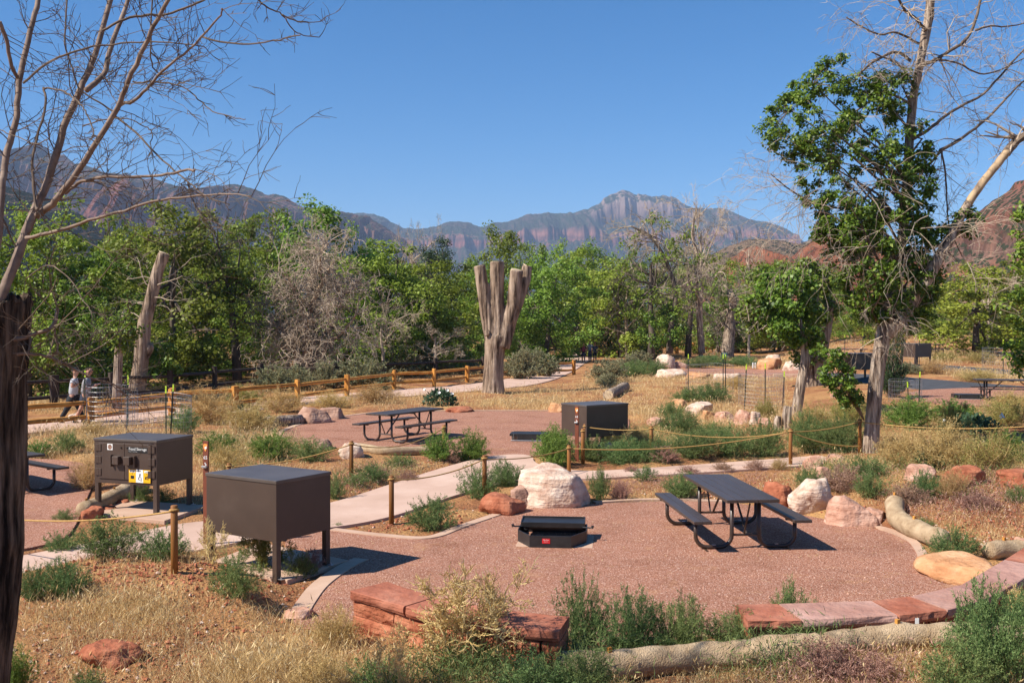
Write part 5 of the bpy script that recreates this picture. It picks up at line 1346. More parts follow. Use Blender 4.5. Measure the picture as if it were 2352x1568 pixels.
def boughs(cs, root, mat, spine, nh, r0, seed, name='branches'):
    """limbs from the stem to some hubs of the crown, branchlets from each hub to the leaf clumps round it"""
    rb = random.Random(seed); cs = [Vector(c) for c in cs]; hubs = []
    for _ in range(nh * 8):
        c = rb.choice(cs)
        if all((c - h).length > .75 for h in hubs): hubs.append(c)
        if len(hubs) >= nh: break
    st = MB()
    for h in hubs:
        k = min(spine, key=lambda q: abs(q.z - (h.z - .5 - .55 * (Vector((h.x, h.y, 0)) - Vector((q.x, q.y, 0))).length)))
        m1 = k.lerp(h, .35) + Vector((rb.gauss(0, .1), rb.gauss(0, .1), .12)); m2 = k.lerp(h, .7) + Vector((rb.gauss(0, .12), rb.gauss(0, .12), .10))
        st.tube([k, m1, m2, h], [r0, r0 * .75, r0 * .5, r0 * .25], 6, rough=.1, seed=h.x)
    for c in cs:
        h = min(hubs, key=lambda q: (q - c).length_squared)
        if (h - c).length > .05: st.tube([h, h.lerp(c, .5) + Vector((rb.gauss(0, .05), rb.gauss(0, .05), .05)), c], [r0 * .25, r0 * .18, r0 * .08], 4)
    st.build(name, mat, root, smooth=True)
def poly_points(poly, n, rng, dens=None):
    xs = [p[0] for p in poly]; ys = [p[1] for p in poly]; out = []
    while len(out) < n:
        x = rng.uniform(min(xs), max(xs), 400); y = rng.uniform(min(ys), max(ys), 400)
        k = poly_sd(x, y, poly) < 0
        if dens is not None: k &= dens(x, y) > rng.random(400)
        out += list(zip(x[k], y[k]))
    return out[:n]
def crown_from(poly, Y, thick, n, per, rad, leaf, ratio, seed, o, mat, root, name='crown', dens=None, hang=.25, upbias=.1):
    rng = np.random.default_rng(seed); pt = poly_points(poly, n, rng, dens)
    sd = poly_sd(np.array([p[0] for p in pt]), np.array([p[1] for p in pt]), poly)
    cs = []
    for (x, y), s in zip(pt, sd):
        hw = min(thick, (-s + 12) / FPX * Y * 1.3); cs.append(tuple(at(x, y, Y + rng.uniform(-hw, hw)) - o))
    cs = np.array(cs)
    V = leaf_cloud(cs, per, rng.uniform(.6, 1.2, len(cs)) * rad, leaf, ratio, rng, upbias, .8, hang)
    link(name, mesh_quads(name, V), M[mat], root); return cs
crown_from([(60,650),(180,600),(255,580),(310,640),(318,720),(300,760),(330,800),(395,760),(408,840),(390,900),(330,880),(260,905),(90,890)], 41.0, 1.6, 150, 95, .42, .15, .3, 5, o, 'l_ash', root)
Yq = 37.0; f0 = at(268, 945, Yq); zf = gz(f0.x, Yq); root = empty('slim_tree', (f0.x, Yq, zf)); tag(root, 'slim pale trunk rising behind the wire cage at left', 'tree'); o = Vector((f0.x, Yq, zf))
MB().tube([(0, 0, -.2), tuple(at(270, 880, Yq) - o), tuple(at(272, 820, Yq) - o), tuple(at(276, 770, Yq) - o), tuple(at(285, 715, Yq) - o)], [.2, .16, .15, .12, .05], 12, rough=.12).build('trunk', M['barkgrey'], root, smooth=True)
crown_from([(230,700),(300,690),(320,760),(290,800),(235,790)], Yq, .8, 26, 80, .4, .14, .3, 6, o, 'l_ash', root)

# dead twiggy tree, left middle
Yd = 53.0; f0 = at(700, 845, Yd); zf = gz(f0.x, Yd); root = empty('dead_tree', (f0.x, Yd, zf)); tag(root, 'dead twisted tree with a cloud of bleached twigs behind the orange fence', 'tree'); o = Vector((f0.x, Yd, zf))
rngd = random.Random(19); mb = MB(); tw = MB()
for tr_, r0, r1 in (([(690,850),(680,800),(668,775),(640,735)], 9, 5), ([(700,850),(702,790),(705,740),(720,690),(745,640),(768,600)], 9, 3), ([(705,845),(715,800),(740,775),(765,750)], 7, 3), ([(703,760),(690,700),(665,650),(640,620)], 5, 2), ([(718,700),(760,690),(800,670),(830,640)], 4, 2), ([(735,850),(745,800),(790,760),(820,720)], 5, 2), ([(700,800),(660,770),(620,740)],4,2), ([(740,650),(735,600),(745,560)],3,1.4)):
    pp_, rd_ = limb(mb, tr_, Yd, r0, r1, rngd, rngd.uniform(-.8, .8), o, 9)
    for _ in range(26):
        k = rngd.randint(len(pp_) // 5, len(pp_) - 1); grow(tw, pp_[k], Vector((rngd.gauss(0, 1), rngd.gauss(-.2, .9), rngd.gauss(.2, .8))), rngd.uniform(1.0, 2.1), .036, 3, rngd, .25, 3, .55, .014, 5, 4, shrink=.64)
mb.build('trunk', M['deadwood'], root, smooth=True); tw.build('twigs', M['twigpale'], root)
# grey dead brush below it
for px, yb, w_, lb, sd_ in ((640,850,60,'left of',1),(770,850,80,'right of',2),(850,845,70,'further right of',3)):
    p = G(px, yb); root = empty('dead_brush', p); tag(root, 'low tangle of grey dead brush %s the dead twisted tree' % lb, 'dead brush', 'dead brush under the twisted tree')
    rb = random.Random(sd_); tw = MB()
    for i in range(16): grow(tw, Vector((rb.gauss(0, .5), rb.gauss(0, .3), 0)), Vector((rb.gauss(0, .8), rb.gauss(0, .6), 1)), rb.uniform(1.0, 1.9), .025, 2, rb, .3, 3, .6, .009, 5, 4)
    tw.build('twigs', M['twigpale'], root)

# snag with white top, and the two upright trunks left of it
Ys = 98.0; f0 = at(1672, 818, Ys); root = empty('snag', (f0.x, Ys, gz(f0.x, Ys))); tag(root, 'dead grey snag with a broken white top', 'tree'); o = Vector(root.location)
def pp(px, py, dy=0): return tuple(at(px, py, Ys + dy) - o)
lump('trunk', [([pp(1669,830), pp(1673,790), pp(1679,730), pp(1683,695)], [.75, .58, .50, .45])], M['barkgrey'], root, .09)
MB().tube([pp(1683,700), pp(1681,680), pp(1676,664)], [.44, .36, .2], 12, rough=.2).build('bare_top', M['white'] if False else M['cutwood'], root, smooth=True)
tw = MB(); rb = random.Random(4)
for i in range(12): grow(tw, Vector(pp(1680, rb.uniform(700, 770))), Vector((rb.choice((-1.4, -1, .8)), rb.gauss(0, .5), rb.uniform(-.5, .3))), rb.uniform(1.5, 3.2), .06, 3, rb, .3, 3, .5, .02)
tw.build('twigs', M['twigpale'], root)
for trk, lb, Yt, m_ in (([(1612,812),(1608,760),(1604,700),(1598,650),(1605,600),(1590,540),(1600,480)], 'tall straight grey trunk with thin dead top left of the snag', 92, 'barkgrey'), ([(1538,812),(1542,750),(1552,690),(1545,640),(1520,580),(1490,540),(1450,520)], 'dark trunk bending left with dead drooping limbs near the walkers', 90, 'trunkfar')):
    f0 = at(trk[0][0], trk[0][1], Yt); root = empty('half_dead_tree', (f0.x, Yt, gz(f0.x, Yt))); tag(root, lb, 'tree'); o = Vector(root.location)
    mb = MB(); tw = MB(); rb = random.Random(Yt); ppt, rd_ = limb(mb, trk, Yt, 8.5, 2, rb, .5, o, 10)
    for _ in range(26):
        k = rb.randint(len(ppt) // 3, len(ppt) - 1); grow(tw, ppt[k], Vector((rb.gauss(0, 1), rb.gauss(0, .8), rb.gauss(.1, .7))), rb.uniform(1.6, 3.4), .06, 3, rb, .3, 3, .5, .018, 5, 4)
    mb.build('trunk', M[m_], root, smooth=True); tw.build('branches', M['twigpale'], root)
    if m_ == 'trunkfar': crown_from([(1455,770),(1490,720),(1540,700),(1575,740),(1570,790),(1480,800)], Yt, 1.6, 46, 80, .6, .2, .36, 9, o, 'l_ash', root)

# leafy pair right of the snag
Yr = 44.0; f0 = at(1868, 912, Yr); root = empty('ash_tree', (f0.x, Yr, gz(f0.x, Yr))); tag(root, 'stout leaning ash with dark trunk and sawn stub left of the shaggy tree', 'tree'); o = Vector(root.location)
def pp(px, py, dy=0): return tuple(at(px, py, Yr + dy) - o)
lump('trunk', [([pp(1868,925), pp(1870,880), pp(1880,820), pp(1897,740), pp(1910,690)], [.55, .42, .36, .30, .22]), ([pp(1868,830), pp(1866,740), pp(1875,650)], [.26, .22, .16])], M['bark'], root, .05)
MB().tube([pp(1875,652), pp(1875.5,646)], .15, 14).build('cut_face', M['cutwood'], root)
cs = crown_from([(1690,690),(1705,640),(1750,605),(1790,612),(1850,592),(1910,630),(1925,700),(1905,760),(1880,800),(1890,850),(1850,860),(1820,800),(1780,760),(1730,770),(1700,740)], Yr, 2.0, 190, 75, .42, .15, .4, 15, o, 'l_ash', root, dens=lambda x, y: fbm(x / 38, y / 38, 77, 3) * 2.0 - .35)
tw = MB(); rb = random.Random(8)
boughs(cs, root, M['trunkfar'], [Vector(pp(*q)) for q in ((1874,850),(1880,820),(1888,780),(1897,740),(1866,740),(1870,700))], 18, .06, 6)
for i in range(26): grow(tw, Vector(pp(rb.uniform(1720, 1860), rb.uniform(650, 760), -1.2)), Vector((rb.gauss(-.5, .7), rb.gauss(-.4, .4), rb.gauss(0, .5))), rb.uniform(.7, 1.6), .018, 2, rb, .3, 3, .5, .007)
tw.build('twigs', M['twigpale'], root)
Yr = 31.6; f0 = at(1826, 975, Yr); root = empty('slender_tree', (f0.x, Yr, gz(f0.x, Yr))); tag(root, 'slender grey trunk leaning beside a broken stump', 'tree'); o = Vector(root.location)
lump('trunk', [([pp_ for pp_ in (tuple(at(1824, 990, Yr) - o), tuple(at(1830, 940, Yr) - o), tuple(at(1840, 880, Yr) - o), tuple(at(1850, 830, Yr) - o), tuple(at(1846, 780, Yr) - o), tuple(at(1838, 730, Yr) - o))], [.21, .175, .165, .16, .10, .04])], M['barkgrey'], root, .03)
crown_from([(1720,690),(1760,630),(1830,620),(1880,660),(1885,740),(1870,800),(1830,790),(1770,770)], Yr, 1.4, 95, 70, .30, .12, .4, 17, o, 'l_ash', root)
f1 = G(1806, 985); root = empty('broken_stump', f1); tag(root, 'broken splintered stump at the foot of the slender grey trunk', 'stump')
for dx, hh, r_ in ((0.02, .62, .13), (-.24, .34, .11)):
    mb = MB(); mb.tube([(dx, 0, -.1), (dx, 0, hh * .6), (dx + .02, 0, hh)], [r_ * 1.15, r_, r_ * .8], 16, rough=.3, seed=dx * 9 + 2).build('trunk', M['barkgrey'], root)

# the big half dead tree at right
Yb = 23.4; f0 = at(1999, 1062, Yb); zf = gz(f0.x, Yb); root = empty('half_dead_tree', (f0.x, Yb, zf)); tag(root, 'big shaggy barked tree at right, leafy below with dead limbs overhead', 'tree'); o = Vector((f0.x, Yb, zf))
def pp(px, py, dy=0): return tuple(at(px, py, Yb + dy) - o)
def pr(r): return r / FPX * Yb
lump('trunk', [([pp(1998,1078), pp(1999,1050), pp(2003,980), pp(2010,900), pp(2018,830), pp(2030,760), pp(2044,700), pp(2062,620,.2), pp(2076,520,.3), pp(2084,420,.4), pp(2090,300,.5), pp(2100,210,.5), pp(2118,120,.5), pp(2134,40,.5), pp(2140,-40,.5), pp(2142,-120,.5)],
   [pr(25), pr(20), pr(17), pr(17), pr(17), pr(17.5), pr(14), pr(12), pr(11.5), pr(11), pr(10.5), pr(9.5), pr(10), pr(11), pr(9), pr(7)]),
   ([pp(2036,770), pp(2075,730,-.2), pp(2130,640,-.3), pp(2180,550,-.2), pp(2205,500,-.1), pp(2225,465)], [pr(15), pr(15), pr(14), pr(12), pr(11), pr(10)])], M['barkgrey'], root, .028)
rb = random.Random(23); mb = MB(); tw = MB()
dead = MB(); limb(dead, [(2222,470),(2248,432),(2272,400),(2300,365),(2312,350)], Yb, 9.2, 8.6, rb, 0, o, 16, .008); dead.build('peeled_limb', M['deadwood'], root, smooth=True)
UP = [([(2310,352),(2335,325),(2360,305),(2420,270)], 10.5, 8, .3), ([(2095,320),(2130,300),(2170,268),(2205,245),(2260,215),(2310,160),(2356,110)], 4.2, 2, .6),
 ([(2092,140),(2060,120),(2020,135),(1985,160),(1960,190)], 4, 2, -.8), ([(2100,200),(2075,160),(2045,138),(2000,120)], 3.5, 1.5, -.5),
 ([(2112,150),(2145,140),(2180,118),(2215,95),(2240,50),(2256,-20)], 4.6, 3, .5), ([(2240,70),(2275,60),(2310,62),(2360,52)], 2.6, 1.2, .4), ([(2150,135),(2200,145),(2250,170),(2300,160),(2360,130)], 2.6, 1.2, .6),
 ([(2128,70),(2100,40),(2075,20),(2060,-20)], 3.8, 2.6, -.6), ([(2085,400),(2120,390),(2150,360),(2162,345)], 3.5, 3, .4), ([(2160,345),(2190,330),(2240,295),(2290,250),(2330,205),(2360,180)], 4, 2, .7),
 ([(2162,347),(2172,400),(2175,460),(2180,520),(2210,590)], 2.4, 1.2, .2), ([(2110,100),(2060,75),(2020,80),(1975,60),(1945,40)], 3, 1.2, -1.0), ([(2090,240),(2040,215),(1995,235),(1950,265)], 3.2, 1.6, -.9),
 ([(2085,430),(2030,420),(1990,450),(1960,520),(1930,600)], 3.6, 1.8, -1.0), ([(2060,610),(2010,570),(1950,570),(1890,600)], 3.2, 1.4, -1.2), ([(2070,560),(2100,580),(2150,560),(2200,600)], 3, 1.4, -.8), ([(2078,500),(2030,480),(1960,480),(1880,470),(1820,440),(1770,400)], 3.6, 1.2, -.8)]
ap = []
for pxs, r0, r1, dy in UP: ap.append(limb(mb, pxs, Yb + .4, r0, r1, rb, dy, o, 8, .006))
for (p_, r_), u in zip(ap, UP):
    for _ in range(15):
        k = rb.randint(len(p_) // 5, len(p_) - 1); grow(tw, p_[k], Vector((rb.gauss(0, 1), rb.gauss(0, .7), rb.gauss(.0, .8))), rb.uniform(.5, 1.2), max(.006, r_[k] * .4), 2, rb, .35, 3, .45, .0045, 5, 4, shrink=.6)
for i in range(20):   # drooping dead twigs hanging round the crown
    px, py = rb.choice(((1960,480),(1900,470),(2140,560),(2000,560),(2080,500),(1880,540),(2160,600),(2030,620)))
    grow(tw, Vector(pp(px + rb.gauss(0, 25), py + rb.gauss(0, 20), rb.uniform(-1.6, -.4))), Vector((rb.gauss(-.25, .8), rb.gauss(-.2, .5), rb.gauss(0, .4))), rb.uniform(.8, 1.6), .012, 2, rb, .65, 3, .35, .005, 6, 4, shrink=.7)
for i in range(13):   # dead twigs massed round the fork
    grow(tw, Vector(pp(2030 + rb.gauss(0, 12), 720 + rb.gauss(0, 30), -.35)), Vector((rb.gauss(0, .7), rb.gauss(-.5, .4), rb.gauss(-.4, .5))), rb.uniform(.5, 1.1), .012, 2, rb, .7, 3, .4, .005, 6, 4)
for i in range(26):
    grow(tw, Vector(pp(1850 + rb.gauss(0, 40), 430 + rb.gauss(0, 60), rb.uniform(-.8, .5))), Vector((rb.gauss(-1, .5), rb.gauss(-.1, .6), rb.gauss(-.1, .5))), rb.uniform(.7, 1.4), .008, 2, rb, .3, 3, .35, .0042, 5, 3)
mb.build('dead_limbs', M['twig'], root, smooth=True); tw.build('twigs', M['twigpale'], root)
DN = lambda x, y: np.clip(fbm(x / 42, y / 42, 55, 3) * 2.4 - .42 + .35 * sstep(430, 560, y), .10, 1)
cs = crown_from([(1722,290),(1745,262),(1790,240),(1810,200),(1835,178),(1880,158),(1905,122),(1935,125),(1965,165),(1990,185),(2040,165),(2085,165),(2115,205),(2118,260),(2132,330),(2150,420),(2142,490),(2135,540),(2190,500),(2240,470),(2262,500),(2215,540),(2160,590),(2150,690),(2120,740),(2080,770),(2040,740),(1980,740),(1935,690),(1920,620),(1880,560),(1850,490),(1835,420),(1812,370),(1770,330)], Yb, 1.5, 560, 66, .20, .10, .31, 25, o, 'l_ash', root, dens=DN, hang=.35)
boughs(cs, root, M['twig'], [Vector(pp(*q)) for q in ((2030,760),(2036,730),(2044,700),(2052,660),(2062,620,.2),(2070,570),(2076,520,.3),(2080,470),(2084,420,.4),(2087,360),(2090,300,.5))], 34, .035, 4)
cs = crown_from([(1865,800),(1905,785),(1940,800),(1962,850),(1978,925),(1965,945),(1930,915),(1895,885),(1872,845)], Yb - .3, .5, 60, 46, .15, .085, .33, 27, o, 'l_ash', root, name='low_shoots', hang=.1)
st = MB()
for i in range(0, len(cs), 4): st.tube([Vector(pp(1985, 965)), Vector(pp(1955, 905, -.3)).lerp(Vector(cs[i]), .4), Vector(cs[i])], [.014, .010, .005], 4)
st.build('shoot_stems', M['twig'], root)
# ash at the right picture edge
Ye = 27.0; f0 = at(2400, 960, Ye); root = empty('ash_tree', (f0.x, Ye, gz(f0.x, Ye))); tag(root, 'leafy ash cut by the right picture edge, its trunk out of view', 'tree'); o = Vector(root.location)
MB().tube([(0, 0, -.2), (0, 0, 2), (.1, 0, 4), (.2, 0, 6)], [.25, .2, .15, .08], 12, rough=.15).build('trunk', M['barkgrey'], root, smooth=True)
crown_from([(2300,700),(2312,640),(2330,590),(2325,520),(2345,470),(2420,440),(2520,480),(2560,700),(2480,830),(2400,850),(2350,840),(2330,870),(2318,800),(2300,760)], Ye, 1.6, 190, 70, .25, .115, .33, 29, o, 'l_ash', root, hang=.2)

# ---------------------------------------------------------------- shrubs (native size 1 m wide, .6 m high)
def bush_kind(seed, nst=70, ntw=12, nlf=9, leaf=.034, lw=.0055, H=.6, open_=.25, stemw=.003, tw_len=.13, top=.0, ragged=.25):
    r = np.random.default_rng(seed)
    a = r.uniform(0, 2 * np.pi, nst); el = np.arcsin(np.clip(r.uniform(.08, 1, nst) ** .8, 0, 1)); k = r.uniform(1 - ragged, 1 + ragged * .6, nst)
    B = np.stack([r.normal(0, .09, nst), r.normal(0, .09, nst), np.zeros(nst)], 1)
    T = np.stack([np.cos(a) * np.cos(el) * .48 * k, np.sin(a) * np.cos(el) * .48 * k, (np.sin(el) * (1 + top) + .06) * H * k], 1)
    Mid = B * .45 + T * .55 + np.stack([r.normal(0, .03, nst), r.normal(0, .03, nst), .05 * r.random(nst)], 1)
    stems = [ribbons(B, Mid, stemw * 1.5, stemw, r), ribbons(Mid, T, stemw, stemw * .4, r)]
    n = nst * ntw; si = np.repeat(np.arange(nst), ntw); t = r.uniform(open_, 1.02, n)[:, None]
    P = (1 - t) ** 2 * B[si] + 2 * t * (1 - t) * (2 * Mid[si] - .5 * B[si] - .5 * T[si]) + t * t * T[si]
    d = unit(unit(T[si] - B[si]) * .9 + r.normal(size=(n, 3)) * .75 + np.array([0, 0, .35]))
    L = tw_len * r.uniform(.4, 1.2, n)[:, None] * (1.15 - .5 * t)
    E = P + d * L
    stems.append(ribbons(P, E, stemw * .55, stemw * .25, r))
    m = n * nlf; ti = np.repeat(np.arange(n), nlf); u = r.uniform(.05, 1.05, m)[:, None]
    Q = P[ti] + (E - P)[ti] * u
    D = unit(d[ti] * .6 + r.normal(size=(m, 3)) * .7 + np.array([0, 0, .2]))
    Ls = leaf * r.uniform(.5, 1.3, m)
    lv = diamonds(Q, D, Ls, np.maximum(lw * r.uniform(.7, 1.3, m), 0), r)
    keep = lv[:, :, 2].min(1) > -.01; lv = lv[keep]
    S = np.concatenate(stems); V = np.concatenate([S, lv]); mi = np.r_[np.zeros(len(S)), np.ones(len(lv))]
    return mesh_quads('shrub', V, mi)

def twiggy_kind(seed, nmain=7, depth=4, L=.42, r=.008, nsub=4, minr=.0022, tuft=0, droop=0.0, shrink=.62, up=.0, spread=.7):
    rng = random.Random(seed); mb = MB(); tips = []
    for i in range(nmain):
        a = i * 2 * math.pi / nmain + rng.uniform(-.4, .4)
        grow(mb, Vector((rng.gauss(0, .015), rng.gauss(0, .015), 0)), Vector((math.cos(a) * spread, math.sin(a) * spread, 1)), L, r, depth, rng, droop, nsub, .35, minr, 4, 5, tips, shrink, up)
    nr = np.random.default_rng(seed)
    V = np.array(mb.v, np.float32)
    me = bpy.data.meshes.new('shrub')
    if tuft:
        P = np.repeat(np.array([t[0] for t in tips]), tuft, 0); D0 = np.repeat(np.array([t[1] for t in tips]), tuft, 0)
        Q = P - D0 * nr.uniform(0, .07, (len(P), 1)); lv = diamonds(Q, unit(D0 + nr.normal(size=D0.shape) * .8), nr.uniform(.012, .03, len(P)), nr.uniform(.002, .004, len(P)), nr)
        n0 = len(mb.v); vv = mb.v + [tuple(x) for x in lv.reshape(-1, 3)]; ff = mb.f + [tuple(n0 + 4 * i + j for j in range(4)) for i in range(len(lv))]
        me.from_pydata(vv, [], ff); me.polygons.foreach_set('material_index', np.r_[np.zeros(len(mb.f)), np.ones(len(lv))].astype(np.int32))
    else: me.from_pydata(mb.v, [], mb.f)
    me.update(); zs = np.array([v.co[:] for v in me.vertices]); wx = max(np.ptp(zs[:, 0]), np.ptp(zs[:, 1])); hz = zs[:, 2].max()
    zs[:, 0] /= wx; zs[:, 1] /= wx; zs[:, 2] *= .6 / hz; me.vertices.foreach_set('co', zs.astype(np.float32).ravel()); me.update()
    return me

SK = {
 'thistle': ([bush_kind(201 + i, 85, 13, 9, leaf=.030, lw=.0042) for i in range(3)], 'l_thistle', 'l_thistle', 'green_shrub'),
 'fine': ([bush_kind(211 + i, 130, 15, 9, leaf=.026, lw=.0034, tw_len=.11, ragged=.2) for i in range(2)], 'l_thistle', 'l_thistle', 'green_shrub'),
 'lush': ([bush_kind(221 + i, 120, 14, 9, leaf=.032, lw=.0045, tw_len=.10, top=.1) for i in range(2)], 'l_grassgreen', 'l_grassgreen', 'lush_shrub'),
 'sage': ([bush_kind(231 + i, 120, 13, 9, leaf=.034, lw=.0075, tw_len=.10, stemw=.0035) for i in range(3)], 'l_tan', 'l_sage', 'sagebrush'),
 'mauve': ([bush_kind(241 + i, 110, 12, 8, leaf=.022, lw=.0055, tw_len=.11, stemw=.0025) for i in range(2)], 'l_mauve', 'l_mauve', 'dry_shrub'),
 'tan': ([bush_kind(251 + i, 120, 15, 6, leaf=.036, lw=.0026, tw_len=.17, stemw=.0028, ragged=.3) for i in range(3)], 'l_tan', 'l_tan', 'tumble_bush'),
 'olive': ([bush_kind(261 + i, 110, 15, 6, leaf=.036, lw=.003, tw_len=.16, stemw=.003, ragged=.3) for i in range(2)], 'l_tan', 'l_olive', 'tumble_bush'),
 'mustard': ([twiggy_kind(271, 6, 4, .36, .011, 4, .0036, 1, .0, .66, .14, .7), twiggy_kind(272, 5, 4, .36, .011, 3, .0036, 2, .0, .66, .12, .65)], 'l_gold', 'l_gold', 'dry_bush'),
 'wiry': ([twiggy_kind(281, 6, 4, .34, .007, 4, .0026, 4, .05, .66, .05)], 'l_olive', 'l_olive', 'wiry_bush'),
 'juniper': ([bush_kind(291, 140, 16, 9, leaf=.03, lw=.009, tw_len=.10, H=.7, top=.5)], 'twig', 'l_dark', 'juniper_shrub'),
}
for k, (ms, a, b, nm) in SK.items():
    for m in ms:
        m.materials.append(M[a]); m.materials.append(M[b])
_rv = random.Random(99)
def shrub(px, pyb, wpx, hpx, kind, label, group=None, deep=.9):
    ms, a, b, nm = SK[kind]; p = G(px, pyb); s = p.y / FPX; wd = wpx * s; ht = hpx * s
    dep = wd * deep; c = Vector((p.x * (p.y + dep * .3) / p.y, p.y + dep * .3, 0)); c.z = gz(c.x, c.y) - .02
    o = bpy.data.objects.new(nm, ms[_rv.randrange(len(ms))]); COL.objects.link(o)
    o.location = c; o.scale = (wd * 1.08, dep * 1.08, ht / .6); 
    fl = _rv.choice((-1, 1)); o.rotation_euler = (0, 0, 0 if fl > 0 else math.pi)
    tag(o, label, 'dry plant' if kind in ('mauve', 'tan', 'mustard', 'wiry', 'olive') else 'shrub', group); return o

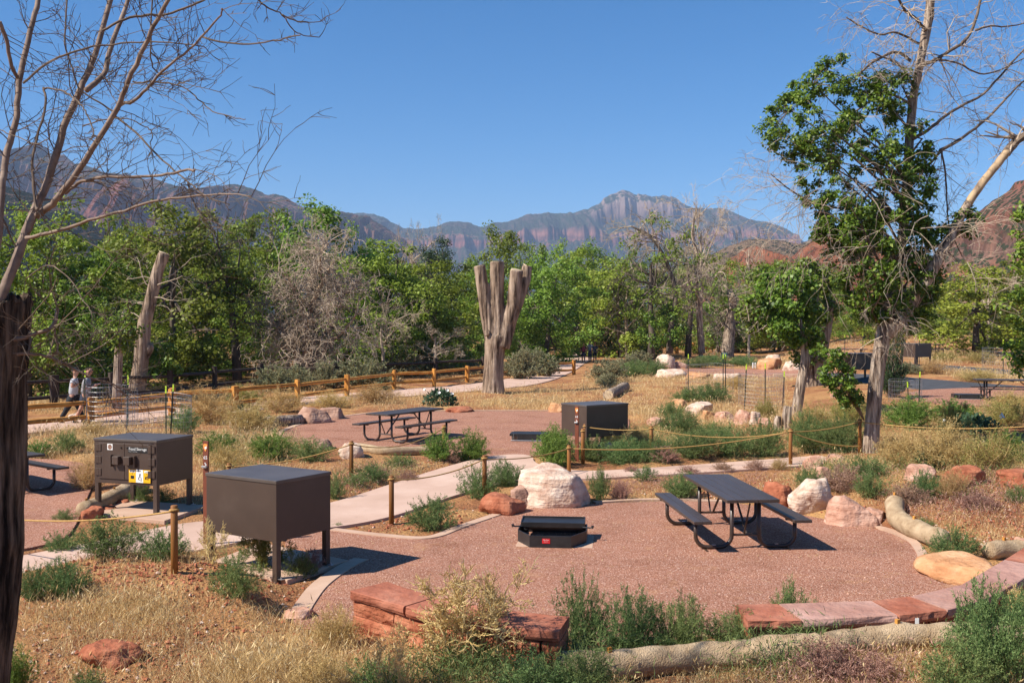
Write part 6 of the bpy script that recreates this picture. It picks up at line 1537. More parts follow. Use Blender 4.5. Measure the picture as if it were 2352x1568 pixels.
GG = 'green feathery bushes'; GS = 'grey-green sagebrush'; GM = 'pinkish dry shrubs'; GD = 'dry tan tumble bushes'
V_ = [
 # near left
 (255,1292,190,88,'thistle','broad green bush on the dirt mound left of the rope post',GG),
 (375,1290,130,80,'thistle','green bush wrapped round the foot of the rope post at left',GG),
 (140,1275,90,50,'thistle','thin green bush beside the pale path near the dark trunk',GG),
 (75,1385,80,80,'fine','small dense green bush touching the dark trunk',GG),
 (150,1385,130,88,'fine','green bush at bottom left just right of the dark trunk',GG),
 (545,1386,130,105,'thistle','green bush before the left legs of the front locker',GG),
 (690,1335,80,62,'thistle','green bush beside the right leg of the front locker',GG),
 (715,1320,70,55,'mauve','pale pink dry flower bush at the right leg of the front locker',GM),
 (615,1320,150,125,'wiry','wiry yellow-green bush in front of the near leg of the front locker',None),
 (485,1300,90,120,'mustard','tall dry seed stalks at the left leg of the front locker',None),
 (990,1226,130,78,'thistle','green bush right of the rope post on the path corner',GG),
 (1005,1172,62,26,'thistle','low green tuft between the path and the red rock',GG),
 (776,1214,34,14,'thistle','tiny green tuft at the gravel edge right of the front locker',GG),
 (1100,1148,110,78,'thistle','green bush left of the white boulder by the rope post',GG),
 (1165,1120,90,60,'fine','green bush at the right side of the path below the rope',GG),
 (1272,1078,100,78,'lush','tall green bush behind the dark rope post',GG),
 (1375,1154,62,72,'thistle','green bush touching the right flank of the white boulder',GG),
 (1425,1152,60,46,'mauve','pinkish dry shrub right of the white boulder',GM),
 (1480,1110,70,34,'thistle','small green shrub on the soil below the narrow path',GG),
 (1565,1152,95,58,'fine','green bush behind the near picnic table bench',GG),
 (850,1112,80,45,'thistle','green bush at the left edge of the path near the front locker',GG),
 (768,1150,60,62,'thistle','green bush at the right wall of the front locker',GG),
 (815,1120,60,26,'thistle','low green shrub at the rope post below the rear table',GG),
 (1085,1062,90,62,'lush','green bush at the right of the rear picnic table',GG),
 (1010,1062,95,58,'lush','green bush below the right end of the rear picnic table',GG),
 (918,1076,80,30,'thistle','low green shrub below the rear picnic table',GG),
 (620,1062,120,55,'lush','bright green bush left of the rear gravel pad',GG),
 (720,1064,110,50,'thistle','green bush below the left rear gravel edge',GG),
 (500,1052,110,48,'lush','bright green grass clump between locker and marker post 65',GG),
 (330,1160,70,45,'thistle','green bush under the lettered food locker',GG),
 (90,1055,70,30,'lush','green clump at the edge of the left gravel pad',GG),
 (150,1200,60,30,'thistle','thin weed in front of the left gravel pad',GG),
 (380,1160,60,35,'thistle','green bush by the right leg of the lettered locker',GG),
 (870,1100,60,24,'mauve','pinkish dry shrub by the path left edge',GM),
 (935,1108,60,26,'mauve','low pinkish dry shrub at the rope post of the path',GM),
 (1040,1064,36,20,'mauve','tiny pinkish shrub beside the wattle end',GM),
 # centre
 (1275,1056,100,58,'lush','green bush left of marker post 63',GG),
 (1365,1064,90,54,'fine','green bush at the foot of the two rope posts by locker 63',GG),
 (1430,1068,120,60,'fine','green bush under the ropes right of the two posts',GG),
 (1400,1018,90,55,'olive','dry twiggy bush against the dark side of locker 63',GD),
 (1465,1030,80,52,'tan','brown brushy bush right of locker 63',GD),
 (1500,1062,90,55,'fine','green bush behind the pink shrub on the narrow path',GG),
 (1526,1068,76,36,'mauve','rounded pink shrub at the edge of the narrow path',GM),
 (1590,1060,110,68,'fine','green bush right of the pink shrub',GG),
 (1670,1056,120,66,'fine','green bush in the middle of the narrow path row',GG),
 (1752,1052,110,78,'fine','dense green bush left of the path end rope post',GG),
 (1860,1046,110,90,'fine','dense green bush right of the path end rope post',GG),
 (1935,1044,110,80,'fine','dense green bush left of the shaggy trunk foot',GG),
 (1870,1000,100,66,'olive','yellow-green brush by the slender trunk',GD),
 (1950,985,120,70,'olive','yellow-green brush left of the rope post behind the trunk',GD),
 (1760,965,60,46,'olive','olive brush left of the broken stump',GD),
 (1640,1010,90,40,'thistle','green shrub in the dry grass below the rock row',GG),
 (1560,1000,110,50,'fine','green bush left of the rock row',GG),
 (1545,965,80,40,'thistle','grey green shrub above the low pink rock',GG),
 (1640,1055,60,60,'mustard','bare spindly bush on the narrow path edge',None),
 (1425,1045,90,70,'mustard','spindly dry bush in front of the dark locker 63 side',None),
 (1450,1088,50,18,'mauve','low pink shrub on the near edge of the narrow path',GM),
 (1580,1092,60,20,'mauve','pink shrub below the narrow path behind the table',GM),
 (1660,1086,60,24,'mauve','pink shrub row on the narrow path near the table top',GM),
 (1735,1082,60,26,'mauve','pink shrub left of the path end rope post',GM),
 (1790,1080,50,26,'tan','dry tuft at the foot of the path end rope post',GD),
 # right slope
 (1870,1130,80,50,'thistle','green bush above the cream boulder',GG),
 (1935,1138,120,62,'mauve','wide mauve dry shrub above the pink boulder',GM),
 (1990,1105,110,50,'thistle','green weeds below the shaggy trunk foot',GG),
 (2000,1152,90,55,'thistle','green bush above the pink boulder and wattle',GG),
 (1845,1115,50,34,'thistle','green weeds at the right end of the narrow path',GG),
 (2130,1150,80,62,'fine','green bush left of the dry twiggy bush on the right slope',GG),
 (2190,1158,90,62,'tan','dry twiggy bush on the right slope',GD),
 (2190,1300,130,82,'thistle','green bush between the two right wattles',GG),
 (2115,1222,70,26,'thistle','low weeds behind the curving wattle',GG),
 (2065,1218,40,26,'thistle','grass tuft at the left flank of the curving wattle',GG),
 (2090,1170,130,45,'mauve','mauve dry patch on the right slope above the wattle',GM),
 (2240,1175,120,35,'mauve','low mauve dry patch at far right of the slope',GM),
 (2080,1075,140,90,'tan','dry brown brush just right of the shaggy trunk',GD),
 (2170,1085,170,100,'tan','large dry brown brush at right middle',GD),
 (2280,1095,160,90,'olive','olive dry brush at right middle',GD),
 (2090,985,140,60,'lush','bright green patch right of the shaggy trunk',GG),
 (2190,985,130,50,'lush','green patch below the right gravel table',GG),
 (2310,985,130,60,'olive','yellow dry brush below the right edge table',GD),
 (2320,945,110,45,'tan','golden brush hiding the right edge table foot',GD),
 (2310,1060,110,60,'lush','green bush at the right picture edge',GG),
 (2050,1040,80,40,'tan','dry tuft at the right of the trunk foot',GD),
 (2335,1160,60,40,'thistle','sparse weed at the right picture edge',GG),
 (2050,915,70,75,'juniper','young dark juniper beside the shaggy trunk',None),
 (2190,1010,90,95,'wiry','leggy green rose bush at right middle',None),
 # foreground
 (1335,1500,140,170,'thistle','tall dark green bush left of the bottom middle row',GG),
 (1450,1510,170,140,'fine','big green bush in the bottom middle row',GG),
 (1560,1512,150,130,'fine','green bush right of the biggest one in the bottom row',GG),
 (1690,1500,170,85,'fine','low green bush along the seat wall front',GG),
 (1835,1490,120,70,'fine','low green bush left of the white tagged wattle',GG),
 (1820,1452,110,105,'thistle','leggy green bush against the right seat wall',GG),
 (1960,1440,90,40,'mauve','grey-pink flower bush against the right seat wall',GM),
 (2080,1462,60,30,'thistle','low weeds at the foot of the right seat wall',GG),
 (1900,1580,180,90,'mauve','grey dry shrub in front of the wattles at the bottom',GM),
 (2010,1590,150,70,'mauve','brownish dry shrub at bottom right',GM),
 (2290,1600,240,230,'fine','largest green bush in the bottom right corner',GG),
 (2200,1640,200,150,'thistle','green bush left of the corner bush at bottom right',GG),
 (2330,1420,110,90,'mustard','dry feathery stalks over the right end of the seat wall',None),
 (2350,1480,120,110,'thistle','green bush at the right edge over the seat wall end',GG),
 (1065,1580,340,275,'mustard','big golden skeleton bush in front of the left seat wall',None),
 (905,1620,120,200,'mustard','thin golden stalks left of the golden skeleton bush',None),
 (860,1610,150,90,'thistle','green bush at the bottom left of the golden skeleton bush',GG),
 (1230,1640,230,110,'thistle','wide green bush at the bottom middle of the picture',GG),
 (1330,1630,200,120,'fine','green bush at the bottom right of the golden skeleton bush',GG),
 (740,1620,160,90,'tan','dry tangled bush at the bottom left of centre',GD),
 (770,1500,130,90,'tan','dry golden tangle beside the left seat wall end',GD),
 (40,1600,90,90,'lush','dark leafy shoots at the foot of the dark trunk',GG),
 (200,1610,90,70,'thistle','small dark weeds at the bottom left edge',GG),
 # left middle
 (480,975,150,80,'tan','large tan tumble bush under the orange fence at left',GD),
 (575,990,150,66,'tan','tan tumble bush in front of the fence near the brown boulders',GD),
 (650,950,120,50,'tan','tan tumble bush below the orange fence post',GD),
 (420,1000,90,55,'thistle','green bush behind the lettered locker',GG),
 (560,940,110,50,'olive','olive brush with prickly pear below the fence',GD),
 (760,940,110,36,'tan','golden brush above the brown boulders',GD),
 (860,930,130,38,'tan','golden brush above the rear table left end',GD),
 (150,1045,90,50,'thistle','green bush between the left trunk and the lettered locker',GG),
 (215,1010,80,40,'tan','dry brush left of the first wire cage',GD),
 (520,1085,120,60,'tan','dry tan brush below the bright green clump',GD),
 (200,1130,90,70,'tan','dry brush left of the lettered locker',GD),
 (120,915,70,40,'lush','green weeds across the walkway at left',GG),
 # sage belt
 (835,892,130,66,'sage','sagebrush behind the orange fence left of the pollarded trunk',GS),
 (755,892,100,60,'sage','sagebrush below the dead twisted tree',GS),
 (690,897,90,52,'sage','sagebrush at the left of the dead twisted tree',GS),
 (630,902,100,54,'sage','sagebrush beside the dark fence end',GS),
 (910,868,120,62,'sage','tall sagebrush right of the dead twisted tree',GS),
 (995,862,110,48,'sage','sagebrush midway to the pollarded trunk',GS),
 (1060,858,90,46,'sage','sagebrush close left of the pollarded trunk',GS),
 (1195,872,100,66,'sage','sagebrush close right of the pollarded trunk',GS),
 (1245,866,90,58,'sage','sagebrush left of the short orange fence',GS),
 (1225,818,110,34,'lush','bright bush by the walkway bend',GG),
 (1400,880,100,48,'sage','large sagebrush right of the short orange fence',GS),
 (1440,858,80,36,'sage','sagebrush below the walkers',GS),
 (1470,848,80,38,'sage','sagebrush left of the blocky far boulder',GS),
 (1450,868,90,38,'fine','green bush left of the flat pale rock',GG),
 (1500,864,80,36,'fine','green bush at the foot of the blocky boulder',GG),
 (1395,890,60,30,'sage','low sagebrush in golden grass',GS),
 (1440,812,60,30,'lush','bright green bush by the cyclists left half',GG),
 (1480,814,70,34,'lush','bright green bush by the cyclists right half',GG),
 (1600,846,80,24,'fine','green band left of the trail sign',GG),
 (1640,842,90,26,'fine','green band in front of the trail sign',GG),
 (1710,842,80,24,'fine','green band right of the trail sign',GG),
 (1625,925,120,44,'fine','wide green bush at the foot of the first wire cage posts',GG),
 (1570,925,70,28,'thistle','green shrub left of the wire cage posts',GG),
 (1690,895,60,30,'tan','dry brush inside the wire cage',GD),
 (2250,836,90,26,'olive','olive brush under the round ash',GD),
 (2170,832,80,22,'olive','olive brush right of the distant locker',GD),
 (2140,860,80,28,'tan','dry golden brush between the two roads',GD),
 (2090,860,60,26,'sage','grey shrub between the two roads',GS),
 (2250,880,110,30,'tan','golden roadside brush at right',GD),
 (1990,850,60,24,'olive','small brush left of the shaggy trunk by the road',GD),
 (1040,925,80,28,'datura','dark datura','x'),
]
for v in V_:
    if v[4] == 'datura': continue
    shrub(*v)

# datura plants: broad dark leaves and white trumpet flowers
def datura(px, pyb, wpx, hpx, nfl, label, seed):
    p = G(px, pyb); s = p.y / FPX; W = wpx * s; H = hpx * s; r = np.random.default_rng(seed)
    root = empty('datura_plant', (p.x, p.y + W * .3, p.z)); tag(root, label, 'plant', 'datura plants with white flowers')
    n = 520; d = unit(r.normal(size=(n, 3))); d[:, 2] = np.abs(d[:, 2]); P = d * np.array([W * .5, W * .42, H]) * r.uniform(.55, 1, (n, 1)); 
    V = diamonds(P, unit(d + r.normal(size=(n, 3)) * .5 + np.array([0, 0, -.1])), r.uniform(.10, .2, n), r.uniform(.03, .06, n), r)
    link('foliage', mesh_quads('foliage', V), M['l_datura'], root)
    mb = MB()
    for i in range(7): mb.tube([(0, 0, 0), tuple(P[i * 9] * .5 + np.array([0, 0, .05])), tuple(P[i * 9])], [.014, .01, .006], 5)
    mb.build('stems', M['l_datura'], root)
    rb = random.Random(seed)
    for i in range(nfl):
        a = rb.uniform(math.pi, 2 * math.pi); c = Vector((math.cos(a) * W * .45, math.sin(a) * W * .38, H * rb.uniform(.6, 1.0))); e = Vector((math.cos(a), math.sin(a) - .3, .9)).normalized()
        MB().tube([c, c + e * .07, c + e * .10, c + e * .105], [.010, .02, .05, .056], 10, cap=False).build('flower', M['flower'], root)
datura(1010, 932, 78, 36, 4, 'dark datura plant with white trumpets behind the rear picnic table', 1)
datura(2250, 1000, 140, 42, 3, 'broad datura plant with white flowers in brush at right', 2)
datura(2150, 1075, 70, 26, 0, 'dark datura plant without flowers right of the trunk', 3)
datura(870, 898, 36, 14, 0, 'small dark datura plant behind the orange fence', 4)
# prickly pears
def pear(px, pyb, hpx, n, label, seed):
    p = G(px, pyb); s = p.y / FPX; H = hpx * s; root = empty('prickly_pear', p); tag(root, label, 'cactus', 'prickly pears'); rb = random.Random(seed)
    for i in range(n):
        me = rock_mesh(seed + i, (H * .42, H * .07, H * .6), 0, .05, 2); o_ = link('pad', me, M['cactus'], root, True)
        o_.location = (rb.gauss(0, H * .35), rb.gauss(0, .06), H * (.32 if i % 2 == 0 else .7)); o_.rotation_euler = (rb.gauss(0, .25), rb.gauss(0, .4), rb.gauss(0, .5))
pear(543, 945, 24, 3, 'prickly pear in the dry brush left of the orange fence post', 1)
pear(602, 965, 20, 3, 'prickly pear in front of the tan tumble bush', 2)
pear(440, 905, 18, 5, 'prickly pear by the dark fence at left', 3)

# ---------------------------------------------------------------- dry grass, weeds, stones (ground cover)
def scatter(poly_px, n, seed, clump=.28, per=18, thin=False):
    r = np.random.default_rng(seed); pw = []
    for px, py in poly_px:
        x, y = flat(px, py); 
        g = G(px, py) if y < 60 else Vector((x, min(y, 140), 0)); pw.append((g.x, g.y))
    xs = [p[0] for p in pw]; ys = [p[1] for p in pw]; k = max(1, n // per); cx = []; cy = []
    while len(cx) < k:
        # sampling even in the view's depth so that near ground gets its share
        yy = 1 / r.uniform(1 / max(ys), 1 / max(min(ys), 1), 3000) if max(ys) / max(min(ys), 1) > 1.5 else r.uniform(min(ys), max(ys), 3000)
        xx = r.uniform(min(xs), max(xs), 3000); m = (poly_sd(xx, yy, pw) < 0)
        m &= fbm(xx * .7, yy * .7, seed, 3) > r.uniform(.15 if thin else .3, .62, 3000)
        cx += list(xx[m]); cy += list(yy[m])
    cx = np.array(cx[:k]); cy = np.array(cy[:k])
    sp = np.repeat(clump * r.uniform(.5, 1.3, k), per)
    x = np.repeat(cx, per) + r.normal(0, 1, k * per) * sp; y = np.repeat(cy, per) + r.normal(0, 1, k * per) * sp
    hs = np.repeat(r.uniform(.6, 1.25, k), per)
    m = pads_sd(x, y) > .04
    for px_, py_, rad in CLEAR: m &= ((x - px_) ** 2 + (y - py_) ** 2) > rad * rad
    return x[m], y[m], hs[m]
CLEAR = [(8, -100, .1)]
def blades(x, y, h, w, lean, r, seedhead=0.0):
    n = len(x); z = ground(x, y) - .01
    a = r.uniform(0, 2 * np.pi, n); ln = np.abs(r.normal(0, lean, n))
    d = np.stack([np.cos(a) * np.sin(ln), np.sin(a) * np.sin(ln), np.cos(ln)], 1)
    B = np.stack([x, y, z], 1); Mi = B + d * (h * .55)[:, None]
    d2 = unit(d + np.stack([np.cos(a), np.sin(a), -.25 + 0 * a], 1) * r.uniform(.1, .7, n)[:, None]); T = Mi + d2 * (h * .5)[:, None]
    q = [ribbons(B, Mi, w, w * .8, r), ribbons(Mi, T, w * .8, w * .15, r)]
    if seedhead > 0:
        k = r.random(n) < seedhead
        q.append(diamonds(T[k] - d2[k] * .02, d2[k], h[k] * .28, w[k] * 2.6, r))
    return np.concatenate(q)
parts = []; rg = np.random.default_rng(5)
for poly, n, h, w, lean, sh, sd in [
 ([(50,1400),(300,1380),(520,1395),(660,1430),(800,1480),(960,1590),(60,1600)], 4200, .17, .0022, .55, .25, 1),
 ([(560,1440),(690,1430),(860,1500),(980,1590),(500,1600)], 5500, .26, .0022, .6, .25, 2),
 ([(120,1400),(330,1390),(380,1470),(150,1480)], 2400, .22, .0022, .5, .4, 3),
 ([(60,985),(450,958),(640,975),(700,1030),(640,1075),(450,1110),(440,1010),(220,1005),(70,1045)], 8000, .32, .004, .45, .2, 4),
 ([(640,935),(900,912),(1110,900),(1290,888),(1500,868),(1800,876),(1820,960),(1500,985),(1440,942),(1290,940),(1000,940),(820,945)], 21000, .28, .005, .5, .2, 5),
 ([(1440,955),(1800,955),(2060,940),(2352,935),(2352,1100),(1900,1100),(1830,1050),(1440,1045)], 9500, .24, .0035, .55, .2, 6),
 ([(60,900),(700,875),(1110,850),(1110,872),(680,905),(60,955)], 8000, .34, .007, .5, .1, 7),
 ([(1330,895),(1600,872),(1850,872),(1850,850),(1500,836),(1380,850)], 6000, .3, .009, .5, .1, 8),
 ([(1560,832),(2352,790),(2380,845),(2140,838),(2020,835),(1900,846),(1560,844)], 9000, .32, .014, .5, .1, 9),
 ([(2140,848),(2352,866),(2352,884),(2200,872),(2080,862),(2040,850)], 5000, .35, .008, .5, .2, 10),
 ([(1850,1090),(2352,1090),(2352,1250),(2200,1240),(2060,1150),(1900,1130)], 6000, .13, .0025, .6, .1, 11),
 ([(1500,1535),(1900,1500),(2352,1470),(2420,1620),(1400,1620)], 7000, .15, .002, .6, .3, 12),
 ([(780,1080),(1050,1060),(1140,1045),(1000,1075),(870,1115),(780,1145)], 2500, .12, .003, .6, .1, 13),
 ([(700,1435),(960,1470),(1300,1490),(1400,1590),(760,1600)], 5000, .16, .002, .6, .2, 14),
 ([(60,1040),(230,1010),(230,1070),(210,1080),(60,1050)], 3000, .25, .004, .5, .2, 15),
 ([(420,1110),(620,1075),(780,1080),(760,1150),(640,1180),(430,1190)], 4000, .2, .003, .55, .2, 16),
 ([(1400,1165),(1460,1095),(1850,1085),(1850,1110),(1750,1150)], 2200, .10, .003, .6, .1, 17),
 ([(60,1295),(300,1260),(640,1240),(640,1300),(300,1330),(60,1350)], 2600, .15, .0022, .55, .2, 18),
]:
    x, y, hs = scatter(poly, n, 40 + sd); r = np.random.default_rng(sd)
    hh = h * hs * r.uniform(.5, 1.25, len(x)); parts.append(blades(x, y, hh, w * r.uniform(.6, 1.3, len(x)), lean, r, sh))
tag(link('dry_grass', mesh_quads('dry_grass', np.concatenate(parts)), M['l_straw']), kind='stuff', label='golden dry grass covering the soil')
# low green weeds and pinkish ground cover between the shrubs
for nm, mt, zones, ln, wd_ in (('low_weeds', 'l_thistle', [([(1440,990),(1800,990),(1980,980),(1980,1050),(1830,1048),(1500,1070),(1230,1075),(1240,1030),(1440,1010)], 26000, 1), ([(1000,1530),(1300,1500),(1900,1490),(1850,1530),(1350,1600),(950,1600)], 12000, 2), ([(1840,1080),(2352,1040),(2352,1150),(2000,1170),(1850,1120)], 7000, 3), ([(2000,930),(2352,930),(2352,1040),(2000,1060)], 9000, 4), ([(480,1010),(640,1010),(740,1060),(740,1090),(480,1090)], 6000, 5), ([(820,1080),(960,1080),(870,1120),(780,1150)], 1500, 6), ([(1560,838),(1760,838),(1900,846),(1560,848)], 4000, 7)], .16, .004),
                   ('pink_ground_cover', 'l_mauve', [([(760,1075),(1080,1060),(1130,1046),(1000,1080),(870,1115),(780,1150)], 2500, 8), ([(1850,1100),(2352,1100),(2352,1190),(2080,1190),(1900,1150)], 6000, 9), ([(1370,1110),(1800,1090),(1780,1130),(1450,1155)], 3500, 10), ([(1850,1530),(2150,1520),(2150,1600),(1750,1600)], 4000, 11), ([(60,1270),(300,1270),(300,1300),(60,1310)], 1200, 12)], .10, .004)):
    parts = []
    for poly, n, sd in zones:
        x, y, hs = scatter(poly, n, 300 + sd, .22, 26); r = np.random.default_rng(sd + 70); k = len(x)
        z = ground(x, y); z = z + hs * ln * r.random(k) ** 1.3 * 1.6
        parts.append(diamonds(np.stack([x, y, z], 1), unit(r.normal(size=(k, 3)) * .7 + np.array([0, 0, .6])), ln * .6 * r.uniform(.5, 1.3, k), wd_ * r.uniform(.6, 1.4, k), r))
    tag(link(nm, mesh_quads(nm, np.concatenate(parts)), M[mt]), kind='stuff')
# loose stones on the soil
def stones(name, zones, mat, smin, smax):
    V = []; F = np.array([(0,2,4),(2,1,4),(1,3,4),(3,0,4),(2,0,5),(1,2,5),(3,1,5),(0,3,5)])
    for poly, n, sd in zones:
        x, y, hs = scatter(poly, n, 500 + sd, .6, 6); r = np.random.default_rng(sd); k = len(x); z = ground(x, y)
        s = (smin + (smax - smin) * r.random(k) ** 3)[:, None, None]
        B = np.array([(1,0,0),(-1,0,0),(0,1,0),(0,-1,0),(0,0,.75),(0,0,-.6)])[None] * r.uniform(.6, 1.3, (k, 6, 1)) + r.normal(0, .16, (k, 6, 3))
        P = B * s + np.stack([x, y, z + s[:, 0, 0] * .3], 1)[:, None]
        V.append(P[:, F].reshape(-1, 3))
    tag(link(name, mesh_quads(name, np.concatenate(V), None, 3), M[mat]), kind='stuff')
ZN = [([(60,1300),(330,1290),(640,1330),(690,1420),(400,1480),(60,1500)], 2600, 1), ([(2050,1120),(2352,1120),(2352,1270),(2200,1240),(2080,1200)], 1500, 2), ([(60,1470),(900,1470),(900,1600),(60,1600)], 1500, 3), ([(770,1070),(1130,1050),(900,1115),(770,1155)], 900, 4), ([(900,1190),(1150,1160),(1100,1190),(980,1230),(800,1215)], 700, 5), ([(1380,1150),(1800,1090),(1850,1160),(1600,1155)], 700, 6), ([(1000,1450),(1300,1490),(1300,1560),(950,1540)], 700, 7)]
stones('soil_clods', ZN, 'r_red', .006, .035); stones('pale_stones', [(p, n // 5, s + 20) for p, n, s in ZN], 'r_cream', .006, .03)
# loose pebbles rolled over the gravel
r = np.random.default_rng(91); k = 9000; yy = 1 / r.uniform(1 / 19.0, 1 / 9.2, k); xx = r.uniform(-5.5, 7.5, k); m_ = poly_sd(xx, yy, POLY['gravel_pad']) < .12
xx = xx[m_]; yy = yy[m_]; k = len(xx); s_ = (.004 + .013 * r.random(k) ** 4)[:, None, None]
B_ = np.array([(1,0,0),(-1,0,0),(0,1,0),(0,-1,0),(0,0,.75),(0,0,-.6)])[None] * r.uniform(.6, 1.3, (k, 6, 1)) + r.normal(0, .16, (k, 6, 3))
P_ = B_ * s_ + np.stack([xx, yy, base(xx, yy) + .006], 1)[:, None]
tag(link('loose_pebbles', mesh_quads('loose_pebbles', P_[:, np.array([(0,2,4),(2,1,4),(1,3,4),(3,0,4),(2,0,5),(1,2,5),(3,1,5),(0,3,5)])].reshape(-1, 3), None, 3), M['r_pink']), kind='stuff')
# straw and bark litter lying on the gravel and soil
r = np.random.default_rng(77); k = 420
x = r.uniform(-4, 8, k); y = r.uniform(9.6, 18, k); a = r.uniform(0, 6.28, k); L = r.uniform(.03, .16, k)
z = np.maximum(ground(x, y), base(x, y)) + .012
P = np.stack([x, y, z], 1); D = np.stack([np.cos(a), np.sin(a), 0 * a], 1); S = np.stack([-np.sin(a), np.cos(a), 0 * a], 1) * .0035
Q = P + D * L[:, None] + S * r.normal(0, 6, (k, 1))
tag(link('straw_litter', mesh_quads('straw_litter', np.stack([P - S, P + S, Q + S * .5, Q - S * .5], 1)), M['l_straw']), kind='stuff')

# ---------------------------------------------------------------- people
def skin_mesh(name, verts, edges, radii, roots, mat, parent, sub=1):
    me = bpy.data.meshes.new(name); me.from_pydata([tuple(v) for v in verts], edges, []); me.update()
    o = bpy.data.objects.new(name, me); COL.objects.link(o); o.parent = parent; me.materials.append(mat)
    bm = bmesh.new(); bm.from_mesh(me); ly = bm.verts.layers.skin.verify(); bm.verts.ensure_lookup_table()
    for i, v in enumerate(bm.verts):
        rr = radii[i]; rr = rr if isinstance(rr, tuple) else (rr, rr); v[ly].radius = (rr[0] * 1.18, rr[1] * 1.18); v[ly].use_root = i in roots
    bm.to_mesh(me); bm.free()
    m = o.modifiers.new('skin', 'SKIN'); m.use_smooth_shade = True; m.branch_smoothing = .6
    s = o.modifiers.new('subd', 'SUBSURF'); s.levels = sub; s.render_levels = sub
    return o
def person(loc, rz, label, h=1.75, legs=((0, 0), (0, 0)), arms=None, shirt='greyshirt', pants='blackcloth', short=True, long_sleeve=False, hair='hair', hat=None, lean=0.0, headturn=(0, 0), seat=None, group=None, fingers=True, long_hair=False, glasses=False):
    """faces +Y in its own frame. legs: (thigh swing, knee bend) left/right; arms: elbow and wrist points left/right"""
    r = empty('person', loc, rz); r.scale = (h / 1.75,) * 3; tag(r, label, 'person', group)
    hipz = .92 if seat is None else seat
    V = []; E = []; R = []
    def add(p, rad, par=None):
        V.append(Vector(p)); R.append(rad); i = len(V) - 1
        if par is not None: E.append((par, i))
        return i
    ln = lambda z: lean * (z - hipz)
    pel = add((0, 0, hipz), (.135, .105)); sp1 = add((0, ln(hipz + .18), hipz + .18), (.125, .10), pel); ch = add((0, ln(hipz + .40), hipz + .40), (.155, .115), sp1)
    nk0 = add((0, ln(hipz + .55), hipz + .55), (.075, .065), ch); nk = add((headturn[0] * .3, ln(hipz + .62) + .01, hipz + .61), .052, nk0)
    hx, hy = headturn
    hd = add((hx * .6, ln(hipz + .70) + .02 + hy * .5, hipz + .68), (.068, .082), nk); hd2 = add((hx, ln(hipz + .78) + .02 + hy, hipz + .77), (.078, .095), hd); top = add((hx, ln(hipz + .84) + .01 + hy, hipz + .835), (.06, .075), hd2)
    A = {}
    for s, k in ((-1, 0), (1, 1)):
        sh = add((s * .185, ln(hipz + .50), hipz + .49), .058, ch)
        el, wr = arms[k] if arms else ((s * .25, -.03, hipz + .22), (s * .26, .06, hipz - .02))
        e1 = add(el, .043, sh); w1 = add(wr, .030, e1); d = (Vector(wr) - Vector(el)).normalized(); pm = add(Vector(wr) + d * .07, (.040, .020), w1)
        A[k] = (Vector((s * .185, ln(hipz + .50), hipz + .49)), Vector(el), Vector(wr), d, pm)
    LG = {}
    for s, k in ((-1, 0), (1, 1)):
        th, kb = legs[k]; hj = Vector((s * .092, 0, hipz - .04)); kn = hj + Vector((s * .01, math.sin(th), -math.cos(th))) * .42; an = kn + Vector((0, math.sin(th - kb), -math.cos(th - kb))) * .42
        toe = an + Vector((s * .02, .15 * math.cos(th - kb), -.045 + .15 * math.sin(th - kb) * .6))
        i0 = add(hj, .085, pel); i1 = add(hj.lerp(kn, .5), .075, i0); i2 = add(kn, .055, i1); i3 = add(kn.lerp(an, .35), .056, i2); i4 = add(an, .036, i3); i5 = add(toe, (.042, .03), i4); LG[k] = (hj, kn, an, toe)
    roots = {pel}
    if fingers:
        for k in (0, 1):
            wr, d = A[k][2], A[k][3]; side = d.cross(Vector((0, 0, 1))); side = side.normalized() if side.length > .01 else Vector((1, 0, 0)); cur = side.cross(d).normalized() * -1
            for f, (off, L) in enumerate(((-.027, .062), (-.009, .072), (.009, .068), (.026, .054))):
                b = wr + d * .10 + side * off; i0 = add(b, .0095); i1 = add(b + d * L * .5 + cur * .008, .0085, i0); add(b + d * L * .85 + cur * .03, .007, i1); roots.add(i0)
            b = wr + d * .045 + side * -.036; i0 = add(b, .011); i1 = add(b + d * .035 - side * .02, .010, i0); add(b + d * .06 - side * .018 + cur * .015, .008, i1); roots.add(i0)
    # nose and ears as small continuations of the head
    fy = ln(hipz + .75) + hy
    i0 = add((hx, fy + .10, hipz + .755), .012); add((hx, fy + .118, hipz + .735), .013, i0); roots.add(i0)
    for s in (-1, 1): i0 = add((hx + s * .078, fy + .01, hipz + .76), .014); add((hx + s * .085, fy + .005, hipz + .73), .012, i0); roots.add(i0)
    skin_mesh('body', V, E, R, roots, M['skin'], r)
    for s in (-1, 1): MB().tube([(hx + s * .03, fy + .094, hipz + .775), (hx + s * .03, fy + .104, hipz + .775)], .010, 8).build('eye', M['glass_black'], r)
    if glasses: MB().box((hx, fy + .105, hipz + .777), (.13, .02, .035)).build('sunglasses', M['glass_black'], r, bevel=.006)
    MB().box((hx, fy + .098, hipz + .70), (.045, .008, .010)).build('mouth', M['redcloth'], r)
    # shirt
    V2 = [(0, 0, hipz - .09), (0, ln(hipz + .18), hipz + .18), (0, ln(hipz + .40), hipz + .40), (0, ln(hipz + .53), hipz + .52)]; R2 = [(.19, .155), (.175, .145), (.20, .15), (.10, .09)]; E2 = [(0, 1), (1, 2), (2, 3)]
    for k in (0, 1):
        sh, el, wr, d, _ = A[k]; n = len(V2); V2 += [tuple(sh), tuple(sh.lerp(el, .72))]; R2 += [.085, .075]; E2 += [(2, n), (n, n + 1)]
        if long_sleeve: V2 += [tuple(el), tuple(el.lerp(wr, .95))]; R2 += [.054, .042]; E2 += [(n + 1, n + 2), (n + 2, n + 3)]
    skin_mesh('shirt', V2, E2, R2, {0}, M[shirt], r)
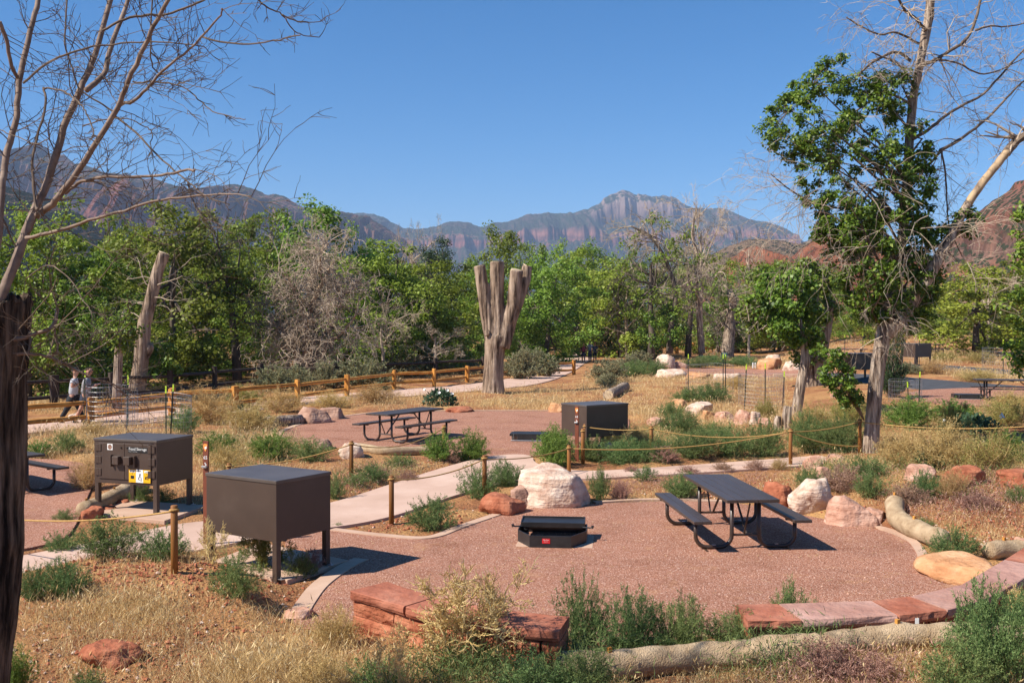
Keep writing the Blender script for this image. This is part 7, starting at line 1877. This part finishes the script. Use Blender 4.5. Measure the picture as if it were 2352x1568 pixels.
    V3 = [(0, 0, hipz + .12), (0, 0, hipz - .05)]; R3 = [(.175, .14), (.20, .165)]; E3 = [(0, 1)]
    for k in (0, 1):
        hj, kn, an, toe = LG[k]; n = len(V3); V3 += [tuple(hj), tuple(hj.lerp(kn, .8))]; R3 += [.135, .112 if short else .10]; E3 += [(1, n), (n, n + 1)]
        if not short: V3 += [tuple(kn), tuple(kn.lerp(an, .9))]; R3 += [.078, .06]; E3 += [(n + 1, n + 2), (n + 2, n + 3)]
    skin_mesh('shorts' if short else 'trousers', V3, E3, R3, {0}, M[pants], r)
    for k in (0, 1):
        hj, kn, an, toe = LG[k]; skin_mesh('shoe', [tuple(an + (kn - an).normalized() * .03), tuple(an + Vector((0, -.02, -.04))), tuple(toe)], [(0, 1), (1, 2)], [.045, .05, (.05, .038)], {0}, M['blackcloth'], r)
    hz = hipz + .80
    hv = [(hx, fy - .015, hz - .03), (hx, fy - .012, hz + .045)]; hr = [(.088, .098), (.07, .085)]
    if hat is None or long_hair:
        ho = skin_mesh('hair', hv + ([(hx, fy - .075, hz - .16)] if long_hair else []), [(0, 1)] + ([(0, 2)] if long_hair else []), hr + ([(.06, .035)] if long_hair else []), {0}, M[hair], r)
        ho.location = (0, -.02, .0)
    if hat:
        m_, kind = hat; mb = MB(); c = [(hx, fy, hz - .01), (hx, fy, hz + .03), (hx, fy, hz + .07), (hx, fy, hz + .085)]
        mb.tube(c, [.102, .100, .075, .02], 16); 
        if kind == 'cap': mb.box((hx, fy + .12, hz - .005), (.14, .12, .012))
        if kind == 'brim': mb.tube([(hx, fy, hz - .012), (hx, fy, hz - .002)], .17, 18)
        mb.build('helmet' if kind == 'helmet' else 'hat', M[m_], r, smooth=False)
    return r
def backpack(pr_, mat, label):
    """worn on the back: its own thing, placed with the wearer"""
    x, y, z = pr_.location; s = pr_.scale[0]; rz = pr_.rotation_euler.z
    c = empty('backpack', (x + math.sin(rz) * .20 * s, y - math.cos(rz) * .20 * s, z + 1.24 * s), rz); tag(c, label, 'backpack')
    mb = MB().box((0, 0, 0), (.30, .17, .44)); mb.build('bag', M[mat], c, bevel=.05); MB().box((0, -.105, -.07), (.22, .05, .20)).build('pocket', M[mat], c, bevel=.02)
    for s_ in (-1, 1): MB().tube([(s_ * .11, .08, .19), (s_ * .12, .22, .26), (s_ * .12, .32, .12), (s_ * .11, .30, -.10), (s_ * .11, .10, -.19)], .02, 6).build('strap', M['blackcloth'], c)
FW = math.radians(-78)   # the pair at left walks to the right
p = G(168, 973); z0 = p.z
person((p.x, p.y, z0), FW, 'person in light grey shirt and black trousers walking behind the orange fence', 1.74, legs=((.42, .20), (-.38, .15)), shirt='greyshirt', pants='blackcloth', short=False, hair='hair', hat=('blackcloth', 'cap'), lean=.10, arms=(((-.25, -.10, 1.16), (-.20, .10, 1.08)), ((.26, .02, 1.18), (.12, .16, 1.26))))
p = G(196, 975)
pm = person((p.x, p.y, z0), FW, 'person in grey shirt and shorts with sunglasses looking down at a phone', 1.76, legs=((-.36, .12), (.36, .12)), shirt='midgrey', pants='navy', short=True, hair='hair', lean=.12, headturn=(0, .03), glasses=True, arms=(((-.24, .08, 1.13), (-.08, .33, 1.24)), ((.26, .06, 1.12), (.14, .32, 1.22))))
c = Vector((.04, .44, 1.29)); c.rotate(Matrix.Rotation(FW, 3, 'Z')); o = MB().box((0, 0, 0), (.075, .15, .012)).build('phone', M['phone'], bevel=.004); o.location = Vector((p.x, p.y, z0)) + c * (1.76 / 1.75); o.rotation_euler = (.6, 0, FW); tag(o, 'small phone held by the person in sunglasses', 'phone')
GP = 'people on the far walkway'
for px, py, hh, lab, kw in ((1340, 834, 1.70, 'person with a maroon backpack walking away on the far walkway', dict(shirt='blackcloth', pants='navy', hair='hairblond', legs=((.25,.1),(-.2,.15)))),
                            (1355, 830, 1.78, 'person in grey shirt walking away in the middle of the three', dict(shirt='midgrey', pants='navy', short=False, hat=('blackcloth', 'cap'), legs=((-.2,.1),(.2,.1)))),
                            (1366, 832, 1.66, 'person in dark striped top walking away on the right of the three', dict(shirt='navy', pants='blackcloth', hair='hairblond', long_hair=True, legs=((.2,.1),(-.2,.1))))):
    p = G(px, py); q = person(p, math.radians(random.Random(px).uniform(-8, 8)), lab, hh, group=GP, **kw)
    if 'maroon' in lab: backpack(q, 'maroon', 'maroon backpack worn by the walker on the left of the three')
def bicycle(loc, rz, label):
    r = empty('bicycle', loc, rz); tag(r, label, 'bicycle', 'bicycles on the far walkway')
    for y in (-.52, .52):
        wv = MB().tube([(0, y + .33 * math.cos(a), .34 + .33 * math.sin(a)) for a in np.linspace(0, 2 * math.pi, 25)], .02, 6, cap=False).build('wheel', M['blackp'], r)
        sp_ = MB()
        for a in np.linspace(0, math.pi, 7)[:-1]: sp_.tube([(0, y - .32 * math.cos(a), .34 - .32 * math.sin(a)), (0, y + .32 * math.cos(a), .34 + .32 * math.sin(a))], .003, 3)
        sp_.build('spokes', M['zinc'], wv)
    f = MB()
    for a, b in (((-.52, .34), (-.05, .30)), ((-.05, .30), (.38, .80)), ((-.05, .30), (-.18, .88)), ((-.18, .80), (.36, .84)), ((-.52, .34), (-.17, .80)), ((.52, .34), (.36, .92))): f.tube([(0, a[0], a[1]), (0, b[0], b[1])], .018, 6)
    f.build('frame', M['redp'], r); MB().tube([(-.30, .36, 1.0), (0, .40, .98), (.30, .36, 1.0)], .014, 6).build('handlebar', M['blackp'], r); MB().box((0, -.20, .91), (.13, .26, .05)).build('saddle', M['blackp'], r, bevel=.02)
for px, py, lab, blab, sh, hatm in ((1351, 816, 'cyclist in white helmet and dark red top coming towards us behind the walkers', 'bicycle ridden towards us behind the three walkers', 'redcloth', 'white'), (1414, 818, 'cyclist in white shirt and white helmet behind the bright green bush', 'bicycle of the cyclist in white', 'white', 'white')):
    p = G(px, py); rz = math.pi + (.15 if px < 1400 else -.5)
    bicycle(p, rz, blab)
    person(p, rz, lab, 1.72, group=GP, seat=.97, legs=((.75, .95), (.35, .6)), shirt=sh, pants='navy', hat=(hatm, 'helmet'), lean=.30, arms=(((-.27, .22, 1.22), (-.28, .36, 1.04)), ((.27, .22, 1.22), (.28, .36, 1.04))))

# ---------------------------------------------------------------- haze over the valley
HZ = 0.00011; HZ_OFF = []
m = bpy.data.materials.new('valley_haze'); m.use_nodes = True; nt = m.node_tree; nt.nodes.clear()
out = nt.nodes.new('ShaderNodeOutputMaterial'); pv = nt.nodes.new('ShaderNodeVolumePrincipled'); pv.inputs['Color'].default_value = (.50, .68, 1.0, 1); pv.inputs['Density'].default_value = HZ; pv.inputs['Anisotropy'].default_value = .0
nt.links.new(pv.outputs[0], out.inputs['Volume'])
try: m.volume_intersection_method = 'FAST'
except Exception: pass
hz = MB().box((0, 4000, 390), (22000, 13000, 796)).build('haze', m); tag(hz, kind='stuff')
if len(HZ_OFF): bpy.data.objects.remove(hz)
